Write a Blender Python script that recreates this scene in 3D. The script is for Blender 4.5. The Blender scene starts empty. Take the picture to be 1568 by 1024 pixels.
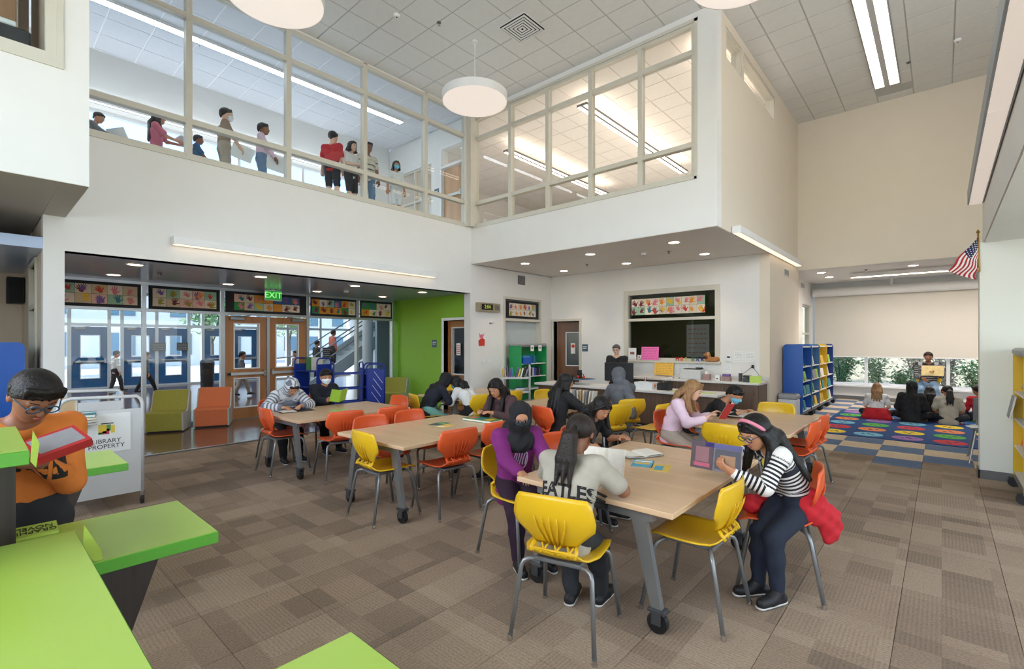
import bpy, math, random
import numpy as np
from mathutils import Vector, Matrix, Euler
random.seed(7)
C = bpy.context.scene.collection
SC = bpy.context.scene
PI = math.pi

def lin(c):
    return tuple(((v / 255) / 12.92 if v / 255 <= .04045 else ((v / 255 + .055) / 1.055) ** 2.4) for v in c)

# ------------------------------------------------------------------ camera, sky, lights, exposure
cam_d = bpy.data.cameras.new('camera'); cam = bpy.data.objects.new('camera', cam_d); C.objects.link(cam)
cam.location = (0, 0, 1.58); cam.rotation_euler = (PI / 2, 0, math.asin(.6645))
cam_d.sensor_width = 36; cam_d.lens = 740 / 1568 * 36; cam_d.shift_y = 12 / 1568; cam_d.clip_end = 400; cam_d.clip_start = .05
SC.camera = cam
SC.view_settings.view_transform = 'Standard'; SC.view_settings.look = 'None'
SC.view_settings.gamma = 1; SC.view_settings.use_curve_mapping = False
SC.view_settings.exposure = -0.38
SC.cycles.max_bounces = 8; SC.cycles.diffuse_bounces = 4; SC.cycles.transparent_max_bounces = 16
SC.cycles.sample_clamp_indirect = 6

W = bpy.data.worlds.new('world'); SC.world = W; W.use_nodes = True
nt = W.node_tree; bg = nt.nodes['Background']
sky = nt.nodes.new('ShaderNodeTexSky'); sky.sky_type = 'NISHITA'; sky.sun_disc = False
sky.sun_elevation = math.radians(48); sky.sun_rotation = math.radians(200); sky.air_density = 1.0; sky.dust_density = 2.0; sky.ozone_density = 2
nt.links.new(sky.outputs[0], bg.inputs[0]); bg.inputs[1].default_value = .95

def area(name, loc, rot, sx, sy, power, col=(1, 1, 1), spread=PI):
    l = bpy.data.lights.new(name, 'AREA'); l.shape = 'RECTANGLE'; l.size = sx; l.size_y = sy
    l.energy = power; l.color = col; l.spread = spread
    o = bpy.data.objects.new(name, l); C.objects.link(o); o.location = loc; o.rotation_euler = rot
    return o
sun = bpy.data.lights.new('sun', 'SUN'); sun.energy = 4.0; sun.angle = math.radians(1); sun.color = (1, .95, .88)
so = bpy.data.objects.new('sun', sun); C.objects.link(so); so.rotation_euler = (math.radians(38), math.radians(-14), 0)
# daylight of large unseen windows behind the camera, then lights added elsewhere
area('window_daylight_rear', (-1.6, -3.7, 3.4), (math.radians(90), 0, 0), 7, 4.5, 235, (.93, .97, 1))
area('added_daylight_right', (3.1, 3.5, 4.8), (math.radians(90), 0, math.radians(90)), 9, 2.6, 250, (1, .93, .83))  # warm area light added for assumed, unseen right-hand windows
area('lobby_added_fill', (-16.5, 3.5, 3.3), (0, 0, 0), 7, 10, 420, (.92, .97, 1))  # fill added to brighten the lobby, no ceiling lamp is visible there
area('office_low_added_fill', (-5.2, 11.9, 3.25), (0, 0, 0), 1.2, .6, 16, (1, .92, .8))  # weak light added inside the lower office, no fixture stands for it
area('office_upstairs_added_fill', (-5.6, 11.3, 5.0), (PI, 0, 0), 5, 7, 120, (1, .87, .76))  # general warm fill added, aimed up, apart from the hanging lamps
area('nook_ceiling_glow', (.4, 14.3, 3.05), (0, 0, 0), 4.0, .3, 125, (1, .95, .90))
area('added_fill_alcove', (3.1, 3.0, 1.6), (math.radians(90), 0, math.radians(90)), 6, 1.8, 120, (.93, .98, 1))  # fill light added low on the right, where no window is seen
# ------------------------------------------------------------------ helpers
MATS = {}
def mat(name, col, rough=.5, metal=0., noise=None, bump=None, spec=.5, emit=None, coat=0., sheen=0., wave=None):
    """procedural material: base colour with optional noise tone (scale, amount), bump (scale, strength)"""
    if name in MATS: return MATS[name]
    m = bpy.data.materials.new(name); m.use_nodes = True
    n = m.node_tree.nodes; L = m.node_tree.links; p = n['Principled BSDF']
    c = lin(col)
    p.inputs['Base Color'].default_value = (*c, 1); p.inputs['Roughness'].default_value = rough
    p.inputs['Metallic'].default_value = metal; p.inputs['Specular IOR Level'].default_value = spec
    p.inputs['Coat Weight'].default_value = coat; p.inputs['Sheen Weight'].default_value = sheen
    if noise or bump or wave:
        tc = n.new('ShaderNodeTexCoord')
    if noise:
        t = n.new('ShaderNodeTexNoise'); t.inputs['Scale'].default_value = noise[0]; t.inputs['Detail'].default_value = 4
        L.new(tc.outputs['Object'], t.inputs['Vector'])
        mr = n.new('ShaderNodeMapRange'); mr.inputs[1].default_value = .3; mr.inputs[2].default_value = .7
        mr.inputs[3].default_value = 1 - noise[1]; mr.inputs[4].default_value = 1 + noise[1]
        L.new(t.outputs[0], mr.inputs[0])
        mx = n.new('ShaderNodeMix'); mx.data_type = 'RGBA'; mx.blend_type = 'MULTIPLY'; mx.inputs[0].default_value = 1
        mx.inputs[6].default_value = (*c, 1)
        L.new(mr.outputs[0], mx.inputs[7]); L.new(mx.outputs[2], p.inputs['Base Color'])
    if wave:   # wood grain: (scale vector, second colour, distortion)
        mp = n.new('ShaderNodeMapping'); mp.inputs['Scale'].default_value = wave[0]; L.new(tc.outputs['Object'], mp.inputs[0])
        t = n.new('ShaderNodeTexNoise'); t.inputs['Scale'].default_value = 1; t.inputs['Detail'].default_value = 5; t.inputs['Distortion'].default_value = wave[2]
        L.new(mp.outputs[0], t.inputs['Vector'])
        r = n.new('ShaderNodeValToRGB'); r.color_ramp.elements[0].position = .32; r.color_ramp.elements[1].position = .68
        r.color_ramp.elements[0].color = (*c, 1); r.color_ramp.elements[1].color = (*lin(wave[1]), 1)
        L.new(t.outputs[0], r.inputs[0]); L.new(r.outputs[0], p.inputs['Base Color'])
    if bump:
        t = n.new('ShaderNodeTexNoise'); t.inputs['Scale'].default_value = bump[0]; t.inputs['Detail'].default_value = 3
        L.new(tc.outputs['Object'], t.inputs['Vector'])
        b = n.new('ShaderNodeBump'); b.inputs['Strength'].default_value = bump[1]; b.inputs['Distance'].default_value = .01
        L.new(t.outputs[0], b.inputs['Height']); L.new(b.outputs[0], p.inputs['Normal'])
    if emit:
        p.inputs['Emission Color'].default_value = (*lin(emit[0]), 1); p.inputs['Emission Strength'].default_value = emit[1]
    MATS[name] = m
    return m

def glass_mat(name, tint=(1, 1, 1), base=.03, ior=1.45):
    m = bpy.data.materials.new(name); m.use_nodes = True; n = m.node_tree.nodes; L = m.node_tree.links
    n.remove(n['Principled BSDF']); out = n['Material Output']
    tr = n.new('ShaderNodeBsdfTransparent'); tr.inputs[0].default_value = (*tint, 1)
    gl = n.new('ShaderNodeBsdfGlossy'); gl.inputs['Roughness'].default_value = .01; gl.inputs[0].default_value = (1, 1, 1, 1)
    fr = n.new('ShaderNodeFresnel'); fr.inputs[0].default_value = ior
    ge = n.new('ShaderNodeNewGeometry'); sb = n.new('ShaderNodeMath'); sb.operation = 'SUBTRACT'; sb.inputs[0].default_value = 1; L.new(ge.outputs['Backfacing'], sb.inputs[1])
    mu = n.new('ShaderNodeMath'); mu.operation = 'MULTIPLY'; L.new(fr.outputs[0], mu.inputs[0]); L.new(sb.outputs[0], mu.inputs[1])
    mx = n.new('ShaderNodeMixShader'); L.new(mu.outputs[0], mx.inputs[0]); L.new(tr.outputs[0], mx.inputs[1]); L.new(gl.outputs[0], mx.inputs[2])
    L.new(mx.outputs[0], out.inputs[0]); MATS[name] = m
    return m

class MB:
    """collects shapes, links them as ONE mesh object"""
    def __init__(s): s.v = []; s.f = []
    def add(s, vs, fs):
        o = len(s.v); s.v += [tuple(v) for v in vs]; s.f += [tuple(i + o for i in f) for f in fs]; return s
    def box(s, x0, x1, y0, y1, z0, z1, b=0., M=None):
        x0, x1 = min(x0, x1), max(x0, x1); y0, y1 = min(y0, y1), max(y0, y1); z0, z1 = min(z0, z1), max(z0, z1)
        if b <= 0:
            vs = [(x, y, z) for x in (x0, x1) for y in (y0, y1) for z in (z0, z1)]
            fs = [(0, 1, 3, 2), (4, 6, 7, 5), (0, 4, 5, 1), (2, 3, 7, 6), (0, 2, 6, 4), (1, 5, 7, 3)]
        else:
            vs = []; idx = {}
            lo = (x0, y0, z0); hi = (x1, y1, z1)
            for i in (0, 1):
                for j in (0, 1):
                    for k in (0, 1):
                        c = [hi[a] if q else lo[a] for a, q in enumerate((i, j, k))]
                        sg = [-1 if q else 1 for q in (i, j, k)]
                        for ax in range(3):     # vertex lying on the face normal to axis ax
                            p = [c[a] + (0 if a == ax else sg[a] * b) for a in range(3)]
                            idx[i, j, k, ax] = len(vs); vs.append(p)
            fs = []
            for ax in range(3):
                a, c2 = [q for q in range(3) if q != ax]
                for s_ in (0, 1):
                    ring = []
                    for (p, q) in ((0, 0), (1, 0), (1, 1), (0, 1)):
                        t = [0, 0, 0]; t[ax] = s_; t[a] = p; t[c2] = q; ring.append(idx[(*t, ax)])
                    fs.append(ring if (s_ == 1) == (ax != 1) else ring[::-1])
            for ax in range(3):
                a, c2 = [q for q in range(3) if q != ax]
                for p in (0, 1):
                    for q in (0, 1):
                        t0 = [0, 0, 0]; t0[a] = p; t0[c2] = q; t1 = list(t0); t1[ax] = 1
                        fs.append([idx[(*t0, a)], idx[(*t1, a)], idx[(*t1, c2)], idx[(*t0, c2)]])
            for i in (0, 1):
                for j in (0, 1):
                    for k in (0, 1): fs.append([idx[i, j, k, 0], idx[i, j, k, 1], idx[i, j, k, 2]])
        if M is not None: vs = [M @ Vector(v) for v in vs]
        return s.add(vs, fs)
    def tube(s, pts, r, n=8, closed=False, cap=True):
        pts = [Vector(p) for p in pts]; rs = r if isinstance(r, (list, tuple)) else [r] * len(pts)
        N = len(pts); rings = []; prev = None
        for i, p in enumerate(pts):
            a = pts[(i - 1) % N] if (i > 0 or closed) else p; b = pts[(i + 1) % N] if (i < N - 1 or closed) else p
            t = (b - a).normalized()
            if prev is None:
                u = t.cross(Vector((0, 0, 1)));
                if u.length < 1e-3: u = t.cross(Vector((1, 0, 0)))
            else: u = prev - t * prev.dot(t)
            u.normalize(); prev = u; w = t.cross(u)
            rings.append([p + (u * math.cos(2 * PI * k / n) + w * math.sin(2 * PI * k / n)) * rs[i] for k in range(n)])
        vs = [v for rg in rings for v in rg]; fs = []
        for i in range(N if closed else N - 1):
            j = (i + 1) % N
            for k in range(n): fs.append((i * n + k, i * n + (k + 1) % n, j * n + (k + 1) % n, j * n + k))
        if cap and not closed: fs += [tuple(range(n))[::-1], tuple((N - 1) * n + k for k in range(n))]
        return s.add(vs, fs)
    def lathe(s, prof, n=24, M=None, c=(0, 0, 0), ring=False):
        vs = []; fs = []
        for r, z in prof: vs += [(c[0] + r * math.cos(2 * PI * k / n), c[1] + r * math.sin(2 * PI * k / n), c[2] + z) for k in range(n)]
        for i in range(len(prof) - 1):
            for k in range(n): fs.append((i * n + k, i * n + (k + 1) % n, (i + 1) * n + (k + 1) % n, (i + 1) * n + k))
        if ring: fs += [((len(prof) - 1) * n + k, (len(prof) - 1) * n + (k + 1) % n, (k + 1) % n, k) for k in range(n)]
        else: fs += [tuple(range(n))[::-1], tuple((len(prof) - 1) * n + k for k in range(n))]
        if M is not None: vs = [M @ Vector(v) for v in vs]
        return s.add(vs, fs)
    def prism(s, poly, h0, h1, M=None, axis='Z'):
        """extrude a 2-D polygon (counter-clockwise) along an axis"""
        def P(a, b, h): return (a, b, h) if axis == 'Z' else ((a, h, b) if axis == 'Y' else (h, a, b))
        n = len(poly); vs = [P(a, b, h0) for a, b in poly] + [P(a, b, h1) for a, b in poly]
        fs = [tuple(range(n))[::-1], tuple(range(n, 2 * n))] + [(i, (i + 1) % n, n + (i + 1) % n, n + i) for i in range(n)]
        if axis == 'Y': fs = [f[::-1] for f in fs]
        if M is not None: vs = [M @ Vector(v) for v in vs]
        return s.add(vs, fs)
    def grid(s, fn, nu, nv, thick=0.):
        """surface fn(i/nu, j/nv) -> point ; thick closes it to a shell"""
        P = [[Vector(fn(i / nu, j / nv)) for j in range(nv + 1)] for i in range(nu + 1)]
        def nrm(i, j):
            a = P[min(i + 1, nu)][j] - P[max(i - 1, 0)][j]; b = P[i][min(j + 1, nv)] - P[i][max(j - 1, 0)]
            q = a.cross(b); return q.normalized() if q.length > 1e-9 else Vector((0, 0, 1))
        W_ = nv + 1; vs = [p for r in P for p in r]
        fs = [(i * W_ + j, (i + 1) * W_ + j, (i + 1) * W_ + j + 1, i * W_ + j + 1) for i in range(nu) for j in range(nv)]
        if thick:
            o = len(vs); vs += [P[i][j] - nrm(i, j) * thick for i in range(nu + 1) for j in range(nv + 1)]
            fs += [tuple(q + o for q in f[::-1]) for f in fs]
            bd = [(i, 0) for i in range(nu)] + [(nu, j) for j in range(nv)] + [(i, nv) for i in range(nu, 0, -1)] + [(0, j) for j in range(nv, 0, -1)]
            ids = [i * W_ + j for i, j in bd]
            for a, b in zip(ids, ids[1:] + ids[:1]): fs.append((b, a, a + o, b + o))
        return s.add(vs, fs)
    def mesh(s, name, m, smooth=False):
        me = bpy.data.meshes.new(name); me.from_pydata(s.v, [], s.f); me.update()
        if m: me.materials.append(m)
        if smooth:
            me.polygons.foreach_set('use_smooth', [True] * len(me.polygons))
            if smooth is not True: me.set_sharp_from_angle(angle=smooth)
        return me
    def build(s, name, m, parent=None, smooth=False, loc=None):
        return obj(name, s.mesh(name, m, smooth), parent, loc)
SM = math.radians(40)
def obj(name, me, parent=None, loc=None, rot=None):
    o = bpy.data.objects.new(name, me); C.objects.link(o)
    if parent: o.parent = parent
    if loc: o.location = loc
    if rot: o.rotation_euler = rot
    return o
def tag(o, label=None, cat=None, group=None, kind=None):
    if label: o['label'] = label
    if cat: o['category'] = cat
    if group: o['group'] = group
    if kind: o['kind'] = kind
    return o
def thing(name, label, cat, loc=(0, 0, 0), rz=0., group=None):
    o = bpy.data.objects.new(name, None); C.objects.link(o); o.empty_display_size = .1
    o.location = loc; o.rotation_euler = (0, 0, rz)
    return tag(o, label, cat, group)
def struct(name, mb=None, m=None, smooth=False):
    o = mb.build(name, m, smooth=smooth) if mb else thing(name, None, None)
    o['kind'] = 'structure'; return o
def dup(root, loc, rz, label, group=None):
    def cp(o, par):
        c = o.copy(); C.objects.link(c)
        if par: c.parent = par
        for ch in o.children: cp(ch, c)
        return c
    r = cp(root, None); r.location = loc; r.rotation_euler = (0, 0, rz); r['label'] = label
    if group: r['group'] = group
    return r
def face(dx, dy):          # rotation about Z so that local +Y points along (dx, dy)
    return math.atan2(-dx, dy)
def Rz(a): return Matrix.Rotation(a, 4, 'Z')
def T(*a): return Matrix.Translation(a)
def text_mesh(s, size, extrude=.001, align='CENTER', spacing=1., bold=0.):
    cu = bpy.data.curves.new('t', 'FONT'); cu.body = s; cu.size = size; cu.extrude = extrude; cu.align_x = align; cu.align_y = 'CENTER'
    cu.resolution_u = 3; cu.space_line = spacing; cu.offset = bold
    o = bpy.data.objects.new('t', cu); C.objects.link(o)
    dg = bpy.context.evaluated_depsgraph_get(); me = bpy.data.meshes.new_from_object(o.evaluated_get(dg))
    bpy.data.objects.remove(o); bpy.data.curves.remove(cu)
    return me
def text(name, s, size, m, M, parent=None, extrude=.001, spacing=1.):
    """lettering as a thin mesh; M takes the text plane (x right, y up) to the parent's space"""
    me = text_mesh(s, size, extrude, spacing=spacing); me.transform(M); me.name = name; me.materials.clear(); me.materials.append(m)
    return obj(name, me, parent)
def plane_M(p, right, up):
    r = Vector(right).normalized(); u = Vector(up).normalized(); n = r.cross(u)
    M = Matrix((( r.x, u.x, n.x, p[0]), (r.y, u.y, n.y, p[1]), (r.z, u.z, n.z, p[2]), (0, 0, 0, 1)))
    return M

# ------------------------------------------------------------------ materials
wall_m = mat('wall_paint', (229, 227, 222), .75, noise=(3, .012), bump=(140, .03))
warm_wall = mat('warm_wall_paint', (224, 213, 194), .75, noise=(3, .012), bump=(140, .03))
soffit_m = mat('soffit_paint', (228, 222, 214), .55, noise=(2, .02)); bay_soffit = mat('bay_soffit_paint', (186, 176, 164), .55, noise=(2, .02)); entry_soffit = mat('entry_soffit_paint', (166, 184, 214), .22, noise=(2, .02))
frame_m = mat('window_frame_cream', (206, 201, 186), .45, noise=(4, .02))
white_m = mat('white_metal', (232, 232, 230), .4, noise=(5, .015))
glass = glass_mat('clear_glass', (.93, .96, .97))
dark_glass = glass_mat('office_glass', (.72, .74, .74), ior=1.5)
green_m = mat('green_wall_paint', (136, 184, 52), .6, noise=(3, .02))
wood_m = mat('door_wood', (183, 128, 76), .4, wave=((3, 3, .35), (158, 104, 58), .6))
table_m = mat('maple_laminate', (224, 190, 152), .3, wave=((.8, 14, 14), (210, 174, 136), .4))
walnut_m = mat('walnut_laminate', (84, 64, 50), .4, wave=((22, 22, .8), (108, 84, 66), .3))
counter_m = mat('pale_counter', (214, 212, 207), .3, noise=(60, .03))
steel_m = mat('grey_powder_steel', (140, 142, 142), .38, metal=.6, noise=(8, .03))
chrome_m = mat('chrome', (210, 210, 210), .2, metal=1, noise=(4, .02))
black_m = mat('black_rubber', (24, 24, 25), .55, noise=(20, .1))
lime_m = mat('lime_laminate', (158, 190, 78), .3, noise=(4, .02))
limeedge_m = mat('lime_edge_band', (90, 166, 50), .35, noise=(4, .02))
darkwood_m = mat('dark_wood_panel', (66, 52, 45), .5, wave=((26, 26, 1.2), (44, 35, 31), .3))
grey_base = mat('grey_baseboard', (104, 104, 104), .6, noise=(6, .04))
tile_m = mat('ceiling_tile_face', (224, 224, 220), .85, noise=(9, .02), bump=(160, .12))
grid_m = mat('ceiling_grid', (188, 188, 184), .7, noise=(5, .02))
gridw_m = mat('ceiling_grid_white', (250, 250, 250), .6, noise=(5, .01))
tileu_m = mat('upper_tile_face', (226, 227, 230), .85, noise=(9, .02), bump=(160, .1))
lamp_m = mat('lamp_diffuser', (255, 250, 244), .5, emit=((255, 236, 224), .62))
lampw_m = mat('warm_strip_diffuser', (255, 246, 235), .5, emit=((255, 238, 218), 2.2))
dl_m = mat('downlight_lens', (255, 246, 235), .5, emit=((255, 226, 196), 26))
strip_m = mat('linear_lens', (255, 250, 245), .5, emit=((255, 248, 240), 2.6))
paper_m = mat('white_paper', (236, 236, 232), .7, noise=(12, .02))
steelblue = mat('blue_painted_door', (34, 92, 140), .4, noise=(4, .04))
navy_m = mat('black_board', (26, 26, 29), .7, noise=(10, .1))
# ------------------------------------------------------------------ the setting
def carpet_mat(name, cols, cell=4., fine=1.):
    m = bpy.data.materials.new(name); m.use_nodes = True; n = m.node_tree.nodes; L = m.node_tree.links; p = n['Principled BSDF']
    p.inputs['Roughness'].default_value = .95; p.inputs['Specular IOR Level'].default_value = .12
    g = n.new('ShaderNodeNewGeometry'); oi = n.new('ShaderNodeObjectInfo')
    mp = n.new('ShaderNodeVectorMath'); mp.operation = 'SCALE'; mp.inputs['Scale'].default_value = cell; L.new(g.outputs['Position'], mp.inputs[0])
    fl = n.new('ShaderNodeVectorMath'); fl.operation = 'FLOOR'; L.new(mp.outputs[0], fl.inputs[0])
    wn = n.new('ShaderNodeTexWhiteNoise'); wn.noise_dimensions = '2D'; L.new(fl.outputs[0], wn.inputs['Vector'])
    ns = n.new('ShaderNodeTexNoise'); ns.inputs['Scale'].default_value = 1.7; ns.inputs['Detail'].default_value = 3; L.new(g.outputs['Position'], ns.inputs['Vector'])
    fn = n.new('ShaderNodeTexNoise'); fn.inputs['Scale'].default_value = 85; fn.inputs['Detail'].default_value = 4; L.new(g.outputs['Position'], fn.inputs['Vector'])
    # tone = object random + quarter-tile random + slow noise
    a = n.new('ShaderNodeMath'); a.operation = 'MULTIPLY_ADD'; L.new(oi.outputs['Random'], a.inputs[0]); a.inputs[1].default_value = .32
    b = n.new('ShaderNodeMath'); b.operation = 'MULTIPLY'; L.new(wn.outputs['Value'], b.inputs[0]); b.inputs[1].default_value = .36
    L.new(b.outputs[0], a.inputs[2])
    c = n.new('ShaderNodeMath'); c.operation = 'MULTIPLY_ADD'; L.new(ns.outputs[0], c.inputs[0]); c.inputs[1].default_value = .24; L.new(a.outputs[0], c.inputs[2])
    # loops: fine lines that change direction from tile to tile
    wv = n.new('ShaderNodeTexWave'); wv.inputs['Scale'].default_value = 15 * fine; wv.inputs['Distortion'].default_value = 2.5; wv.inputs['Detail'].default_value = 2; wv.inputs['Detail Scale'].default_value = 4
    rt = n.new('ShaderNodeVectorRotate'); rt.rotation_type = 'Z_AXIS'; L.new(g.outputs['Position'], rt.inputs['Vector'])
    ms = n.new('ShaderNodeMath'); ms.operation = 'GREATER_THAN'; L.new(wn.outputs['Value'], ms.inputs[0]); ms.inputs[1].default_value = .5
    mm = n.new('ShaderNodeMath'); mm.operation = 'MULTIPLY'; L.new(ms.outputs[0], mm.inputs[0]); mm.inputs[1].default_value = PI / 2; L.new(mm.outputs[0], rt.inputs['Angle'])
    L.new(rt.outputs[0], wv.inputs['Vector'])
    r = n.new('ShaderNodeValToRGB'); els = r.color_ramp.elements
    els[0].position = .2; els[0].color = (*lin(cols[0]), 1); els[1].position = .85; els[1].color = (*lin(cols[-1]), 1)
    if len(cols) > 2: e = els.new(.52); e.color = (*lin(cols[1]), 1)
    L.new(c.outputs[0], r.inputs[0])
    ad = n.new('ShaderNodeMath'); ad.operation = 'MULTIPLY_ADD'; L.new(wv.outputs[1], ad.inputs[0]); ad.inputs[1].default_value = .17
    f2 = n.new('ShaderNodeMath'); f2.operation = 'MULTIPLY_ADD'; L.new(fn.outputs[0], f2.inputs[0]); f2.inputs[1].default_value = .9; f2.inputs[2].default_value = .46
    L.new(f2.outputs[0], ad.inputs[2])
    mx = n.new('ShaderNodeMix'); mx.data_type = 'RGBA'; mx.blend_type = 'MULTIPLY'; mx.inputs[0].default_value = 1
    L.new(r.outputs[0], mx.inputs[6]); L.new(ad.outputs[0], mx.inputs[7]); L.new(mx.outputs[2], p.inputs['Base Color'])
    bp = n.new('ShaderNodeBump'); bp.inputs['Strength'].default_value = .5; bp.inputs['Distance'].default_value = .006; L.new(ad.outputs[0], bp.inputs['Height']); L.new(bp.outputs[0], p.inputs['Normal'])
    return m
carpet_m = carpet_mat('carpet_loop_brown', [(128, 112, 97), (156, 137, 118), (172, 154, 134)])
blue_c = carpet_mat('carpet_loop_blue', [(92, 110, 138), (108, 126, 152)])
beige_c = carpet_mat('carpet_loop_beige', [(196, 176, 150), (210, 192, 166)])
concrete_m = mat('polished_concrete', (112, 84, 68), .12, noise=(1.2, .22), spec=.7)
slab_m = mat('floor_slab', (90, 82, 76), .9, noise=(3, .05))

floor = struct('floor', MB().box(-8.3, 4, -4, 17, -.25, -.012), slab_m)
struct('floor_lobby', MB().box(-21.8, -8.3, -4, 12.5, -.25, -.002), concrete_m)
struct('trim_1', MB().box(-8.32, -8.28, .5, 7.4, -.02, .004), mat('metal_strip', (150, 146, 140), .35, .6, noise=(9, .03)))
# carpet tiles, each one a piece
def near(x, y): d = -.6645 * x + .7473 * y; r = .7473 * x + .6645 * y; return d > .4 and abs(r) < 1.12 * d + .6 and 1.58 * 740 / d < 620 + 100
G = .003; TS = .5
tile_mesh = MB().box(-TS / 2 + G / 2, TS / 2 - G / 2, -TS / 2 + G / 2, TS / 2 - G / 2, -.012, 0).mesh('carpet_tile', carpet_m)
blue_mesh = tile_mesh.copy(); blue_mesh.materials[0] = blue_c; beige_mesh = tile_mesh.copy(); beige_mesh.materials[0] = beige_c
spots = []; rest = MB()
for i in range(-17, 8):
    for j in range(-7, 34):
        x = -.19 + TS * (i + .5); y = 7.89 + TS * (j - 16 + .5)
        if x < -8.3 or x > 3.9 or y > 16.3: continue
        if y > 12.8 and x < -2.8: continue
        nook = y > 7.9 and x > -3.2 and not (y < 8.36 and x > .2) and not (y < 8.3 and (x < -.7 or x > -.2))
        spots.append((-.6645 * x + .7473 * y, x, y, nook, i, j))
spots.sort(); nm = nb = 0
for d, x, y, nook, i, j in spots:
    if not near(x, y): continue
    if nook:
        blue = (i + j) % 2 == 1
        obj('blue_carpet_tile' if blue else 'beige_carpet_tile', blue_mesh if blue else beige_mesh, floor, (x, y, 0))
    elif nm < 300: obj('carpet_tile', tile_mesh, floor, (x, y, 0)); nm += 1
    else: rest.box(x - TS / 2 + G, x + TS / 2 - G, y - TS / 2 + G, y + TS / 2 - G, -.012, 0)
for d, x, y, nook, i, j in spots:
    if not near(x, y): rest.box(x - TS / 2 + G, x + TS / 2 - G, y - TS / 2 + G, y + TS / 2 - G, -.012, 0)
o = rest.build('carpet_field', carpet_m, floor); o['kind'] = 'stuff'

def rects(a0, a1, z0, z1, holes):
    """cells of a wall face left over after cutting holes (a, b, c, d) out of it"""
    A = sorted({a0, a1, *[h[0] for h in holes], *[h[1] for h in holes]}); A = [a for a in A if a0 <= a <= a1]
    out = []
    for l, r in zip(A, A[1:]):
        hs = sorted((h[2], h[3]) for h in holes if h[0] <= l and h[1] >= r); z = z0
        for b, t in hs:
            if b > z: out.append((l, r, z, b))
            z = max(z, t)
        if z < z1: out.append((l, r, z, z1))
    return out
def wall(name, ax, p0, p1, a0, a1, z0, z1, m, holes=()):
    b = MB()
    for l, r, c, t in rects(a0, a1, z0, z1, list(holes)):
        if ax == 'X': b.box(p0, p1, l, r, c, t)
        else: b.box(l, r, p0, p1, c, t)
    return struct(name, b, m)
CZ = 6.65; UF = 4.05
# entry side (x = -7.8)
wall('wall_left', 'X', -8.0, -7.8, .575, 7.41, 0, CZ, wall_m, [(.76, 7.385, 0, 2.67), (.76, 7.30, 4.14, 6.62)])
wall('wall_left_rear', 'X', -8.0, -7.8, 7.411, 10.5, 0, 3.312, wall_m, [(8.50, 9.86, 0, 2.63)])
wall('wall_left_near', 'X', -6.3, -6.1, -3.9, .768, 3.07, CZ, wall_m, [(-3, .56, 4.14, 6.5)])
wall('wall_left_return', 'Y', .57, .77, -7.99, -6.301, 3.07, CZ, wall_m)
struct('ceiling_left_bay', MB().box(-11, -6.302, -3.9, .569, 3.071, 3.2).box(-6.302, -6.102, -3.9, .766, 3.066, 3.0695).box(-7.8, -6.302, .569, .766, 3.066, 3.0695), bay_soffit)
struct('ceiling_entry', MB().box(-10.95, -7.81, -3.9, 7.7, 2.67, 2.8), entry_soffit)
struct('floor_upstairs', MB().box(-11.1, -8.0, -3.9, 7.6, 3.75, UF), wall_m)
struct('floor_office_upstairs', MB().box(-11.6, -2.6, 7.60, 16.25, 3.75, UF), wall_m)
struct('ceiling_office_soffit', MB().box(-7.79, -2.69, 7.605, 10.355, 3.322, 3.45).box(-7.79, -2.51, 7.42, 7.605, 3.314, 3.319).box(-2.685, -2.51, 7.605, 10.355, 3.314, 3.319), soffit_m)
# alcove under the left bay
bay_m = mat('bay_wall_beige', (214, 196, 172), .7, noise=(3, .02))
wall('wall_bay_side', 'Y', .578, .7, -11.2, -8.001, 0, 3.07, bay_m, [(-9.5, -8.62, 0, 2.02), (-9.5, -8.62, 2.1, 2.6)])
wall('wall_bay_end', 'X', -11.3, -11.2, -3.9, .7, 0, 3.07, bay_m)
# office box
wall('wall_office_front', 'Y', 7.412, 7.6, -7.8, -2.5, 3.32, CZ, wall_m, [(-7.75, -2.82, 4.12, 6.52)])
wall('wall_office_side', 'X', -2.68, -2.501, 7.601, 12.799, 3.32, CZ, warm_wall, [(7.80, 8.64, 6.0, 6.49), (8.70, 10.77, 6.0, 6.49)])
wall('wall_office_side_lower', 'X', -2.68, -2.5, 10.36, 12.9, 0, 3.32, warm_wall)
wall('wall_back', 'Y', 10.36, 10.5, -7.799, -2.68, 0, 3.32, wall_m, [(-7.72, -6.90, 0, 2.13), (-5.58, -3.49, 1.17, 2.73)])
wall('wall_cream', 'Y', 12.8, 12.95, -2.68, 3.3, 3.25, CZ, warm_wall)
wall('wall_nook_left', 'X', -2.95, -2.8, 12.9, 16.4, 0, 3.3, wall_m, [(14.9, 16.0, .95, 2.62)])
wall('wall_nook_back', 'Y', 16.3, 16.45, -2.95, 3.3, 0, 3.3, wall_m, [(-2.78, 3.0, .40, 3.02)])
struct('ceiling_nook', MB().box(-2.94, 3.3, 12.81, 16.45, 3.252, 3.4).box(-2.67, 3.19, 12.81, 12.94, 3.244, 3.249), wall_m)
mint = mat('pale_mint_paint', (229, 230, 219), .7, noise=(3, .012), bump=(140, .03))
wall('wall_pier', 'Y', 7.83, 8.1, .33, 3.3, 0, 2.74, mint)
struct('ceiling_right_bay', MB().box(.501, 3.3, -3.9, 8.1, 2.741, 2.86).box(.37, .499, -3.9, 7.94, 2.734, 2.739), mint)
wall('wall_right_upper', 'X', .36, .5, -3.9, 7.95, 2.74, 3.34, wall_m)
wall('wall_right', 'X', 3.2, 3.4, -4, 16.4, 0, CZ, wall_m, [(-1.0, 8.0, .6, 2.5), (-1, 8, 3.5, 6.1)])
wall('wall_rear', 'Y', -4.1, -3.9, -12, 3.4, 0, CZ, wall_m, [(-7.0, 2.0, 1.1, 5.7)])
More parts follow.
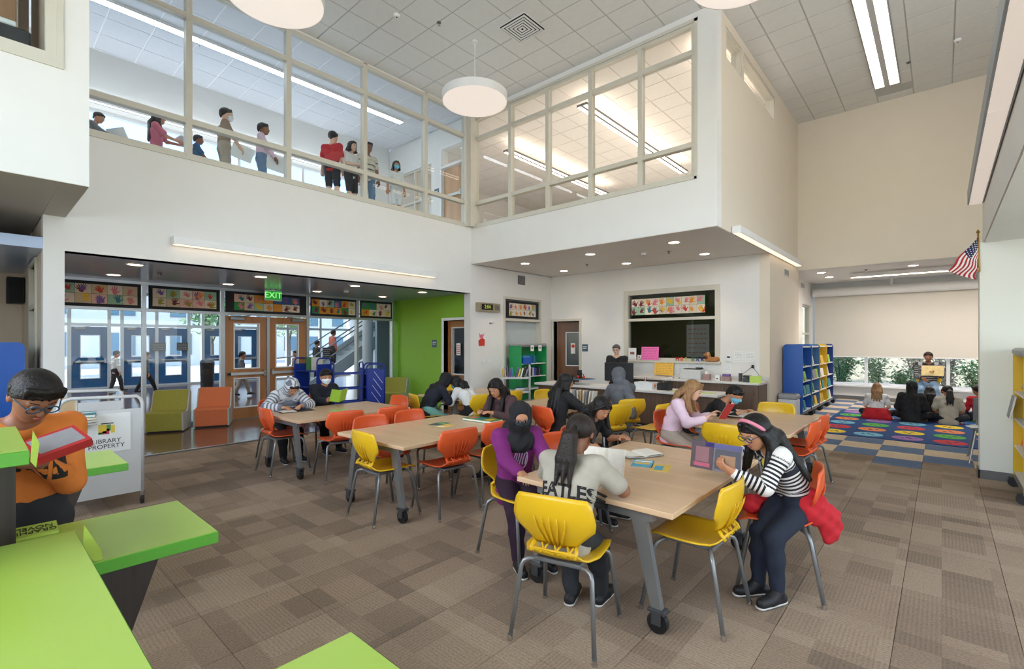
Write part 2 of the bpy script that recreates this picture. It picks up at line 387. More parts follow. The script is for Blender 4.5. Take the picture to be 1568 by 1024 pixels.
# baseboards
def base(name, *b): struct(name, MB().box(*b, 0, .10), grey_base)
base('baseboard_left', -7.8, -7.785, 7.4, 8.5); base('baseboard_pier', .318, 3.2, 7.815, 7.83); base('baseboard_pier_side', .315, .33, 7.815, 8.1)
base('baseboard_back', -6.85, -2.68, 10.345, 10.36); base('baseboard_nook', -2.8, 3.2, 16.285, 16.3); base('baseboard_office_side', -2.5, -2.485, 10.36, 12.9)
base('baseboard_green', -10.8, -9.0, 7.435, 7.45)

# ceilings: a grid with a tile in each bay, each tile a piece
def ceiling(name, x0, x1, y0, y1, z, ox, oy, sx, sy, gm, tm, skip=None, gap=.022):
    c = struct(name, MB().box(x0, x1, y0, y1, z, z + .12), gm)
    cache = {}
    i0 = math.floor((x0 - ox) / sx); j0 = math.floor((y0 - oy) / sy)
    for i in range(i0, i0 + int((x1 - x0) / sx) + 3):
        for j in range(j0, j0 + int((y1 - y0) / sy) + 3):
            a = max(x0, ox + i * sx + gap / 2); b = min(x1, ox + (i + 1) * sx - gap / 2); e = max(y0, oy + j * sy + gap / 2); f = min(y1, oy + (j + 1) * sy - gap / 2)
            if b - a < .05 or f - e < .05: continue
            if skip and skip((a + b) / 2, (e + f) / 2): continue
            k = (round(b - a, 3), round(f - e, 3))
            if k not in cache: cache[k] = MB().box(-k[0] / 2, k[0] / 2, -k[1] / 2, k[1] / 2, -.006, .004).mesh('ceiling_tile', tm)
            obj('ceiling_tile', cache[k], c, ((a + b) / 2, (e + f) / 2, z))
    return c
def unseen(x, y):
    d = -.6645 * x + .7473 * y; r = .7473 * x + .6645 * y
    return d < 5.07 * 740 / 640 or abs(r) > d * 1.15 or (x < -2.6 and y > 7.5) or (-1.06 < x < -.52 and 7.2 < y < 12.3)
main_c = ceiling('ceiling', -7.8, 3.2, -3.9, 12.8, CZ, -2.155, 12.5, .577, .54, grid_m, tile_m, unseen)
ceiling('ceiling_corridor', -10.95, -8.0, -1, 7.4, CZ, -8.0, .85, .577, .577, gridw_m, tileu_m, lambda x, y: y < .7)
warm_tile = mat('office_tile_face', (232, 227, 220), .85, noise=(9, .02), bump=(160, .1))
warm_grid = mat('office_ceiling_grid', (204, 194, 184), .7, noise=(5, .02))
ceiling('ceiling_office', -11.6, -2.685, 7.6, 16.2, 6.60, -2.8, 7.7, .577, .577, warm_grid, warm_tile, gap=.02)

# ------------------------------------------------------------------ windows: frame members and panes are parts
WN = [0]
def window(ax, p, A, Z, m, g, fw=.05, dep=.09, skip=(), paneinfo=None, name='window'):
    """frame on the plane ax = p ; A, Z = lines of mullions and rails"""
    WN[0] += 1; w = struct('%s_%d' % (name, WN[0]))
    def B(a0, a1, z0, z1, d): return MB().box(p - d / 2, p + d / 2, a0, a1, z0, z1) if ax == 'X' else MB().box(a0, a1, p - d / 2, p + d / 2, z0, z1)
    for k, a in enumerate(A): B(a - fw / 2, a + fw / 2, Z[0] - fw / 2, Z[-1] + fw / 2, dep).build('mullion', m, w)
    for i in range(len(A) - 1):
        for z in Z:
            if (i, z) in skip: continue
            B(A[i] + fw / 2, A[i + 1] - fw / 2, z - fw / 2, z + fw / 2, dep * .9).build('sill_rail' if z == Z[0] else 'rail', m, w)
        for k in range(len(Z) - 1):
            if ('p', i, k) in skip: continue
            B(A[i] + fw / 2, A[i + 1] - fw / 2, Z[k] + fw / 2, Z[k + 1] - fw / 2, .008).build('pane', g, w)
    return w
window('X', -7.86, [.66, 2.036, 3.41, 4.78, 6.16, 7.27], [4.165, 4.655, 6.11, 6.60], frame_m, glass, .075, .12)
window('Y', 7.47, [-7.72, -6.66, -5.69, -4.72, -3.75, -2.85], [4.145, 4.635, 6.06, 6.49], frame_m, glass, .075, .12)
window('X', -6.16, [-1.2, .51], [4.19, 6.4], frame_m, glass, .09, .13)
window('X', -2.59, [7.83, 8.61], [6.02, 6.47], frame_m, glass, .05, .16)
window('X', -2.59, [8.73, 10.74], [6.02, 6.47], frame_m, glass, .05, .16)
struct('trim_2', MB().box(-7.8, -7.66, 7.27, 7.41, 4.12, CZ).box(-7.80, -7.74, 7.2, 7.3, 4.12, CZ), frame_m)
# trim bands round the big upper windows
struct('trim_3', MB().box(-7.8, -7.785, .76, 7.30, 4.11, 4.15), frame_m)
struct('trim_4', MB().box(-7.75, -2.80, 7.395, 7.41, 4.09, 4.13).box(-2.84, -2.79, 7.395, 7.41, 4.09, 6.55).box(-7.75, -2.79, 7.395, 7.41, 6.5, 6.55), frame_m)
struct('trim_5', MB().box(-6.1, -6.085, -1.2, .585, 4.11, 4.16).box(-6.1, -6.085, .54, .585, 4.16, 6.5), frame_m)
# entry curtain wall: mullions, rails, panes; the door bay (between 3.40 and 5.14) is open below the transom
silver_m = mat('silver_mullion', (176, 180, 182), .35, .5, noise=(6, .03))
window('X', -10.83, [.62, 2.114, 3.385, 5.134, 6.386, 7.42], [.03, 2.17, 2.64], silver_m, glass, .06, .11, skip={(2, .03), ('p', 2, 0)})
# lobby shell
lob_m = mat('lobby_wall', (206, 214, 218), .7, noise=(3, .02))
struct('ceiling_lobby', MB().box(-21.8, -10.95, -4, 12.5, 3.35, 3.7), lob_m)
wall('wall_lobby_left', 'Y', -4.1, -3.9, -21.8, -12, 0, 3.5, lob_m)
wall('wall_lobby_far', 'Y', 12.3, 12.5, -21.8, -8, 0, 3.5, lob_m)
wall('wall_lobby_partition', 'X', -13.1, -13.0, 8.36, 12.3, 0, 3.35, mat('partition_blue_grey', (150, 176, 196), .6, noise=(3, .02)))
# green wall with a door
wall('wall_green', 'Y', 7.45, 7.6, -11, -8.001, 0, 2.67, green_m, [(-8.78, -7.97, 0, 2.09)])
struct('trim_6', MB().box(-10.8, -10.55, 7.40, 7.45, 0, 2.67), mat('green_paint_deep', (112, 164, 34), .6, noise=(3, .02)))
# upstairs corridor: window wall towards the street, bulkhead above it
wall('wall_corridor_outer', 'X', -11.1, -10.95, -3.9, 7.4, UF, CZ, wall_m, [(-3.5, 6.3, UF + .05, 5.62)])
wall('wall_corridor_end', 'Y', 7.42, 7.59, -11.09, -8.001, UF, CZ, wall_m, [(-8.85, -8.0, UF, 6.12), (-10.6, -9.2, 4.3, 5.9)])
window('X', -11.0, [-3.4, -1.9, -.45, .95, 2.35, 3.75, 5.1, 6.28], [4.12, 4.85, 5.6], white_m, glass, .06, .1)
window('Y', 7.5, [-10.58, -9.9, -9.22], [4.33, 5.1, 5.88], frame_m, glass, .05, .1)
window('X', 3.25, [-.98, 1.25, 3.5, 5.75, 7.98], [.62, 2.48], white_m, glass, .06, .1)
window('X', 3.25, [-.98, 1.25, 3.5, 5.75, 7.98], [3.52, 6.08], white_m, glass, .06, .1)
window('Y', -3.95, [-6.98, -4.0, -1.0, 1.98], [1.12, 3.4, 5.68], white_m, glass, .06, .1)
# upstairs office shell
wall('wall_office_up_side', 'X', -2.683, -2.60, 12.955, 16.3, UF, CZ, wall_m)
wall('wall_office_up_back', 'Y', 16.2, 16.3, -11.6, -2.69, UF, CZ, wall_m)
wall('wall_office_up_left', 'X', -11.7, -11.6, 7.61, 16.3, UF, CZ, wall_m)
struct('trim_7', MB().box(-2.95, -2.70, 7.72, 8.0, UF, 5.9, .0), mat('blue_felt_panel', (58, 100, 142), .8, noise=(6, .05)))
# room behind the near-left upper window
struct('wall_bay_up', MB().box(-8.6, -8.5, -3.9, .5, 3.2, CZ).box(-8.5, -6.4, .52, .57, 3.2, CZ).box(-8.6, -6.3, -3.9, .57, CZ, CZ + .1), bay_m)
# nook window wall
window('Y', 16.38, [-2.72, -1.55, .12, 1.7, 2.95], [.43, 3.0], white_m, glass, .07, .1)
window('X', -2.88, [14.93, 15.97], [.98, 1.82, 2.59], frame_m, glass, .05, .1)
struct('trim_18', MB().box(-2.8, 3.2, 16.16, 16.3, .36, .41, .005), white_m)
# outdoors
struct('ground', MB().box(-90, 60, -60, 90, -.6, -.26), mat('pale_pavement', (196, 192, 184), .9, noise=(.4, .06)))
hill_m = mat('dry_grass_slope', (176, 168, 140), .95, noise=(5, .25), bump=(30, .5))
b = MB(); b.grid(lambda u, v: (-16 + 34 * u, 21.2 + 14 * v, -.4 + 3.6 * min(1, v * 2.2) + .25 * math.sin(u * 23) * min(1, v * 3) + .12 * math.sin(u * 61 + v * 20)), 60, 14); struct('ground_slope', b, hill_m, True)
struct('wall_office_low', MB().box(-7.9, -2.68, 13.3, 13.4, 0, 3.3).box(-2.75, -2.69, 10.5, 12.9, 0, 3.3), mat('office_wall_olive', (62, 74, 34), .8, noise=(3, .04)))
struct('floor_office', MB().box(-7.9, -2.69, 10.5, 13.4, -.25, -.001), slab_m)
struct('ceiling_office_low', MB().box(-8.0, -2.6, 10.5, 13.4, 3.32, 3.45), soffit_m)
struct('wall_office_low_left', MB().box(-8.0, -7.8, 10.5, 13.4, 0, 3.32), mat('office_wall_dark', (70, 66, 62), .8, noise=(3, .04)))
struct('wall_store_low', MB().box(-9.9, -9.8, 7.6, 10.5, 0, 3.3).box(-9.9, -7.9, 10.5, 10.6, 0, 3.3), wall_m)
struct('ceiling_store', MB().box(-11, -7.99, 7.605, 10.6, 2.67, 3.5), wall_m)
struct('roof', MB().box(-11.2, 3.5, -4.2, 16.6, CZ + .15, CZ + .4), wall_m)
# ------------------------------------------------------------------ light fixtures
def pendant(x, y, label):
    t = thing('pendant_lamp', label, 'lamp', (x, y, 5.62), 0, 'round pendant lamps')
    R = .545
    MB().lathe([(R, 0), (R + .004, .0), (R + .004, .13), (R - .01, .135), (.02, .135)], 48).build('drum_shade', white_m, t, SM)
    MB().lathe([(.01, -.004), (R - .012, -.004), (R - .006, .004), (.01, .004)], 48).build('diffuser', lamp_m, t)
    MB().tube([(0, 0, .13), (0, 0, CZ - 5.62 - .03)], .008).build('stem', white_m, t)
    MB().lathe([(.06, CZ - 5.66), (.06, CZ - 5.63), (.03, CZ - 5.65)], 20).build('canopy', white_m, t)
pendant(-5.87, 5.66, 'round white drum pendant hanging in the corner between the two upper windows')
pendant(-5.87, 2.4, 'round white drum pendant cut by the top edge, in front of the long upper window')
pendant(-1.65, 5.66, 'round white drum pendant cut by the top edge beside the office corner')

def linear(name, label, M, length, w, h, lens=strip_m, parts=None, up=.0):
    """box-profile linear lamp along local x, lens on the underside"""
    t = thing(name, label, 'lamp', (0, 0, 0)); t.matrix_world = M
    MB().box(-length / 2, length / 2, -w / 2, w / 2, 0, h, .004).build('housing', white_m, t)
    MB().box(-length / 2 + .015, length / 2 - .015, -w / 2 + .015, w / 2 - .015, -.004, .0).build('lens', lens, t)
    return t
warmw = mat('warm_wall_washer_lens', (255, 240, 220), .5, emit=((255, 226, 190), 1.7))
linear('linear_wall_lamp', 'long white linear lamp on the wall above the entry opening', T(-7.725, 4.07, 2.90) @ Rz(PI / 2), 4.5, .13, .11, warmw)
linear('linear_wall_lamp', 'long white linear lamp along the lower edge of the cream side wall', T(-2.425, 10.3, 3.31) @ Rz(PI / 2), 4.5, .13, .11, warmw)
t = thing('linear_soffit_lamp', 'wide grey-edged linear lamp on the right hand beam, running out of frame', 'lamp', (.285, 3.9, 3.16))
MB().box(-.065, .07, -3.8, 3.75, .0, .16, .004).build('housing', mat('lamp_housing_grey', (150, 158, 166), .4, .3, noise=(5, .02)), t)
for k in range(5): MB().box(-.05, .055, -3.75 + k * 1.5, -2.26 + k * 1.5, -.006, .0).build('lens', mat('soffit_lens', (240, 232, 226), .5, emit=((255, 240, 228), .55)), t)
t = thing('ceiling_troffer', 'two-strip linear ceiling lamp of joined sections near the cream wall', 'lamp', (-.80, 9.7, CZ))
MB().box(-.2, .2, -2.3, 2.3, -.03, .0, .003).build('frame', mat('troffer_grey', (188, 188, 188), .5, noise=(5, .02)), t)
for k in range(9): MB().box(.21, .365, -2.4 + k * .54, -1.88 + k * .54, -.006, .004).build('filler_panel', tile_m, t)
for k in range(4):
    for s in (-1, 1): MB().box(s * .115 - .072, s * .115 + .072, -2.28 + k * 1.15, -1.16 + k * 1.15, -.036, -.03).build('lens', strip_m, t)

def downlight(x, y, z, label, group):
    t = thing('downlight', label, 'lamp', (x, y, z), 0, group)
    MB().lathe([(.085, 0), (.115, 0), (.115, -.006), (.10, -.012), (.085, -.006)], 28, ring=True).build('trim_ring', white_m, t, SM)
    MB().lathe([(.004, -.004), (.086, -.004), (.086, -.001), (.004, -.001)], 28).build('lens', dl_m, t)
    l = bpy.data.lights.new('bulb', 'SPOT'); l.energy = 60 if z > 3 else 14; l.spot_size = math.radians(96); l.spot_blend = .7; l.color = (1, .86, .70); l.shadow_soft_size = .07
    o = bpy.data.objects.new('bulb', l); C.objects.link(o); o.parent = t; o.location = (0, 0, -.02)
ord_ = ['first', 'second', 'third', 'fourth']
for i, y in enumerate((1.55, 3.22, 4.94, 6.55)):
    downlight(-8.43, y, 2.67, 'round downlight in the entry soffit, %s from the left in the front row' % ord_[i], 'downlights in the entry soffit')
    downlight(-9.95, y, 2.67, 'round downlight in the entry soffit, %s from the left in the rear row' % ord_[i], 'downlights in the entry soffit')
for i, x in enumerate((-6.86, -5.18, -3.48)):
    downlight(x, 8.15, 3.32, 'round downlight under the office box, %s from the left in the front row' % ord_[i], 'downlights under the office box')
    downlight(x, 9.61, 3.32, 'round downlight under the office box, %s from the left in the rear row' % ord_[i], 'downlights under the office box')
for x, y, l in ((-2.15, 13.55, 'front left downlight in the reading nook ceiling'), (-2.15, 14.62, 'rear left downlight in the reading nook ceiling'), (-.46, 13.6, 'downlight in the reading nook ceiling right of its linear lamp end')):
    downlight(x, y, 3.25, l, 'downlights in the reading nook')
linear('linear_ceiling_lamp', 'white linear lamp hung along the reading nook ceiling', T(.55, 14.2, 3.14), 4.4, .14, .08, mat('nook_lens', (255, 250, 245), .5, emit=((255, 236, 212), 16)))
shade_m = mat('roller_shade_cloth', (230, 222, 208), .8, noise=(30, .015))
_n = shade_m.node_tree; _tl = _n.nodes.new('ShaderNodeBsdfTranslucent'); _tl.inputs[0].default_value = (*lin((226, 222, 214)), 1); _mx = _n.nodes.new('ShaderNodeMixShader'); _mx.inputs[0].default_value = .2
_n.links.new(_n.nodes['Principled BSDF'].outputs[0], _mx.inputs[1]); _n.links.new(_tl.outputs[0], _mx.inputs[2]); _n.links.new(_mx.outputs[0], _n.nodes['Material Output'].inputs[0])
t = thing('shade_headrail', 'round white roller tube above the lowered window shade', 'shade', (0, 0, 0))
MB().tube([(-2.75, 16.05, 2.98), (3.1, 16.05, 2.98)], .12, 20).build('roller_tube', white_m, t, SM)
MB().box(-1.0, -.95, 15.95, 16.1, 3.08, 3.252).build('bracket', white_m, t)
MB().box(-2.74, 3.1, 16.20, 16.206, 1.19, 3.0).build('shade_cloth', shade_m, t)
MB().box(-2.74, 3.1, 16.19, 16.215, 1.165, 1.195, .004).build('hem_bar', white_m, t)
# upstairs lamps seen through the panes
linear('corridor_ceiling_lamp', 'long linear lamp in the upstairs corridor ceiling behind the glass', T(-9.25, 3.3, CZ - .05) @ Rz(PI / 2), 6.6, .16, .05, mat('corridor_lens', (250, 250, 255), .5, emit=((248, 250, 255), 17)))
linear('corridor_cove_lamp', 'thin linear lamp on the bulkhead over the upstairs street windows', T(-10.90, 2.9, 5.72) @ Rz(PI / 2), 6.6, .07, .05, mat('cove_lens', (250, 250, 255), .5, emit=((248, 250, 255), 5)))
MB().box(-3.25, 3.25, -.03, .03, .0505, .06).build('uplight_lens', mat('cove_added_glow', (250, 250, 255), .5, emit=((240, 246, 255), 13)), [o for o in SC.objects if o.get('label', '').startswith('thin linear lamp')][0])  # glowing strip added on top of the lamp to brighten the corridor ceiling
off_l = mat('office_strip_lens', (255, 240, 220), .5, emit=((255, 232, 216), 9))
for i, (x, y0, y1, z, l) in enumerate(((-3.0, 7.95, 10.4, 6.28, 'hanging twin-strip lamp near the right end of the upstairs office'), (-5.35, 8.1, 13.2, 6.28, 'hanging twin-strip lamp in the middle of the upstairs office'), (-8.0, 8.8, 13.6, 6.28, 'hanging twin-strip lamp towards the left end of the upstairs office'))):
    t = thing('hanging_office_lamp', l, 'lamp', (x, y0, z), 0, 'hanging lamps upstairs'); L_ = y1 - y0
    MB().box(-.12, .12, 0, L_, 0, .05, .004).build('housing', steel_m, t)
    for s in (-1, 1): MB().box(s * .07 - .035, s * .07 + .035, .02, L_ - .02, -.004, 0).build('lens', off_l, t)
    MB().box(-.10, .10, .02, L_ - .02, .0505, .054).build('uplight_lens', mat('office_uplight', (255, 240, 220), .5, emit=((255, 230, 212), 9)), t)
    for q in (.15, L_ - .15): MB().tube([(0, q, .05), (0, q, 6.60 - z)], .004, 6).build('cable', steel_m, t)

# ------------------------------------------------------------------ ceiling and wall fittings
t = thing('air_diffuser', 'square louvred air diffuser in the main ceiling', 'vent', (-5.05, 5.93, CZ - .006))
for k in range(6):
    a, b = .29 - k * .048, .29 - k * .048 - .026
    z0 = -.004 - (.012 if k else .0)
    MB().box(-a, a, b, a, z0 - .008, z0).box(-a, a, -a, -b, z0 - .008, z0).box(-a, -b, -b, b, z0 - .008, z0).box(b, a, -b, b, z0 - .008, z0).build('louvre_ring', white_m, t)
MB().box(-.28, .28, -.28, .28, -.0035, -.001).build('dark_plenum', black_m, t)
def detector(x, y, z, label, cat, r=.055, m=white_m, h=.04):
    t = thing('ceiling_sensor' if cat == 'sensor' else 'sprinkler_head', label, cat, (x, y, z))
    if cat == 'sensor':
        MB().lathe([(r, 0), (r, -h * .4), (r * .75, -h), (.004, -h)], 20).build('body', m, t, SM); MB().lathe([(.012, -h), (.012, -h - .005), (.003, -h - .006)], 10).build('lamp_dot', black_m, t)
    else:
        MB().lathe([(.035, 0), (.035, -.006), (.01, -.01), (.01, -.035), (.02, -.04), (.02, -.045)], 14).build('rose', m, t, SM); MB().lathe([(.026, -.045), (.026, -.05)], 14).build('deflector', chrome_m, t)
detector(-6.3, 4.4, CZ - .006, 'white round detector on the main ceiling left of the diffuser', 'sensor')
detector(-5.95, 4.95, CZ - .006, 'small dark sprinkler on the main ceiling left of the corner pendant', 'sprinkler', m=grey_base)
detector(.2, 11.0, CZ - .006, 'white detector on the ceiling right of the two-strip lamp', 'sensor')
detector(-.45, 11.3, CZ - .006, 'small sprinkler on the ceiling beside the end of the two-strip lamp', 'sprinkler', m=grey_base)
detector(-4.35, 8.75, 3.32, 'white round detector under the office box', 'sensor'); detector(-5.9, 9.15, 3.32, 'small sprinkler under the office box', 'sprinkler', m=grey_base)
detector(-3.9, 8.9, 3.32, 'small sprinkler under the right half of the office box', 'sprinkler', m=grey_base)
detector(-9.2, 2.0, 2.67, 'small sprinkler in the entry soffit', 'sprinkler', m=grey_base); detector(-9.4, 5.3, 2.67, 'white detector in the entry soffit behind the exit sign', 'sensor')
detector(-1.3, 13.7, 3.252, 'small sprinkler in the reading nook ceiling', 'sprinkler', m=grey_base)
detector(-9.4, 2.6, CZ - .006, 'white detector on the upstairs corridor ceiling', 'sensor'); detector(-9.6, 4.2, CZ - .006, 'second white detector along the upstairs corridor ceiling', 'sensor')
def plate(name, label, cat, M, w, h, m, d=.012, parts=()):
    """flat fitting on a wall: M has z = outward normal"""
    t = thing(name, label, cat); t.matrix_world = M
    MB().box(-w / 2, w / 2, -h / 2, h / 2, 0, d, .002).build('back_plate', m, t)
    for nm, b, mm in parts: MB().box(*b).build(nm, mm, t)
    return t
XF = lambda x, y, z: plane_M((x, y, z), (0, 1, 0), (0, 0, 1))          # on a wall facing +x (right = +y)
YF = lambda x, y, z: plane_M((x, y, z), (1, 0, 0), (0, 0, 1))          # on a wall facing -y (right = +x)
t = plate('air_grille', 'grey air grille on the wall right of the digital clock', 'vent', XF(-7.8, 9.12, 3.12), .27, .22, grey_base)
for k in range(7): MB().box(-.12, .12, -.09 + k * .028, -.078 + k * .028, .012, .018).build('louvre', steel_m, t)
for (xx, yy, l) in ((-2.5, 11.67, 'small white air grille below the side wall lamp'), (-2.8, 14.9, 'small white air grille on the nook side wall')):
    t = plate('air_grille', l, 'vent', XF(xx, yy, 3.08 if xx > -2.7 else 3.1), .44, .14, white_m)
    for k in range(5): MB().box(-.19, .19, -.052 + k * .024, -.042 + k * .024, .012, .017).build('louvre', grey_base, t)
gold = mat('clock_case_bronze', (160, 148, 124), .4, .3, noise=(6, .03))
t = plate('digital_clock', 'digital wall clock with speaker grille beside the green wall', 'clock', XF(-7.8, 7.89, 2.375), .70, .20, gold, .11)
MB().box(-.26, .10, -.06, .07, .111, .114).build('display', mat('clock_display', (18, 18, 12), .25, noise=(5, .02)), t)
text('digits', '2:04', .115, mat('clock_digits', (180, 200, 60), .5, emit=((190, 210, 60), .5)), T(-.08, .005, .116), t)
for k in range(5): MB().box(.17 + k * .03, .185 + k * .03, -.06, .06, .111, .115).build('speaker_slot', grey_base, t)
navyp = mat('room_sign_blue', (66, 92, 112), .5, noise=(6, .03))
def room_sign(label, M):
    t = plate('room_sign', label, 'sign', M, .16, .16, navyp, .006)
    text('lettering', 'ROOM\n101', .04, white_m, T(0, .01, .007), t)
def blank_sign(label, M):
    t = plate('room_sign', label, 'sign', M, .17, .18, navyp, .006); MB().box(-.06, .06, .02, .035, .006, .008).build('text_line', white_m, t); MB().box(-.06, .04, -.02, -.005, .006, .008).build('text_line', white_m, t)
blank_sign('small blue room sign on the green wall left of its door', YF(-9.12, 7.45, 1.55))
blank_sign('small blue room sign on the back wall right of the brown door', YF(-6.74, 10.36, 1.44))
blank_sign('small blue room sign beside the upstairs corridor door', YF(-9.0, 7.42, 5.15))
plate('light_switch', 'white light switch on the green wall right of its door', 'switch', YF(-7.88, 7.45, 1.22), .08, .12, white_m, .01, [('rocker', (-.02, .02, -.035, .035, .01, .014), paper_m)])
for i, y in enumerate((7.78, 8.02)): plate('light_switch', ['white wall switch below the red cutout, left one', 'white wall switch below the red cutout, right one'][i], 'switch', XF(-7.8, y, 1.16), .12, .11, white_m, .01, [('rocker', (-.02, .02, -.03, .03, .01, .014), paper_m)])
red_m = mat('red_paper', (206, 56, 40), .7, noise=(14, .15)); pinkp = mat('pink_paper', (226, 120, 140), .7, noise=(14, .15))
t = thing('paper_cutout', 'red and pink paper cutout taped to the white wall under the clock', 'decoration', (-7.795, 7.72, 1.62))
MB().prism([(-.08, -.12), (.1, -.12), (.11, .02), (.04, .06), (-.03, .04), (-.09, .0)], 0, .004, axis='X').build('body', red_m, t)
MB().prism([(-.05, .06), (.05, .06), (.09, .17), (.03, .12), (0, .15), (-.03, .12), (-.07, .18)], 0, .005, axis='X').build('ears', pinkp, t)
t = thing('paper_cutout', 'red shield-shaped paper cutout taped to the green wall beside the door', 'decoration', (-7.9, 7.445, 1.60))
MB().prism([(0, -.17), (.09, -.06), (.1, .12), (.03, .1), (0, .14), (-.05, .1), (-.1, .13), (-.09, -.05)], 0, -.004, axis='Y').build('shield', red_m, t)
for k in range(3): MB().box(-.07, .07, -.007, -.004, -.03 + k * .05, -.012 + k * .05).build('stripe', pinkp, t)
t = thing('coat_hook', 'small chrome hook on the white wall below the clock', 'hook', (-7.8, 8.02, 2.02))
MB().box(0, .012, -.05, .05, -.02, .02, .003).build('plate', chrome_m, t); MB().tube([(.01, 0, 0), (.06, .02, -.01), (.07, .03, .03)], .007, 8).build('prong', chrome_m, t, SM)
t = thing('loudspeaker', 'black wall loudspeaker in the beige bay at the far left', 'speaker', (-10.6, .50, 2.37), 0)
MB().box(-.15, .15, -.12, .07, -.2, .2, .01).build('cabinet', black_m, t); MB().box(.15, .156, -.1, .05, -.18, .18).build('grille', mat('speaker_cloth', (32, 32, 34), .9, noise=(60, .2)), t)
MB().tube([(0, .05, 0), (0, .08, -.05)], .02).build('bracket', steel_m, t)
# exit sign
t = thing('exit_sign', 'green lit exit sign under the entry soffit', 'sign', (-10.35, 4.19, 2.55))
MB().box(-.02, .02, -.17, .17, -.11, .11, .004).build('housing', white_m, t); MB().tube([(0, 0, .1), (0, 0, .12)], .03).build('mount', white_m, t)
MB().box(.02, .023, -.155, .155, -.095, .095).build('panel', mat('exit_green', (60, 176, 76), .5, emit=((60, 190, 80), .35)), t)
text('lettering', 'EXIT', .17, mat('exit_letters', (170, 255, 150), .5, emit=((140, 255, 130), 1.3)), plane_M((.024, 0, 0), (0, 1, 0), (0, 0, 1)), t)

# ------------------------------------------------------------------ flag
t = thing('flag', 'striped flag with starred corner on a short pole by the right beam', 'flag', (.315, 7.80, 2.0))
MB().tube([(.012, 0, .40), (.0, 0, .84)], .010).build('pole', mat('brass_pole', (176, 140, 70), .35, .7, noise=(6, .03)), t); MB().lathe([(.004, -.02), (.02, 0), (.004, .03)], 10, c=(0, 0, .86)).build('finial', MATS['brass_pole'], t, SM)
fr, fw_, fb = mat('flag_red', (172, 34, 44), .8, noise=(20, .05)), mat('flag_white', (230, 226, 220), .8, noise=(20, .03)), mat('flag_blue', (34, 40, 84), .8, noise=(20, .05))
def flagp(u, v):   # u along the fly, v along the hoist ; the cloth hangs down from the pole
    h = Vector((0, -.01, .80 - .24 * v)); f = Vector((-.27, -.10, -.37)).lerp(Vector((-.02, -.06, -.26)), v)
    return h + f * u + Vector((.02 * math.sin(u * 9 + v * 4), .035 * math.sin(u * 7 + v * 5 + 1), 0)) * u
for k in range(13):
    MB().grid(lambda a, b: flagp((.42 if k < 7 else 0) + a * (.58 if k < 7 else 1), (k + b) / 13), 12, 1, .003).build('stripe', fr if k % 2 == 0 else fw_, t, SM)
MB().grid(lambda a, b: flagp(a * .42, b * 7 / 13), 8, 4, .003).build('canton', fb, t, SM)
for i in range(5):
    for j in range(5):
        p = flagp(.05 + i * .08, .05 + j * .11); r = .008
        MB().prism([(r * (1 if q % 2 == 0 else .42) * math.sin(q * PI / 5), r * (1 if q % 2 == 0 else .42) * math.cos(q * PI / 5)) for q in range(10)][::-1], -.006, .006, M=T(*p), axis='Y').build('star', fw_, t)

# ------------------------------------------------------------------ handprint art
hand_cols = [mat('paint_%s' % n, c, .6, noise=(25, .12)) for n, c in (('red', (196, 60, 46)), ('orange', (224, 140, 40)), ('olive', (150, 140, 40)), ('teal', (36, 110, 124)), ('maroon', (110, 30, 40)), ('pink', (214, 120, 130)), ('violet', (110, 80, 150)), ('yellow', (222, 180, 50)))]
sheet_cols = [mat('art_paper_%s' % n, c, .75, noise=(16, .06)) for n, c in (('cream', (214, 200, 176)), ('ivory', (222, 212, 192)), ('sand', (204, 184, 150)), ('mint', (150, 188, 160)), ('blush', (222, 184, 164)), ('green', (52, 140, 72)), ('amber', (220, 150, 50)), ('blue', (60, 96, 150)))]
def hand_mesh(m):
    b = MB(); S = .072
    b.prism([(S * .42 * math.cos(a * PI / 5), S * .48 * math.sin(a * PI / 5) - S * .35) for a in range(10)], 0, .0015)
    for ang, ln, x0, w in ((-38, .62, -.28, .11), (-14, .86, -.16, .11), (2, .95, 0, .12), (17, .86, .16, .11), (62, .62, .3, .12)):
        a = math.radians(ang); p = Vector((x0 * S, -.1 * S if ang < 60 else -.4 * S, 0)); q = p + Vector((math.sin(a), math.cos(a), 0)) * ln * S
        n = Vector((math.cos(a), -math.sin(a), 0)) * w * S
        b.prism([tuple((p - n)[:2]), tuple((p + n)[:2]), tuple((q + n * .8)[:2]), tuple((q + Vector((math.sin(a), math.cos(a), 0)) * .07 * S)[:2]), tuple((q - n * .8)[:2])], 0, .0013)
    return b.mesh('handprint', m)
hand_meshes = [hand_mesh(m) for m in hand_cols]
sheet_mesh = {}
def art(name, label, M, w, h, bm, cols, rows, sw, sh, x0, y0, palette, seed, back=True, prints=True):
    R = random.Random(seed); t = thing(name, label, 'artwork'); t.matrix_world = M
    if back: MB().box(-w / 2, w / 2, -h / 2, h / 2, 0, .008).build('backing_board', bm, t)
    for i in range(cols):
        for j in range(rows):
            c = R.choice(palette)
            key = (c, round(sw, 3), round(sh, 3))
            if key not in sheet_mesh: sheet_mesh[key] = MB().box(-sw / 2 + .002, sw / 2 - .002, -sh / 2 + .002, sh / 2 - .002, 0, .002).mesh('painted_sheet', sheet_cols[c])
            s = obj('painted_sheet', sheet_mesh[key], t, (x0 + (i + .5) * sw, y0 + (j + .5) * sh, .008), (0, 0, R.uniform(-.02, .02)))
            for q in range(R.choice((1, 1, 2))):
                hm = obj('handprint', R.choice(hand_meshes), s, (R.uniform(-.2, .2) * sw, R.uniform(-.12, .15) * sh, .002 + q * .0016), (0, 0, R.uniform(-.9, .9)))
                k = R.uniform(.85, 1.25) * sh / .17; hm.scale = (k, k, 1)
    return t
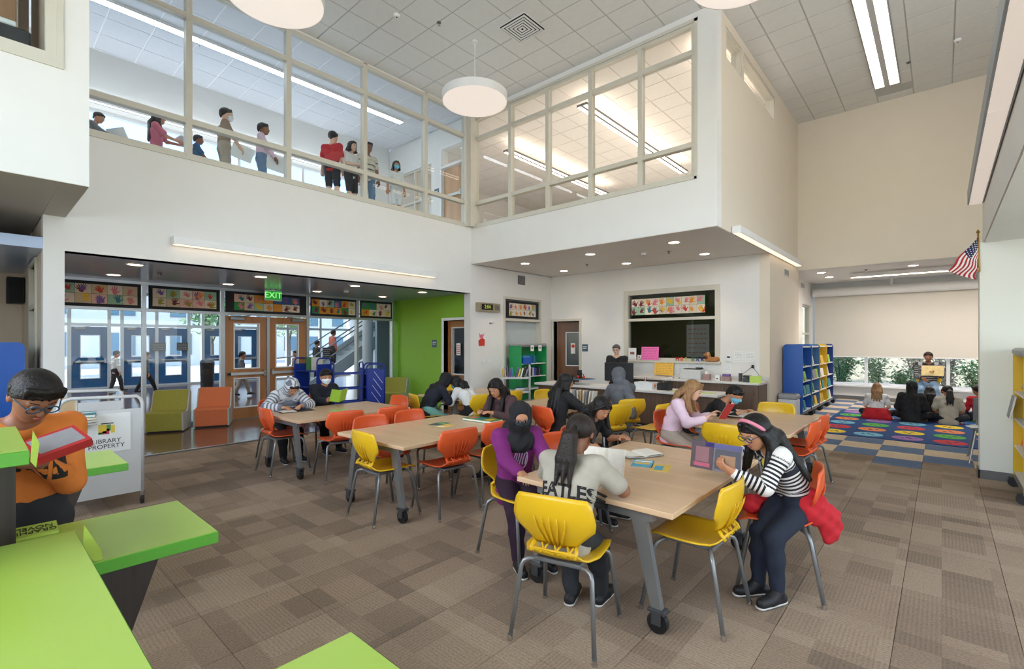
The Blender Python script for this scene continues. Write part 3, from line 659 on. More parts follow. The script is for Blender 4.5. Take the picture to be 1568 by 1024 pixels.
P1 = [0, 0, 1, 1, 2, 2, 3, 4]; P2 = [0, 1, 2, 5, 6, 7, 3, 4]
def entry_art(y0, y1, ma, mb, pal, seed, label):
    w = y1 - y0; n = max(2, round((w - ma - mb) / .2)); sw = (w - ma - mb) / n
    art('children_mural', label, XF(-10.765, (y0 + y1) / 2, 2.405), w, .43, navy_m, n, 2, sw, .165, -w / 2 + ma, -.165, pal, seed)
entry_art(.70, 2.06, .05, .05, P1, 1, 'black panel of handprint paintings over the entry glass, leftmost, cream sheets')
entry_art(2.17, 3.33, .06, .06, P1, 2, 'black panel of handprint paintings over the entry glass, second from the left')
entry_art(3.43, 5.09, .16, .16, P2, 3, 'black panel of handprint paintings behind the exit sign, over the wooden doors')
entry_art(5.18, 6.34, .03, .03, P2, 4, 'black panel of handprint paintings over the entry glass, right of the doors')
entry_art(6.44, 7.37, .04, .04, P2, 5, 'black panel of handprint paintings next to the green wall, smallest of the row')
art('art_strip', 'two-row strip of drawings in the upper pane of the office window', YF(-4.58, 10.33, 2.40), 1.75, .42, navy_m, 10, 2, .170, .185, -.85, -.19, [0, 1, 1, 1, 3, 1], 6, back=False)
art('children_mural', 'framed black panel of five drawings over the recessed panel by the green shelf', XF(-7.81, 9.18, 2.38), 1.24, .42, navy_m, 6, 2, .17, .155, -.51, -.155, [3, 1, 1, 1, 0], 8)
# ------------------------------------------------------------------ doors
def lite_leaf(b, w, h, lites, th=.045):
    """door leaf panel with openings, in its own plane (x across from the hinge, z up)"""
    for l, r, c, t in rects(0, w, 0, h, lites): b.box(l, r, -th / 2, th / 2, c, t)
    return b
def door(name, M, w, h, lites, m=wood_m, bead=white_m, g=glass, bar=True, closer=True, side=1, lever=False):
    d = thing(name, None, None); d['kind'] = 'structure'; d.matrix_world = M
    leaf = lite_leaf(MB(), w, h, lites).build('leaf', m, d)
    for (l, r, c, t) in lites:
        fb = MB(); e = .022
        for s in (-.028, .028):
            fb.box(l, r, s - .006, s + .006, c, c + e).box(l, r, s - .006, s + .006, t - e, t).box(l, l + e, s - .006, s + .006, c + e, t - e).box(r - e, r, s - .006, s + .006, c + e, t - e)
        fb.build('glazing_bead', bead, d); MB().box(l + .001, r - .001, -.004, .004, c + .001, t - .001).build('pane', g, d)
    if bar:
        b = MB().box(.03, w - .03, -.09 * side - .02, -.09 * side + .02, .895, .955, .006); o = b.build('push_bar', mat('satin_bar', (196, 198, 198), .35, .6, noise=(5, .02)), d)
        MB().box(w - .09 if True else 0, w - .03, -.10 * side - .03, -.025 * side, .86, 1.0, .006).build('latch_case', chrome_m, d)
        MB().box(.03, .09, -.09 * side - .02, -.025 * side, .89, .96, .004).build('hinge_bracket', chrome_m, d)
    if closer:
        MB().box(.08, .34, -.10 * side, -.025 * side, h - .085, h - .02, .006).build('closer', steel_m, d); MB().tube([(.2, -.09 * side, h - .02), (.45, -.12 * side, h + .01)], .01, 6).build('closer_arm', steel_m, d)
    if lever:
        MB().tube([(w - .06, -.03 * side, .96), (w - .06, -.07 * side, .96), (w - .16, -.075 * side, .96)], .010, 8).lathe([(.03, 0), (.03, .01)], 14, M=T(w - .06, -.03 * side, .96) @ Matrix.Rotation(PI / 2, 4, 'X')).build('lever_handle', chrome_m, d, SM)
    return d
DM = lambda x, y, dx, dy: Matrix(((dx, -dy, 0, x), (dy, dx, 0, y), (0, 0, 1, 0), (0, 0, 0, 1)))
L2 = [(.16, .67, 1.02, 1.97), (.16, .67, .22, .84)]
# the pair of entry doors: left leaf hinged at the left, right leaf hinged at the right
door('door_1', DM(-10.83, 3.435, 0, 1), .80, 2.11, L2, side=1).location.z = .01
def mirror(L, w): return [(w - r, w - l, c, t) for l, r, c, t in L]
door('door_2', DM(-10.83, 5.095, 0, -1), .80, 2.11, L2, side=-1).location.z = .01
struct('trim_8', MB().box(-10.9, -10.78, 4.24, 4.30, 0, 2.14).box(-10.89, -10.77, 3.36, 3.43, 0, 2.16).box(-10.89, -10.77, 5.10, 5.16, 0, 2.16), silver_m)
struct('trim_9', MB().box(-10.9, -10.75, 3.43, 5.1, .0, .012), MATS['metal_strip'])
# green wall door
struct('trim_10', MB().box(-8.84, -8.78, 7.43, 7.62, 0, 2.15).box(-7.97, -7.91, 7.43, 7.62, 0, 2.15).box(-8.78, -7.97, 7.43, 7.62, 2.09, 2.15), white_m)
door('door_3', DM(-8.775, 7.60, 1, 0), .80, 2.08, [(.14, .66, .82, 1.93)], bar=False, closer=False, side=1, lever=True).location.z = .005
t = thing('paper_notice', 'red and white notice taped inside the green wall door glass', 'notice', (-8.39, 7.565, 1.42))
MB().box(-.07, .07, -.004, 0, -.14, .14).build('sheet', paper_m, t)
for k in range(5): MB().box(-.05, .05, -.006, -.004, -.11 + k * .045, -.09 + k * .045).build('text_line', red_m, t)
# recessed panel with the drawings over it
struct('trim_11', MB().box(-7.99, -7.78, 8.46, 8.52, 0, 2.68).box(-7.99, -7.78, 9.84, 9.90, 0, 2.68).box(-7.99, -7.78, 8.52, 9.84, 2.62, 2.68).box(-7.99, -7.78, 8.52, 9.84, 2.10, 2.16), frame_m)
struct('door_4', MB().box(-7.96, -7.93, 8.52, 9.84, 0, 2.1), mat('recess_panel_grey', (190, 198, 198), .6, noise=(3, .02)))
struct('trim_12', MB().box(-7.98, -7.94, 8.52, 9.84, 2.16, 2.62), MATS['recess_panel_grey'])
# back wall: brown door standing ajar inside
struct('trim_13', MB().box(-7.775, -7.72, 10.33, 10.52, 0, 2.19).box(-6.90, -6.845, 10.33, 10.52, 0, 2.19).box(-7.72, -6.90, 10.33, 10.52, 2.13, 2.19), frame_m)
door('door_5', DM(-7.71, 10.50, math.cos(.35), math.sin(.35)), .80, 2.11, [(.24, .62, .95, 1.85)], mat('door_wood_brown', (128, 80, 42), .4, wave=((3, 3, .35), (96, 58, 30), .6)), g=mat('wired_grey_glass', (58, 66, 72), .18, noise=(7, .05)), bar=False, closer=False, lever=True, side=1).location.z = .005
t = thing('paper_notice', 'small notice behind the glass of the brown back door', 'notice', (-7.28, 10.62, 1.42), .35)
MB().box(-.06, .06, -.004, 0, -.14, .14).build('sheet', paper_m, t); MB().lathe([(.03, 0), (.045, .004)], 16, M=T(0, -.008, .06) @ Matrix.Rotation(PI / 2, 4, 'X')).build('red_ring', red_m, t)
# office window frame, panes, and what is seen inside
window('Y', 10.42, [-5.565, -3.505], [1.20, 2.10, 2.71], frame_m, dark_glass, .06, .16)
struct('trim_14', MB().box(-5.64, -5.58, 10.335, 10.36, 1.11, 2.79).box(-3.49, -3.43, 10.335, 10.36, 1.11, 2.79).box(-5.58, -3.49, 10.335, 10.36, 2.73, 2.79).box(-5.66, -3.41, 10.28, 10.37, 1.13, 1.175), frame_m)
# bay door frame and upstairs corridor door
struct('trim_15', MB().box(-9.55, -9.49, .555, .72, 0, 2.66).box(-8.63, -8.57, .555, .72, 0, 2.66).box(-9.49, -8.63, .555, .72, 2.6, 2.66).box(-9.49, -8.63, .555, .72, 2.02, 2.08), frame_m)
struct('door_6', MB().box(-9.49, -8.63, .64, .68, 0, 2.02), bay_m); struct('window_22', MB().box(-9.49, -8.63, .64, .65, 2.09, 2.6), bay_m)
struct('trim_16', MB().box(-8.86, -8.80, 7.39, 7.6, UF, 6.17).box(-8.06, -8.001, 7.39, 7.6, UF, 6.17).box(-8.8, -8.06, 7.39, 7.6, 6.11, 6.17).box(-8.8, -8.06, 7.39, 7.6, 5.66, 5.71), white_m)
d = door('door_7', DM(-8.79, 7.5, 1, 0), .72, 1.58, [], mat('pale_oak_door', (206, 166, 128), .45, wave=((6, 6, .3), (186, 146, 110), .5)), bar=True, closer=False); d.location.z = UF + .01
struct('window_21', MB().box(-8.79, -8.07, 7.5, 7.508, 5.71, 6.11), glass)

# ------------------------------------------------------------------ lobby beyond the glass: blue doors, stairs
def bluedoor(name, y, w=.92):
    d = door(name, DM(-21.5, y, 0, 1), w, 2.1, [(.22, w - .18, 1.05, 1.82), (.22, w - .18, .34, .86)], steelblue, white_m, glass, True, True)
    d.location.z = .01
for i, y in enumerate((1.0, 2.25, 3.62, 4.62, 6.1, 7.1)): bluedoor('door_%d' % (8 + i), y)
b = MB()
for y in (-1.0, .0, .93, 1.98, 2.2, 3.22, 3.57, 4.57, 5.58, 6.05, 7.05, 8.07, 9.3, 10.8): b.box(-21.56, -21.42, y - .05, y + .05, 0, 3.4)
struct('trim_17', b.box(-21.55, -21.43, -3.9, 12.3, 2.13, 2.23).box(-21.55, -21.43, -3.9, 12.3, 0, .06).box(-21.55, -21.43, -3.9, 12.3, 3.25, 3.35), mat('lobby_mullion', (204, 212, 216), .4, .2, noise=(5, .02)))
struct('window_20', MB().box(-21.5, -21.494, -3.9, 12.3, 2.23, 3.25), glass)
stair_m = mat('stair_steel', (192, 202, 208), .4, .3, noise=(5, .03))
t = thing('staircase', 'grey steel staircase rising to the right behind the entry glass', 'staircase', (-15.0, 7.1, 0))
for sx in (0, -1.5): MB().prism([(0, -.02), (.28, -.02), (5.2, 3.05), (5.2, 3.35), (4.95, 3.35), (0, .28)], sx - .04, sx + .04, axis='X').build('stringer', stair_m, t)
for k in range(17): MB().box(-1.46, -.04, .25 + k * .29, .25 + k * .29 + .30, .155 + k * .18, .195 + k * .18, .004).build('tread', stair_m, t)
for k in range(17): MB().box(-1.46, -.04, .25 + k * .29, .25 + k * .29 + .02, .02 + k * .18, .155 + k * .18).build('riser', stair_m, t)
for sx in (0, -1.5):
    for q in (.55, .9): MB().tube([(sx, -.3, .15 + q), (sx, .2, .2 + q), (sx, 5.1, 3.2 + q)], .022, 8).build('handrail', steel_m, t, SM)
    for q in range(4): MB().tube([(sx, .1 + q * 1.6, .2 + q * .98), (sx, .1 + q * 1.6, 1.06 + q * .98)], .02, 6).build('post', steel_m, t)
t = thing('lobby_column', 'round grey column under the lobby staircase', 'column', (-14.2, 8.78, 0)); MB().lathe([(.22, .0), (.22, .08), (.17, .1), (.17, 3.34)], 24).build('shaft', lob_m, t, SM)
# outdoor buildings and greenery
white_b = mat('white_render', (226, 224, 218), .9, noise=(.5, .03)); pane_b = mat('far_window_glass', (96, 132, 150), .15, noise=(.3, .1))
def building(label, x, y, w, d, h, nx, nz, face_x=True):
    t = thing('building', label, 'building', (x, y, -.26)); MB().box(-d, 0, -w / 2, w / 2, 0, h).build('wall', white_b, t); MB().box(-d - .2, .2, -w / 2 - .2, w / 2 + .2, h, h + .25).build('roof', white_b, t)
    for i in range(nx):
        for j in range(nz):
            yy = -w / 2 + (i + .5) * w / nx; zz = .9 + j * 3
            f = MB().box(0, .06, yy - .75, yy + .75, zz - .06, zz + 1.66).build('window', steel_m, t); MB().box(.06, .075, yy - .68, yy + .68, zz, zz + 1.6).build('pane', pane_b, f)
building('white building with blue windows across the yard beyond the lobby doors', -46, 4, 26, 8, 7, 7, 2)
building('taller pale building seen through the right entry door', -58, 27, 18, 8, 11, 6, 3)
leaf_m = [mat('leaf_%d' % i, c, .6, noise=(6, .15)) for i, c in enumerate(((112, 150, 92), (142, 172, 112), (176, 186, 140), (186, 172, 144)))]
bark_m = mat('bark', (96, 82, 66), .9, noise=(8, .15))
def shrub(name, label, x, y, h, r, n, seed, lm, cat='shrub', leaf=.05, z0=-.26, trunk=.0, group=None):
    R = random.Random(seed); t = thing(name, label, cat, (x, y, z0), 0, group)
    st = MB(); lv = MB()
    ns = 7 if trunk == 0 else 5
    if trunk: st.tube([(0, 0, 0), (.05, 0, trunk)], [.12, .08], 7)
    tips = []
    for k in range(ns):
        a = R.uniform(0, 2 * PI); q = R.uniform(.4, 1)
        p0 = Vector((0, 0, trunk)); p1 = Vector((math.cos(a) * r * q * .45, math.sin(a) * r * q * .45, trunk + (h - trunk) * .55)); p2 = Vector((math.cos(a) * r * q, math.sin(a) * r * q, trunk + (h - trunk) * R.uniform(.75, 1)))
        st.tube([p0, p1, p2], [.018 if not trunk else .06, .012 if not trunk else .04, .005], 5); tips.append((p0, p1, p2))
    for i in range(n):
        p0, p1, p2 = R.choice(tips); f = R.uniform(.25, 1.05); p = p0.lerp(p1, f * 2) if f < .5 else p1.lerp(p2, (f - .5) * 2)
        s = r * .3; p = p + Vector((R.gauss(0, s), R.gauss(0, s), R.gauss(0, s * .7)))
        if p.z < .05: continue
        L_ = leaf * R.uniform(.7, 1.4); M = T(*p) @ Euler((R.uniform(-1, 1), R.uniform(-1, 1), R.uniform(0, 6.3))).to_matrix().to_4x4()
        lv.add([M @ Vector(v) for v in ((0, -L_, 0), (L_ * .4, 0, .1 * L_), (0, L_, 0), (-L_ * .4, 0, .1 * L_))], [(0, 1, 2), (0, 2, 3)])
    st.build('stem' if not trunk else 'trunk', bark_m, t, SM); o = lv.build('foliage', lm, t); o['kind'] = 'stuff'
for x, y, h, r, k, lb in ((-2.3, 17.6, 1.5, .34, 0, 'leafy green shrub outside the left end of the reading nook window'), (-1.5, 18.5, 1.6, .36, 2, 'pale tall shrub outside the nook window left of the first bar'), (-.7, 17.6, 1.05, .34, 0, 'low green shrub outside the nook window, middle pane'),
        (.1, 18.6, 1.6, .36, 3, 'dry tan shrub behind the storyteller outside the window'), (.75, 17.6, 1.35, .34, 1, 'mid green shrub outside the nook window right of the storyteller'), (1.6, 18.4, 1.5, .36, 0, 'dark green shrub at the right end of the nook window'), (-2.6, 20.2, 2.0, .5, 3, 'dry tan shrub far back on the left of the nook window'), (-.6, 20.4, 2.2, .5, 3, 'dry tan shrub far back in the middle of the nook window'), (1.3, 20.2, 2.2, .5, 2, 'pale shrub far back on the right of the nook window')):
    shrub('garden_shrub', lb, x, y, h, r, 1100, int(50 + x * 10), leaf_m[k], leaf=.05, group='shrubs outside the nook window')
for i, (x, y) in enumerate(((-32, 9.5), (-40, 17.5), (-36, 1.5))):
    shrub('tree', ['green tree beyond the lobby doors, left of the tall pale building', 'green tree in front of the tall pale building', 'green tree at the left in the yard beyond the lobby'][i], x, y, 5.5, 1.8, 1500, 60 + i, leaf_m[i % 2], 'tree', .16, trunk=1.8)
# ------------------------------------------------------------------ tables
def table(x, y, label, rz=0., L_=1.56):
    t = thing('library_table', label, 'table', (x, y, 0), rz, 'library tables'); W2, H2 = .535, L_ / 2
    MB().box(-W2, W2, -H2, H2, .658, .690, .004).build('table_top', table_m, t)
    MB().box(-.30, .30, -.02, .02, .60, .657).box(-.40, .40, -H2 + .05, -H2 + .10, .60, .657).box(-.40, .40, H2 - .10, H2 - .05, .60, .657).box(-.02, .02, -H2 + .1, H2 - .1, .60, .655).build('under_frame', steel_m, t)
    for sx in (-1, 1):
        for sy in (-1, 1):
            yy = sy * (H2 - .075); b = MB()
            xt, xb = sx * .30, sx * .42
            b.prism([(xt - .045, .655), (xb - .03, .12), (xb + .03, .12), (xt + .045, .655)], yy - .019, yy + .019, axis='Y')
            lg = b.build('leg', steel_m, t)
            c = MB(); c.tube([(xb, yy - .016, .058), (xb, yy + .016, .058)], .058, 18).build('wheel', black_m, lg)
            MB().box(xb - .028, xb + .028, yy - .032, yy - .019, .05, .125, .003).box(xb - .028, xb + .028, yy + .019, yy + .032, .05, .125, .003).box(xb - .05, xb + .05, yy - .034, yy + .034, .112, .135, .006).build('caster_fork', mat('caster_dark', (60, 61, 63), .5, noise=(8, .04)), lg)
    return t
TB = {}
for k, (x, y, l) in enumerate(((-1.575, 3.20, 'maple table nearest the camera, with five readers around it'), (-3.96, 3.22, 'maple table in the middle ringed by orange chairs, one yellow chair at its near end'), (-5.97, 3.24, 'maple table nearest the entry doors where a hooded child reads'),
        (-1.62, 6.02, 'maple table on the right in front of the reception counter'), (-4.17, 5.88, 'maple table before the counter with a row of books standing on it'), (-6.15, 5.88, 'maple table by the green wall with only yellow chairs'))):
    TB[k + 1] = table(x, y, l, (0, .02, .02, 0, 0, 0)[k])
# ------------------------------------------------------------------ chairs
yel = mat('yellow_plastic', (228, 182, 30), .3, noise=(6, .02), spec=.5); ora = mat('orange_plastic', (226, 92, 44), .32, noise=(6, .02), spec=.5)
def interp(t, K):
    for (a, p), (b, q) in zip(K, K[1:]):
        if t <= b: return p + (q - p) * (t - a) / (b - a)
    return K[-1][1]
def back_pt(u, v):
    w = interp(v, ((0, .115), (.12, .135), (.42, .222), (.6, .230), (.85, .215), (.95, .206), (1, .19)))
    x = (u * 2 - 1) * w; q = (x / .23) ** 2
    return (x, -.185 - .065 * v - .028 * math.sin(v * PI) + .050 * q + (.02 * (1 - v) ** 2), .515 + .285 * v - .016 * q * v)
def seat_pt(u, v):      # v from rear (0) to front (1)
    w = interp(v, ((0, .125), (.10, .165), (.3, .212), (.7, .215), (.93, .195), (1, .175)))
    x = (u * 2 - 1) * w; y = -.21 + .44 * v; q = (x / .21) ** 2
    z = .452 - .020 * math.sin(v * PI) * (1 - q * .6) + .012 * q - .035 * max(0, (v - .8) / .2) ** 2 + .045 * max(0, (.14 - v) / .14) ** 1.5
    return (x, y, z)
def make_chair(m, label, group):
    t = thing('shell_chair', label, 'chair', (0, 0, 0), 0, group)
    MB().grid(lambda a, b: back_pt(a, b), 16, 12, .009).build('backrest', m, t, True)
    rb = MB()
    for k in range(5):      # moulded ribs on the rear face
        u = .5 + (k - 2) * .085
        pts = [Vector(back_pt(u + (k - 2) * .012 * v, v)) + Vector((0, -.011, 0)) for v in (.06, .2, .35, .5, .62)]
        rb.tube(pts, [.006, .006, .005, .004, .002], 5)
    rb.build('back_rib', m, t, True)['kind'] = 'stuff'
    MB().grid(lambda a, b: seat_pt(1 - a, b), 14, 14, .009).build('seat', m, t, True)
    w = MB()
    for k in range(7):      # open lattice between seat and back
        x = -.105 + k * .035
        w.tube([(x, -.207, .487), (x + (.016 if k % 2 else -.016), -.200, .503), (x, -.178, .528)], .0065, 5)
    w.tube([(-.12, -.208, .485), (-.125, -.198, .505), (-.118, -.172, .53)], .011, 6).tube([(.12, -.208, .485), (.125, -.198, .505), (.118, -.172, .53)], .011, 6)
    w.tube([(-.12, -.200, .504), (0, -.208, .504), (.12, -.200, .504)], .007, 6); w.build('waist_lattice', m, t, True)['kind'] = 'stuff'
    MB().box(-.13, .13, -.15, .15, .408, .430, .006).build('under_plate', grey_base, t)
    for sx in (-1, 1):
        for sy in (-1, 1):
            yb = .235 if sy > 0 else -.235
            pts = [(sx * .07, sy * .10, .414), (sx * .165, sy * .145, .412), (sx * .188, sy * .158, .40), (sx * .198, sy * .168, .375), (sx * .232, yb, .018)]
            lg = MB().tube(pts, .0125, 10).build('leg', steel_m, t, True)
            MB().lathe([(.016, 0), (.017, .004), (.013, .02), (.012, .03)], 12, c=(sx * .233, yb + sy * .001, 0)).build('glide', chrome_m, lg, SM)
    return t
first = {}
def chair(x, y, dx, dy, col, label):
    m, g = (yel, 'yellow shell chairs') if col == 'y' else (ora, 'orange shell chairs')
    if col not in first:
        t = make_chair(m, label, g); t.location = (x, y, 0); t.rotation_euler = (0, 0, face(dx, dy)); first[col] = t
    else: t = dup(first[col], (x, y, 0), face(dx, dy), label, g)
    return t
chair(-1.55, 2.20, -.25, .97, 'y', 'yellow shell chair under the girl with the ponytail, nearest the camera')
chair(-1.10, 2.89, -1, 0, 'y', 'empty yellow shell chair tucked at the right side of the nearest table')
chair(-.80, 3.54, -.97, -.22, 'o', 'orange shell chair holding the girl in the striped top')
chair(-2.34, 2.74, .99, -.12, 'y', 'yellow shell chair under the child in the purple hoodie')
chair(-2.30, 3.33, 1, -.06, 'o', 'empty orange shell chair just beyond the child in the purple hoodie')
chair(-2.42, 3.84, .98, .0, 'o', 'orange shell chair under the girl reaching over the nearest table')
chair(-1.56, 5.06, .06, 1, 'y', 'empty yellow shell chair behind the striped girl, seen from its ribbed back')
chair(-1.16, 5.66, -1, .05, 'o', 'nearer of two empty orange shell chairs at the right side of the right table')
chair(-1.17, 6.22, -1, .05, 'o', 'farther of two empty orange shell chairs at the right side of the right table')
chair(-2.22, 5.32, 1, .08, 'o', 'orange shell chair under the blonde girl in pink')
chair(-2.2, 6.2, 1, 0, 'o', 'orange shell chair hidden behind the blonde girl, holding a masked child')
chair(-1.60, 6.78, .05, -1, 'y', 'yellow shell chair at the far end of the right table near the blue bookcases')
chair(-3.26, 5.56, -.93, .36, 'y', 'empty yellow shell chair just right of the girl in the grey hijab')
chair(-2.86, 6.02, -.97, .2, 'y', 'second empty yellow shell chair pulled out towards the counter')
chair(-3.40, 6.24, -.86, .5, 'y', 'yellow shell chair under the girl in the grey hijab')
chair(-3.64, 4.90, .25, .97, 'o', 'orange shell chair under the long haired girl in black')
chair(-4.76, 6.35, 1, 0, 'y', 'yellow shell chair on the far side of the table with standing books')
chair(-3.82, 2.53, .05, 1, 'y', 'empty yellow shell chair at the near end of the middle table')
chair(-3.50, 3.00, -.99, .10, 'o', 'empty orange shell chair at the right side of the middle table, nearer one')
chair(-3.51, 3.55, -.99, .10, 'o', 'empty orange shell chair at the right side of the middle table, farther one')
chair(-4.38, 2.88, 1, .05, 'o', 'empty orange shell chair at the left side of the middle table, nearer one')
chair(-4.42, 3.42, 1, .05, 'o', 'empty orange shell chair at the left side of the middle table, farther one')
chair(-3.95, 4.36, 0, -1, 'o', 'orange shell chair under the girl in the brown sweater')
chair(-6.07, 2.58, .04, 1, 'o', 'empty orange shell chair at the near end of the table by the entry')
chair(-5.32, 2.92, -.98, .18, 'o', 'empty orange shell chair at the right side of the entry table, nearer one')
chair(-5.26, 3.50, -.99, .08, 'o', 'empty orange shell chair at the right side of the entry table, farther one')
chair(-5.98, 4.02, 0, -1, 'o', 'empty orange shell chair at the far end of the entry table')
chair(-6.74, 2.84, 1, .05, 'o', 'orange shell chair under the hooded child')
chair(-6.80, 3.46, 1, .05, 'o', 'orange shell chair under the masked child with the green book')
chair(-5.98, 4.72, .30, .95, 'y', 'yellow shell chair under the child in teal trousers')
chair(-5.42, 5.20, -.97, .1, 'y', 'yellow shell chair under the teal masked child at the far left table')
chair(-5.42, 5.90, -1, 0, 'y', 'empty yellow shell chair at the right side of the far left table')
chair(-6.86, 6.05, 1, 0, 'y', 'empty yellow shell chair between the far table and the green wall door')

# ------------------------------------------------------------------ lime-topped display shelves in the foreground
def display(x0, label, card):
    """double sided unit running along y; x0 = outer edge of its left wing"""
    t = thing('display_shelf', label, 'shelf', (x0, 0, 0), 0, 'lime topped display shelves'); Y0 = -1.7; mat('lime_fin', (168, 192, 70), .4, noise=(5, .03))
    def slab(a, b, y1, z, nm, th=.042):
        s = MB().box(a + .003, b - .003, Y0, y1 - .003, z - .002, z).build(nm, lime_m, t)
        MB().box(a, b, Y0, y1, z - th, z - .0022, .002).build('edge_band', limeedge_m, s)
    slab(0, .51, .60, .90, 'wing_top'); slab(1.42, 1.93, .60, .90, 'wing_top'); slab(.39, 1.54, .227, .98, 'centre_top')
    pl = [(.43, .857), (Y0, .857), (Y0, 0), (.14, 0)][::-1]
    for a in (.03, .455, 1.45, 1.875): MB().prism(pl, a, a + .025, axis='X').build('side_panel', darkwood_m, t)
    MB().box(.50, 1.43, Y0 + .02, .17, .90, .937).build('crown_panel', darkwood_m, t); MB().box(.485, 1.445, Y0, .10, 0, .899).build('body', darkwood_m, t)
    for a in (.056, 1.476):
        for z in (.16, .52): MB().box(a, a + .398, Y0 + .02, .10 + .18 * z, z - .012, z + .012).build('shelf', darkwood_m, t)
    for a in ((.49,) if card else (.49, 1.44)):     # lime fins standing at the ends of the centre top
        MB().prism([(.232, .94), (.285, .862), (.276, .93), (.236, 1.02)], a - .004, a + .004, axis='X').build('fin', mat('lime_fin', (176, 206, 56), .4, noise=(5, .03)), t)
    if card:
        MB().box(-.10, .48, Y0, .115, 1.266, 1.27).build('riser_top', lime_m, t); MB().box(-.105, .485, Y0, .118, 1.226, 1.2655, .002).build('edge_band', limeedge_m, t)
        MB().box(.13, .155, Y0, .105, .903, 1.225).box(-.06, -.035, Y0, .105, .903, 1.225).build('side_panel', darkwood_m, t); MB().box(-.034, .129, Y0, .07, .91, 1.22).build('riser_body', navy_m, t)
        MB().prism([(.119, 1.235), (.131, 1.215), (.138, 1.285), (.124, 1.325)], .484, .488, axis='X').build('fin', MATS['lime_fin'], t)
        c = MB().prism([(.015, .9), (.10, .9), (.095, .908), (.02, .925)], .02, .215, axis='Y').build('label_holder', MATS['lime_fin'], t)
        text('lettering', 'GRAPHIC\nNOVELS', .030, mat('print_black', (26, 26, 26), .6, noise=(20, .05)), plane_M((.058, .150, .9175), (0, -1, 0), (.974, 0, -.23)), t, .0006, .85)
    return t
display(-2.46, 'lime topped display shelf filling the bottom left corner', True)
display(-5.36, 'lime topped display shelf behind the boy in orange', False)

# ------------------------------------------------------------------ reception
t = thing('reception_counter', 'long walnut reception counter with a pale top', 'counter', (0, 0, 0))
MB().box(-6.6, -2.75, 8.15, 8.85, .67, .71, .004).build('counter_top', counter_m, t)
for k in range(5): MB().box(-6.52 + k * .74, -6.52 + (k + 1) * .74 - .004, 8.25, 8.27, .09, .668).build('front_panel', walnut_m, t)
MB().box(-6.55, -2.80, 8.30, 8.32, 0, .09).build('toe_kick', navy_m, t)
MB().box(-2.82, -2.795, 8.25, 8.82, 0, .668).build('end_panel', walnut_m, t); MB().box(-6.57, -6.545, 8.25, 8.82, 0, .668).build('end_panel', walnut_m, t)
t = thing('back_counter', 'walnut base cabinets with a pale top along the office wall', 'cabinet', (0, 0, 0))
MB().box(-5.2, -2.52, 9.70, 10.335, .78, .82, .004).box(-5.2, -2.52, 10.32, 10.34, .82, .90).build('counter_top', counter_m, t)
MB().box(-5.18, -2.54, 9.78, 10.33, 0, .10).build('toe_kick', navy_m, t); MB().box(-5.18, -2.54, 9.76, 10.33, .10, .78).build('carcass', walnut_m, t)
for k in range(5):
    x = -5.17 + k * .525; dd = MB().box(x + .004, x + .521, 9.74, 9.76, .11, .77, .002).build('door', walnut_m, t)
    MB().tube([(x + .46, 9.735, .58), (x + .46, 9.715, .585), (x + .46, 9.715, .695), (x + .46, 9.735, .70)], .005, 6).build('handle', chrome_m, dd)

# ------------------------------------------------------------------ bookcases on casters (open front towards local -y)
def bookcase(name, label, loc, rz, w, dep, h, side, inner, nsh=4, top=None, bin_=True, group=None, rounded=True):
    t = thing(name, label, 'bookcase', loc, rz, group)
    def endp(x0, x1, mm):
        r = .06; pts = [(-dep / 2, .12), (dep / 2, .12), (dep / 2, h - r)] + [(dep / 2 - r + r * math.cos(a), h - r + r * math.sin(a)) for a in (PI / 6, PI / 3, PI / 2)] + [(-dep / 2 + r - r * math.sin(a), h - r + r * math.cos(a)) for a in (0, PI / 6, PI / 3, PI / 2)]
        MB().prism(pts, x0, x1, axis='X').build('side_panel', mm, t)
    endp(-w / 2, -w / 2 + .022, side); endp(w / 2 - .022, w / 2, side)
    MB().box(-w / 2 + .022, w / 2 - .022, dep / 2 - .02, dep / 2 - .004, .14, h - .05).build('back_panel', inner, t)
    for k in range(nsh):
        z = .15 + k * (h - .32) / (nsh - .0)
        MB().box(-w / 2 + .023, w / 2 - .023, -dep / 2 + .01, dep / 2 - .021, z - .009, z + .009).build('shelf', white_m, t)
    MB().box(-w / 2 + .023, w / 2 - .023, -dep / 2 + .02, dep / 2 - .021, h - .07, h - .045).build('top_panel', top or white_m, t)
    MB().box(-w / 2, w / 2, -dep / 2, dep / 2, .10, .119).build('base', steel_m, t)
    if top: MB().box(-w / 2 - .01, w / 2 + .01, -dep / 2 - .01, dep / 2 + .01, h - .06, h + .02, .025).build('top_cap', top, t)
    for sx in (-1, 1):
        for sy in (-1, 1): MB().tube([(sx * (w / 2 - .08) - .025, sy * (dep / 2 + .0), .05), (sx * (w / 2 - .08) + .025, sy * (dep / 2 + .0), .05)], .05, 14).box(sx * (w / 2 - .08) - .03, sx * (w / 2 - .08) + .03, sy * dep / 2 - .04, sy * dep / 2 + .04, .085, .10).build('caster', black_m, t)
    return t
dkblue = mat('blue_laminate', (14, 84, 172), .4, noise=(5, .03)); navyb = mat('navy_laminate', (30, 54, 120), .4, noise=(5, .03)); skyb = mat('steel_blue_laminate', (70, 120, 168), .4, noise=(5, .03)); yelb = mat('yellow_laminate', (222, 180, 26), .4, noise=(5, .03)); grnb = mat('green_laminate', (36, 150, 84), .4, noise=(5, .03))
RB = face(-1, 0) # local +y -> -x : open front towards +x
shelfspec = []
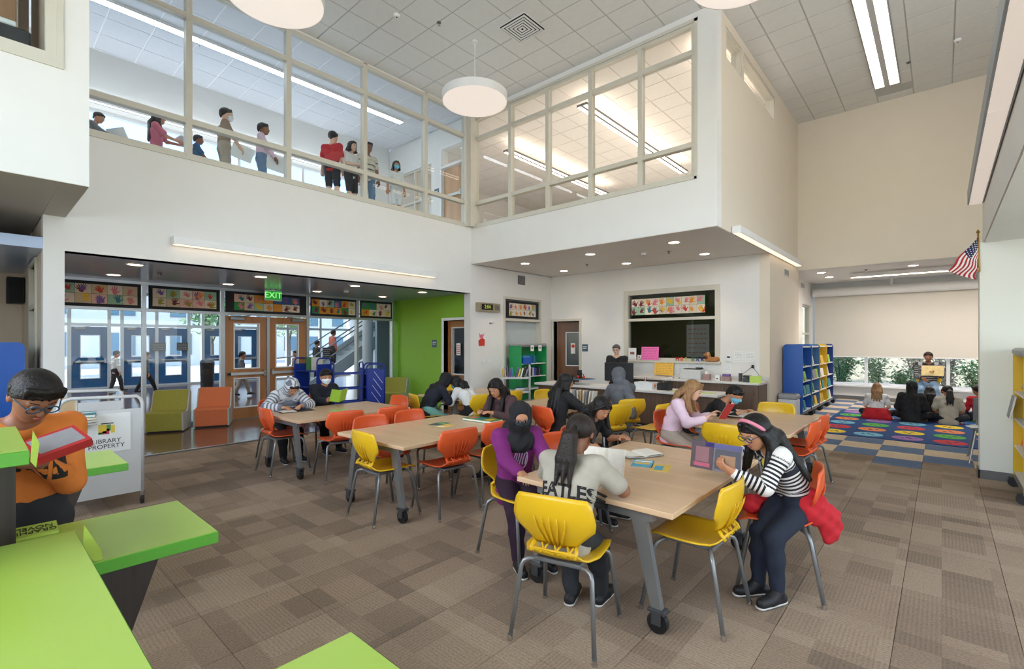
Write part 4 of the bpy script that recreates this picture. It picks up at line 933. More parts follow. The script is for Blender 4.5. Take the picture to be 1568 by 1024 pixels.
for k, (a, b, l) in enumerate(((dkblue, navyb, 'blue bookcase at the front of the row by the reading nook'), (skyb, skyb, 'steel blue bookcase second in the row by the reading nook'), (yelb, yelb, 'yellow bookcase third in the row by the reading nook'), (navyb, navyb, 'dark blue bookcase at the far end of the row by the reading nook'))):
    bookcase('bookcase', l, (-2.30, 11.78 + k * .93, 0), RB, .92, .36, 1.54, a, b, 4, group='bookcases by the reading nook')
bookcase('bookcase', 'green bookcase against the white wall under the framed drawings', (-7.56, 9.10, 0), RB, .98, .38, 1.54, grnb, grnb, 4, mat('grey_laminate_top', (150, 150, 150), .4, noise=(5, .03)))
bookcase('bookcase', 'yellow bookcase with a grey top at the right edge', (.78, 7.22, 0), face(1, 0), .95, .38, 1.5, yelb, yelb, 4, MATS['grey_laminate_top'])
bookcase('bookcase', 'blue bookcase end at the left edge behind the boy in orange', (-8.6, .16, 0), 0, 1.1, .56, 1.58, dkblue, navyb, 4)
BC = [mat('book_%s' % n, c, .5, noise=(20, .06)) for n, c in (('red', (176, 40, 44)), ('green', (70, 130, 70)), ('blue', (40, 80, 150)), ('yellow', (220, 180, 60)), ('white', (226, 222, 212)), ('purple', (104, 70, 140)), ('orange', (216, 110, 50)), ('teal', (40, 130, 140)), ('black', (36, 36, 40)), ('grey', (140, 140, 144)), ('lime', (150, 190, 60)), ('tan', (190, 160, 120)))]
BN = ['red', 'green', 'blue', 'yellow', 'white', 'purple', 'orange', 'teal', 'black', 'grey', 'lime', 'tan']
page_m = mat('book_pages', (236, 230, 216), .8, noise=(60, .05))
def book(label, M, c, w=.17, h=.22, th=.02, group=None, name='book'):
    """closed book: spine along local y=0.. ; lies in x (spine->fore edge), z up, thickness y"""
    t = thing(name, label, 'book', (0, 0, 0), 0, group); t.matrix_world = M
    MB().box(0, w, -th / 2, -th / 2 + .002, 0, h).box(0, w, th / 2 - .002, th / 2, 0, h).box(-.002, 0, -th / 2, th / 2, 0, h).build('cover', BC[c], t)
    MB().box(.001, w - .006, -th / 2 + .0022, th / 2 - .0022, .004, h - .004).build('page_block', page_m, t)
    return t
R = random.Random(3)
lv = ['lowest', 'second lowest', 'second highest', 'highest']
for u, unit in enumerate(('front blue', 'steel blue', 'yellow', 'far dark blue')):
    y0 = 11.78 + u * .93
    for k in range(4):
        z = .15 + k * (1.54 - .32) / 4 + .010; n = R.choice((1, 2))
        for q in range(n):
            c = R.choice((0, 1, 4, 3, 7, 9, 10)); y = y0 + (-.18 + q * .34)
            M = T(-2.145 - .02 * q, y, z) @ Rz(PI / 2 + R.uniform(-.2, .2)) @ Matrix.Rotation(-.16, 4, 'X')
            book('%s book facing out, %s shelf of the %s bookcase%s' % (BN[c], lv[k], unit, '' if n == 1 else (', nearer one' if q == 0 else ', farther one')), M, c, .18, .2, .022, 'books by the reading nook')
for k in range(2, 4):
    z = .15 + k * .305 + .010
    for q in range(7 if k == 2 else 5):
        c = R.choice((0, 4, 2, 7, 5, 8)); 
        book(('book on the second highest green shelf' if k == 2 else 'blue or white book on the highest green shelf') + ', %s from left' % ('first second third fourth fifth sixth seventh'.split()[q]), T(-7.42, 8.72 + q * .05 + (.3 if k == 3 else .35), z) @ Rz(PI), c if k == 2 else (7 if q % 2 else 2), .16, .16 + R.random() * .05, .034, 'books in the green bookcase')
for k, (z, c, l) in enumerate(((.46, 6, 'orange book facing out low in the yellow bookcase'), (.765, 9, 'grey book facing out and leaning forward from the yellow bookcase'), (1.07, 11, 'tan book facing out high in the yellow bookcase'))):
    book(l, T(.545 if k == 1 else .66, 7.66 if k != 1 else 7.64, z) @ Rz(-PI / 2) @ Matrix.Rotation(-.18, 4, 'X'), c, .24, .24, .02, 'books in the yellow bookcase')

# ------------------------------------------------------------------ book carts
def cart(label, loc, rz, L_, Wd, h, m, shelves, group, lines=False):
    t = thing('book_cart', label, 'cart', loc, rz, group)
    for s in (-1, 1):
        x = s * L_ / 2; a = Wd / 2 - .016; r = .09
        pts = [(x, -a, .12), (x, -a, h - r)] + [(x, -a + r - r * math.cos(q), h - r + r * math.sin(q)) for q in (PI / 6, PI / 3, PI / 2)] + [(x, a - r + r * math.sin(q), h - r + r * math.cos(q)) for q in (PI / 6, PI / 3, PI / 2)] + [(x, a, .12)]
        MB().tube(pts, .016, 10).build('end_hoop', m, t, True)
        MB().box(x - .006, x + .006, -a + .012, a - .012, .13, h - .13).build('end_sheet', m, t)
        if lines:
            for k in range(4): MB().box(-.003, .003, -.16, .16, -.004, .004, M=T(x + s * .008, 0.02 * k, .35 + k * .15) @ Matrix.Rotation(-.95, 4, 'X')).build('slot_line', white_m, t)
        for y in (-1, 1):
            MB().tube([(x - s * .02, y * a - .012, .045), (x - s * .02, y * a + .012, .045)], .045, 14).build('wheel', black_m, t); MB().box(x - s * .02 - .02, x - s * .02 + .02, y * a - .02, y * a + .02, .05, .13, .004).build('caster_fork', chrome_m, t)
    for z in shelves:
        MB().box(-L_ / 2 + .007, L_ / 2 - .007, -Wd / 2 + .03, Wd / 2 - .03, z - .008, z + .004).box(-L_ / 2 + .007, L_ / 2 - .007, -Wd / 2 + .03, -Wd / 2 + .036, z, z + .03).box(-L_ / 2 + .007, L_ / 2 - .007, Wd / 2 - .036, Wd / 2 - .03, z, z + .03).build('shelf', m, t)
    return t
cartw = mat('cart_pale_grey', (206, 206, 204), .4, noise=(5, .02)); cartb = mat('cart_blue', (22, 52, 150), .38, noise=(5, .03))
c1 = cart('pale grey book cart with a sign on its end, left of the lounge chairs', (-6.32, .83, 0), 0, .92, .64, 1.07, cartw, (.2, .5, .82), 'pale grey book carts')
pr_ = MATS['print_black']
sg = MB().box(.468, .472, -.15, .21, .55, .91).build('notice_sheet', paper_m, c1)
text('lettering', 'LIBRARY\nPROPERTY', .056, pr_, plane_M((.4735, .03, .63), (0, 1, 0), (0, 0, 1)), sg, .0005, .9)
cl = [mat('clip_yellow', (230, 200, 60), .6, noise=(9, .04)), mat('clip_red', (200, 60, 70), .6, noise=(9, .04)), mat('clip_black', (40, 40, 44), .6, noise=(9, .04)), mat('clip_green', (90, 150, 90), .6, noise=(9, .04))]
for b, mm in (((-.03, .03, .68, .76), 0), ((.03, .06, .70, .76), 3), ((.0, .05, .67, .70), 1), ((.06, .09, .68, .75), 0), ((.03, .05, .70, .72), 2), ((-.03, .0, .67, .69), 3), ((-.01, .08, .765, .775), 2)):
    MB().box(.472, .4735, b[0], b[1], b[2] + .05, b[3] + .05).build('clip_art', cl[mm], sg)
c2 = cart('pale grey book cart loaded with books beside the green bookcase', (-6.98, 7.96, 0), math.atan2(.4, .44), .62, .42, 1.08, cartw, (.22, .5, .80), 'pale grey book carts')
lab = MB().box(-.322, -.318, -.10, .10, .86, .90).build('red_label', red_m, c2)
for k in range(10):
    c = (3, 11, 5, 5, 7, 5, 3, 4, 8, 9)[k]; f = -.26 + k * .052
    p = c2.matrix_world if False else T(-6.98, 7.96, 0) @ Rz(math.atan2(.4, .44))
    book('book leaning on the top of the loaded cart, %s from left' % 'first second third fourth fifth sixth seventh eighth ninth tenth'.split()[k], p @ T(f, -.16, .81) @ Matrix.Rotation(.28 if k > 4 else -.1, 4, 'Y') @ Rz(PI / 2), c, .17, .2 + .02 * (k % 3), .03, 'books on the loaded cart')
for k in range(3): book('book lying on the middle shelf of the loaded cart, %s' % ('bottom one', 'middle one', 'top one')[k], T(-6.98, 7.96, 0) @ Rz(math.atan2(.4, .44)) @ T(-.05 + .03 * k, -.12, .526 + k * .027) @ Matrix.Rotation(PI / 2, 4, 'X') @ T(0, 0, -.22), (4, 9, 2)[k], .2, .24, .024, 'books on the loaded cart')
for k in range(4):
    c = (8, 2, 3, 7)[k]
    book('flat book on the pale grey cart top, %s' % ('lowest of the stack', 'second from the bottom', 'third from the bottom', 'topmost of the stack')[k], T(-6.05 + .02 * k, .72 + .03 * k, .842 + k * .026) @ Rz(.2 - .12 * k) @ Matrix.Rotation(PI / 2, 4, 'X'), c, .30, .26, .024, 'books on the pale cart')
book('tan book standing on the far half of the pale grey cart top', T(-6.5, .62, .832) @ Rz(.4) , 11, .2, .2, .03, 'books on the pale cart')
cart('blue book cart with picture books, behind the masked child', (-10.32, 5.02, 0), .25, .7, .40, 1.24, cartb, (.25, .6, .95), 'blue book carts')
cart('blue book cart with its open shelves turned to the room', (-9.9, 5.60, 0), 1.25, .62, .40, 1.14, cartb, (.25, .55, .88), 'blue book carts')
cart('blue book cart with slanted pale slots on its end', (-9.70, 6.16, 0), -.45, .60, .42, 1.10, cartb, (.25, .55, .85), 'blue book carts', True)
for k in range(2): book(('white picture book on the first blue cart', 'green picture book on the first blue cart')[k], T(-10.22 - .2 * k, 4.95 - .02 * k, .956) @ Rz(.5 + .2 * k), (4, 1)[k], .26, .3, .02, 'books on the first blue cart')

# ------------------------------------------------------------------ lounge seats
def lounge(label, x, y, dx, dy, m):
    t = thing('lounge_chair', label, 'armchair', (x, y, 0), face(dx, dy), 'low lounge chairs')
    side = mat('lounge_side_grey', (192, 196, 190), .5, noise=(5, .02))
    prof = [(.30, .03), (.34, .33), (.33, .36), (.05, .345), (-.02, .36), (-.20, .70), (-.30, .70), (-.33, .66), (-.30, .03)]
    MB().prism(prof[::-1], -.26, .26, axis='X').build('cushion', m, t)
    for s in (-1, 1):
        MB().prism([(.31, .02), (.345, .34), (.05, .33), (-.03, .345), (-.21, .69), (-.33, .66), (-.31, .02)][::-1], s * .262, s * .285, axis='X').build('side_panel', side, t)
    MB().box(-.25, .25, -.28, .28, 0, .03).build('base', black_m, t)
lounge('olive green lounge chair by the entry glass, left of the orange one', -10.42, 2.40, .90, -.43, mat('olive_fabric', (168, 164, 72), .85, noise=(40, .06), bump=(200, .1)))
lounge('orange lounge chair by the entry doors', -10.42, 3.12, .92, -.40, mat('orange_fabric', (222, 122, 76), .85, noise=(40, .06), bump=(200, .1)))
lounge('olive green lounge chair against the green wall', -10.1, 6.98, .66, -.75, MATS['olive_fabric'])

# ------------------------------------------------------------------ rug
t = thing('alphabet_rug', 'deep blue rug with rows of coloured dots in the reading nook', 'rug', (0, 0, 0))
MB().box(-1.74, 2.0, 9.90, 13.62, 0, .012, .003).build('pile', mat('rug_blue', (18, 66, 122), .95, noise=(30, .08), bump=(220, .3)), t)
dotc = {k: mat('rug_dot_' + k, c, .95, noise=(40, .06), bump=(220, .25)) for k, c in (('yellow', (236, 206, 44)), ('lightblue', (120, 186, 214)), ('purple', (160, 112, 180)), ('red', (206, 50, 60)), ('orange', (230, 136, 80)), ('green', (84, 176, 66)))}
dm = {k: MB().lathe([(.205, 0), (.205, .002), (.004, .002)], 28).mesh('dot', m) for k, m in dotc.items()}
mk = MB()
for a, b, r in ((-.07, .03, .03), (.06, .035, .034), (0, -.05, .03), (.09, -.06, .018)): mk.lathe([(r, .002), (r, .0028), (.002, .0028)], 10, c=(a, b, 0))
mkm = mk.mesh('mark', mat('rug_mark', (40, 48, 70), .95, noise=(40, .06)))
rows = (('yellow', 'lightblue', 'purple', 'red', 'orange', 'green', 'yellow'), ('red', 'orange', 'yellow', 'green', 'purple', 'lightblue', 'red'), ('lightblue', 'green', 'red', 'orange', 'yellow', 'purple', 'lightblue'), ('orange', 'purple', 'lightblue', 'yellow', 'red', 'green', 'orange'), ('green', 'yellow', 'orange', 'red', 'lightblue', 'yellow', 'purple'), ('purple', 'red', 'yellow', 'lightblue', 'green', 'orange', 'red'))
for j, r_ in enumerate(rows):
    for i, k in enumerate(r_):
        o = obj('dot', dm[k], t, (-1.46 + .52 * i, 10.21 + .615 * j, .012)); obj('mark', mkm, o, (0, 0, 0), (0, 0, (i * 3 + j) % 5))['kind'] = 'stuff'
# ------------------------------------------------------------------ people: one continuous surface per body, grown from a field of tapering limbs
V3 = lambda *a: np.array(a, float)
def nz(v): return v / (np.linalg.norm(v) + 1e-12)
class Shape:
    def __init__(s, k=.02): s.p = []; s.sub = []; s.cut = []; s.k = k; s.fold = None
    def rc(s, a, b, ra, rb=None, k=None, s0=0., s1=0.): s.p.append(('c', np.asarray(a, float), np.asarray(b, float), ra, ra if rb is None else rb, s.k if k is None else k, s0, s1)); return s
    def chain(s, pts, rs, k=None):
        for a, b, r, q in zip(pts, pts[1:], rs, rs[1:]): s.rc(a, b, r, q, k)
        return s
    def el(s, c, r, R=None, k=None): s.p.append(('e', np.asarray(c, float), np.asarray(r, float), np.eye(3) if R is None else R, 0, s.k if k is None else k, 0, 0)); return s
    @staticmethod
    def d1(q, P):
        if q[0] == 'c':
            ab = q[2] - q[1]; pa = P - q[1]; t = np.clip(pa @ ab / (ab @ ab + 1e-12), 0, 1)
            return np.sqrt(((pa - t[:, None] * ab) ** 2).sum(1)) - (q[3] + t * (q[4] - q[3]))
        l = (P - q[1]) @ q[3]; k0 = np.sqrt(((l / q[2]) ** 2).sum(1)); k1 = np.sqrt(((l / q[2] ** 2) ** 2).sum(1)) + 1e-9
        return k0 * (k0 - 1) / k1
    def bounds(s):
        lo = np.full(3, 1e9); hi = -lo
        for q in s.p:
            if q[0] == 'c':
                for c, r in ((q[1], q[3]), (q[2], q[4])): lo = np.minimum(lo, c - r); hi = np.maximum(hi, c + r)
            else:
                r = np.abs(q[3]) @ q[2]; lo = np.minimum(lo, q[1] - r); hi = np.maximum(hi, q[1] + r)
        return lo, hi
    def f(s, P, blk=None, CB=None, mg=0.):
        """field at P ; with blk (block of each point) and CB (block centres) primitives far from a block are skipped"""
        D = np.full(len(P), 1e3)
        for q in s.p:
            if blk is None: ix = None; d = s.d1(q, P); cur = D
            else:
                nearb = s.d1(q, CB) < mg + q[5]; ix = np.flatnonzero(nearb[blk])
                if not len(ix): continue
                d = s.d1(q, P[ix]); cur = D[ix]
            k = q[5]; h = np.maximum(k - np.abs(cur - d), 0) / k; r = np.minimum(cur, d) - h * h * k * .25
            if ix is None: D = r
            else: D[ix] = r
        for q in s.sub:
            d = -s.d1(q, P); k = q[5]; h = np.maximum(k - np.abs(D - d), 0) / k; D = np.maximum(D, d) + h * h * k * .25
        for c, n in s.cut: D = np.maximum(D, (P - c) @ n)
        if s.fold: D = D + s.fold(P)
        return D
    def param(s, P):
        best = np.full(len(P), 1e9); val = np.zeros(len(P))
        for q in s.p:
            d = s.d1(q, P)
            if q[0] == 'c':
                ab = q[2] - q[1]; t = np.clip((P - q[1]) @ ab / (ab @ ab + 1e-12), 0, 1); v = q[6] + t * (q[7] - q[6])
            else: v = np.zeros(len(P))
            m = d < best; best[m] = d[m]; val[m] = v[m]
        return val
    def mesh(s, name, m, vox, attr=False):
        lo, hi = s.bounds(); lo = lo - 3 * vox; B = 6
        nb = np.ceil((hi + 3 * vox - lo) / (vox * B)).astype(int) + 1; n = nb * B
        bi = np.stack(np.meshgrid(*[np.arange(k) for k in nb], indexing='ij'), -1).reshape(-1, 3)
        bc = lo + (bi * B + (B - 1) / 2) * vox; dc = s.f(bc); rad = vox * B * .87
        act = np.flatnonzero(np.abs(dc) < rad * 1.5 + .004)
        F = np.repeat(np.repeat(np.repeat(np.where(dc < 0, -1., 1.).reshape(nb), B, 0), B, 1), B, 2).astype(np.float32)
        off = np.stack(np.meshgrid(*[np.arange(B)] * 3, indexing='ij'), -1).reshape(-1, 3)
        gi = (bi[act][:, None, :] * B + off[None]).reshape(-1, 3)
        F[gi[:, 0], gi[:, 1], gi[:, 2]] = s.f(lo + gi * vox, np.repeat(np.arange(len(act)), B ** 3), bc[act], rad * 1.3 + .002)
        S = F < 0
        cnt = sum(S[i:n[0] - 1 + i, j:n[1] - 1 + j, k:n[2] - 1 + k].astype(np.int8) for i in (0, 1) for j in (0, 1) for k in (0, 1))
        ci = np.argwhere((cnt > 0) & (cnt < 8)); idx = np.full(n - 1, -1, np.int32); idx[ci[:, 0], ci[:, 1], ci[:, 2]] = np.arange(len(ci))
        acc = np.zeros((len(ci), 3)); num = np.zeros(len(ci))
        corner = [(i, j, k) for i in (0, 1) for j in (0, 1) for k in (0, 1)]
        val = {c: F[ci[:, 0] + c[0], ci[:, 1] + c[1], ci[:, 2] + c[2]] for c in corner}
        for a in corner:
            for ax in range(3):
                if a[ax]: continue
                b = list(a); b[ax] = 1; b = tuple(b); u, v = val[a], val[b]; x = (u < 0) != (v < 0)
                t = u[x] / (u[x] - v[x]); p = np.repeat(np.array([a], float), x.sum(), 0); p[:, ax] += t; acc[x] += p; num[x] += 1
        vs = lo + (ci + acc / num[:, None]) * vox
        quads = []
        for ax in range(3):
            o = [q for q in range(3) if q != ax]
            sl = [slice(1, n[q] - 1) for q in range(3)]; sl2 = list(sl); sl[ax] = slice(0, n[ax] - 1); sl2[ax] = slice(1, n[ax])
            A = S[tuple(sl)]; Bq = S[tuple(sl2)]; e = np.argwhere(A != Bq)
            if not len(e): continue
            flip = A[e[:, 0], e[:, 1], e[:, 2]]; e = e + 1; e[:, ax] -= 1
            g = []
            for du, dv in ((-1, -1), (0, -1), (0, 0), (-1, 0)):
                c = e.copy(); c[:, o[0]] += du; c[:, o[1]] += dv; g.append(idx[c[:, 0], c[:, 1], c[:, 2]])
            q = np.stack(g, 1)
            if ax == 1: flip = ~flip
            q[~flip] = q[~flip][:, ::-1]; quads.append(q)
        q = np.concatenate(quads); q = q[(q >= 0).all(1)]
        me = bpy.data.meshes.new(name); me.vertices.add(len(vs)); me.vertices.foreach_set('co', vs.astype(np.float32).ravel())
        me.loops.add(len(q) * 4); me.loops.foreach_set('vertex_index', q.astype(np.int32).ravel())
        me.polygons.add(len(q)); me.polygons.foreach_set('loop_start', np.arange(0, len(q) * 4, 4, dtype=np.int32)); me.polygons.foreach_set('loop_total', np.full(len(q), 4, np.int32))
        me.polygons.foreach_set('use_smooth', np.ones(len(q), bool)); me.update(); me.materials.append(m)
        if attr: me.attributes.new('band', 'FLOAT', 'POINT').data.foreach_set('value', s.param(vs).astype(np.float32))
        return me
def ik(a, t, l1, l2, hint):
    v = t - a; d = min(np.linalg.norm(v), (l1 + l2) * .995); u = nz(v); x = (l1 * l1 - l2 * l2 + d * d) / (2 * d); h = math.sqrt(max(l1 * l1 - x * x, 0))
    w = hint - u * (hint @ u); w = nz(w); return a + u * x + w * h, a + u * d
def rotx(a): c, s = math.cos(a), math.sin(a); return np.array(((1, 0, 0), (0, c, -s), (0, s, c)))
def rotz(a): c, s = math.cos(a), math.sin(a); return np.array(((c, -s, 0), (s, c, 0), (0, 0, 1)))
def roty(a): c, s = math.cos(a), math.sin(a); return np.array(((c, 0, s), (0, 1, 0), (-s, 0, c)))
SK = {k: mat('skin_' + k, c, .5, noise=(30, .04)) for k, c in (('light', (222, 176, 148)), ('tan', (188, 132, 98)), ('brown', (140, 92, 66)))}
HR = {k: mat('hair_' + k, c, .48, bump=(90, .5), wave=((60, 60, 5), c2, .4), spec=.35) for k, c, c2 in (('black', (13, 11, 11), (24, 20, 19)), ('dark', (26, 18, 15), (44, 32, 27)), ('blonde', (128, 92, 58), (168, 128, 86)), ('grey', (90, 84, 80), (60, 54, 52)))}
eye_w = mat('eye_white', (186, 176, 168), .3, noise=(9, .01)); eye_d = mat('eye_iris', (30, 20, 16), .2, noise=(9, .02)); lip_m = mat('lips', (158, 84, 78), .5, noise=(20, .03)); sole_m = mat('shoe_sole', (214, 212, 206), .6, noise=(20, .04))
MASKC = {k: mat('mask_' + k, c, .8, noise=(30, .03)) for k, c in (('white', (230, 234, 236)), ('blue', (110, 186, 214)), ('black', (26, 26, 28)), ('teal', (80, 190, 200)))}
def cloth(name, c, **k): return mat('cloth_' + name, c, .85, noise=(14, .06), bump=(160, .12), **k)
def stripe_mat(name, c1, c2, period, duty=.5):
    m = mat('cloth_' + name, c1, .85); n = m.node_tree.nodes; L = m.node_tree.links; p = n['Principled BSDF']
    a = n.new('ShaderNodeAttribute'); a.attribute_name = 'band'
    d = n.new('ShaderNodeMath'); d.operation = 'DIVIDE'; L.new(a.outputs['Fac'], d.inputs[0]); d.inputs[1].default_value = period
    f = n.new('ShaderNodeMath'); f.operation = 'FRACT'; L.new(d.outputs[0], f.inputs[0])
    g = n.new('ShaderNodeMath'); g.operation = 'GREATER_THAN'; L.new(f.outputs[0], g.inputs[0]); g.inputs[1].default_value = duty
    mx = n.new('ShaderNodeMix'); mx.data_type = 'RGBA'; L.new(g.outputs[0], mx.inputs[0]); mx.inputs[6].default_value = (*lin(c1), 1); mx.inputs[7].default_value = (*lin(c2), 1)
    L.new(mx.outputs[2], p.inputs['Base Color']); return m
PEOPLE = {}
def person(label, x, y, dx, dy, H=1.4, z=0., sit=None, lean=0., curl=0., yaw=0., nod=0., tilt=0., twist=0., wr=None, wl=None, skin='tan', hair='short', hc='black', top=None, sleeve='long', hem=.02, bottom=None, legs='pants', shoes=None,
           feet=None, knees=None, mask=None, glasses=False, vox=.009, hijab=None, hood=None, hairlen=.28, adult=False, puff=.014, stripes=False, elbow=(.5, -.4, -.8), palm=None, curlf=.5, floor_sit=None, robe=False, handdir=None, fold=True, kids_eyes=True, sole=sole_m, hightop=False, headk=0., shw=.108, slim=.90):
    """local frame: +y is the way the person faces, +x the person's right"""
    t = thing('person', label, 'person', (x, y, z), face(dx, dy))
    hh = (headk or (.132 if adult else .152)) * H; u = H
    if sit is not None: P = V3(0, -.05, sit + .062 * u)
    elif floor_sit: P = V3(0, 0, .085 * u)
    else: P = V3(0, 0, .515 * u)
    # spine
    a1 = math.radians(lean); a2 = math.radians(lean + curl * .5); a3 = math.radians(lean + curl)
    W_ = P + rotx(-a1) @ V3(0, 0, .10 * u); Ch = W_ + rotx(-a2) @ V3(0, 0, .10 * u); Nk = Ch + rotx(-a3) @ V3(0, 0, .105 * u)
    U = rotz(math.radians(twist)) @ rotx(-a3); hd_rot = rotz(math.radians(yaw)) @ rotx(-a3 * .35 - math.radians(nod)) @ roty(math.radians(tilt))
    Hb = Nk + rotx(-a3 * .8 - math.radians(nod) * .3) @ V3(0, .012 * u, .045 * u); hc_ = Hb + hd_rot @ V3(0, .10 * hh, .44 * hh)
    def hl(*p): return hc_ + hd_rot @ (V3(*p) * hh)
    sh = {s: Ch + U @ V3(s * shw * u, -.004 * u, .078 * u) for s in (1, -1)}
    hp = {s: P + V3(s * .052 * u, 0, 0) for s in (1, -1)}
    up, fo, th, sn = .160 * u, .142 * u, .235 * u, .235 * u
    tg = {1: wr, -1: wl}; E = {}; Wr = {}
    for s in (1, -1):
        T_ = V3(*tg[s]) if tg[s] is not None else sh[s] + V3(s * .05 * u, .03 * u, -.295 * u)
        E[s], Wr[s] = ik(sh[s], T_, up, fo, V3(s * elbow[0], elbow[1], elbow[2]))
    K = {}; A = {}
    for s in (1, -1):
        if floor_sit:      # cross legged
            K[s] = P + V3(s * .19 * u, .14 * u, .015 * u); A[s] = P + V3(-s * .05 * u, .17 * u, -.045 * u)
        else:
            if feet is not None: F_ = V3(*feet[0 if s == 1 else 1])
            elif sit is not None: F_ = V3(s * .075 * u, .20 * u, .05 * u)
            else: F_ = V3(s * .06 * u, .0, .045 * u)
            kh = V3(*(knees[0 if s == 1 else 1])) if knees is not None else V3(s * .12, 1, .35 if sit is not None else 0)
            K[s], A[s] = ik(hp[s], F_, th, sn, kh)
    # ---- body
    b = Shape(.018 * u); ru = u * slim
    for s in (1, -1):
        X = V3(s * .036 * u, 0, 0)
        b.rc(P + X, W_ + X * .9, .062 * ru, .055 * ru).rc(W_ + X * .9, Ch + U @ X * 1.15, .055 * ru, .062 * ru).rc(Ch + U @ X * 1.15, sh[s] - U @ V3(s * .03 * u, 0, .012 * u), .060 * ru, .040 * ru)
        b.rc(Nk - U @ V3(0, .0, .01 * u), sh[s], .032 * u, .034 * u).rc(sh[s], E[s], .034 * ru, .026 * ru).rc(E[s], Wr[s], .027 * ru, .0185 * ru)
        b.rc(hp[s], K[s], .060 * ru, .038 * ru).rc(K[s], K[s] + (A[s] - K[s]) * .35, .038 * ru, .037 * ru).rc(K[s] + (A[s] - K[s]) * .35, A[s], .037 * ru, .021 * u)
    b.rc(Nk - U @ V3(0, 0, .01 * u), hl(0, -.10, -.22), .030 * u, .030 * u, k=.02 * u)
    kh_ = .06 * hh
    b.el(hl(0, -.03, .12), V3(.365, .44, .38) * hh, hd_rot, kh_).el(hl(0, .10, -.12), V3(.29, .32, .35) * hh, hd_rot, .12 * hh).el(hl(0, .22, -.36), V3(.15, .14, .12) * hh, hd_rot, .1 * hh)
    b.rc(hl(0, .40, .03), hl(0, .465, -.10), .035 * hh, .055 * hh, k=.05 * hh)
    for s in (1, -1): b.el(hl(s * .365, -.03, -.02), V3(.045, .09, .13) * hh, hd_rot, .03 * hh).rc(hl(s * .06, .40, .10), hl(s * .22, .35, .10), .03 * hh, .02 * hh, k=.05 * hh)
    b.sub = [('e', hl(s * .14, .46, .03), V3(.085, .09, .06) * hh, hd_rot, 0, .05 * hh, 0, 0) for s in (1, -1)]
    # hands: palm, four fingers, thumb from its side
    Lh = .098 * u; hands = {}
    for s in (1, -1):
        fdir = nz(Wr[s] - E[s]); d = fdir if handdir is None else nz(V3(*(handdir[0 if s == 1 else 1])))
        pn = V3(0, 0, -1) if palm is None else V3(*(palm[0 if s == 1 else 1])); n = nz(pn - d * (pn @ d)); side = nz(np.cross(d, n)) * (1 if s == 1 else -1)
        # thumb side: towards the body's middle for a palm-down hand
        if (side @ V3(-s, 0, 0)) < 0 and abs(side[0]) > .3: side = -side
        w0 = Wr[s]; rf = max(.0062 * u, vox * .98)
        for i, (o, L_) in enumerate(((.30, .40), (.10, .46), (-.10, .43), (-.29, .34))):
            kn = w0 + d * Lh * .48 + side * o * Lh * .62
            b.rc(w0 + side * o * Lh * .25, kn, .0135 * u, rf * 1.12, k=.012 * u)
            p = kn; dd = d
            for q, (f, cu) in enumerate(((.45, .55), (.32, .9), (.26, .7))):
                an = cu * curlf + (.06 * i if q == 0 else 0); dd = nz(dd * math.cos(an) + nz(n - dd * (n @ dd)) * math.sin(an)); e = p + dd * L_ * Lh * f * 1.15; b.rc(p, e, rf * (1 - .08 * q), rf * (.92 - .08 * q), k=.003); p = e
        tb = w0 + d * Lh * .14 + side * Lh * .16; t1 = tb + nz(d * .55 + side * .75 + n * .35) * Lh * .28; t2 = t1 + nz(d * .9 + side * .25 + n * .35) * Lh * .24
        b.rc(tb, t1, .0115 * u, rf * 1.15, k=.012 * u).rc(t1, t2, rf * 1.15, rf * .95, k=.004)
        hands[s] = w0 + d * Lh * .5 + n * .012 * u
    ft = {}
    for s in (1, -1):
        fd = nz(V3((A[s] - K[s])[0] * .2 + s * .12, 1, 0)) if not floor_sit else nz(V3(-s * .9, .35, .0))
        ft[s] = fd; b.rc(A[s] - V3(0, 0, .02 * u), A[s] + fd * .095 * u - V3(0, 0, .026 * u), .022 * u, .016 * u)
    obj('body', b.mesh('body', SK[skin], vox), t)
    fold_f = (lambda P_: .0035 * np.sin(P_[:, 2] * 55 + 6 * np.sin(P_[:, 0] * 9) + P_[:, 1] * 14) * np.sin(P_[:, 0] * 17 + P_[:, 1] * 11 + 1.3)) if fold else None
    # ---- clothes
    g = puff
    if top:
        c = Shape(.018 * u); c.fold = fold_f; Pb = P + rotx(-a1) @ V3(0, 0, -hem * u)
        for s in (1, -1):
            X = V3(s * .037 * u, 0, 0)
            c.rc(Pb + X, W_ + X * .9, (.064 * ru + g), .056 * ru + g * 1.1, s0=0, s1=(.10 + hem) * u).rc(W_ + X * .9, Ch + U @ X * 1.15, .056 * ru + g * 1.1, .063 * ru + g, s0=(.10 + hem) * u, s1=(.2 + hem) * u).rc(Ch + U @ X * 1.15, sh[s] - U @ V3(s * .03 * u, 0, .012 * u), .061 * ru + g, .040 * ru + g * .8, s0=(.2 + hem) * u, s1=(.27 + hem) * u)
            c.rc(Nk - U @ V3(0, .0, .022 * u), sh[s], .026 * u + g, .034 * u + g * .8, s0=(.29 + hem) * u, s1=(.27 + hem) * u)
            if sleeve == 'long': c.rc(sh[s], E[s], .034 * ru + g, .027 * ru + g, s0=0, s1=up).rc(E[s], E[s] + (Wr[s] - E[s]) * .90, .028 * ru + g, .021 * ru + g * .75, s0=up, s1=up + fo * .9)
            elif sleeve == 'short': c.rc(sh[s], sh[s] + (E[s] - sh[s]) * .72, .034 * ru + g * .9, .033 * ru + g * 1.0, s0=0, s1=up * .72)
        if robe:
            for s in (1, -1): c.rc(P + V3(s * .04 * u, 0, 0), (K[s] if sit is None else K[s] * .5 + P * .5) + V3(0, 0, -.1 * u if sit is None else 0), .075 * u + g, .07 * u + g)
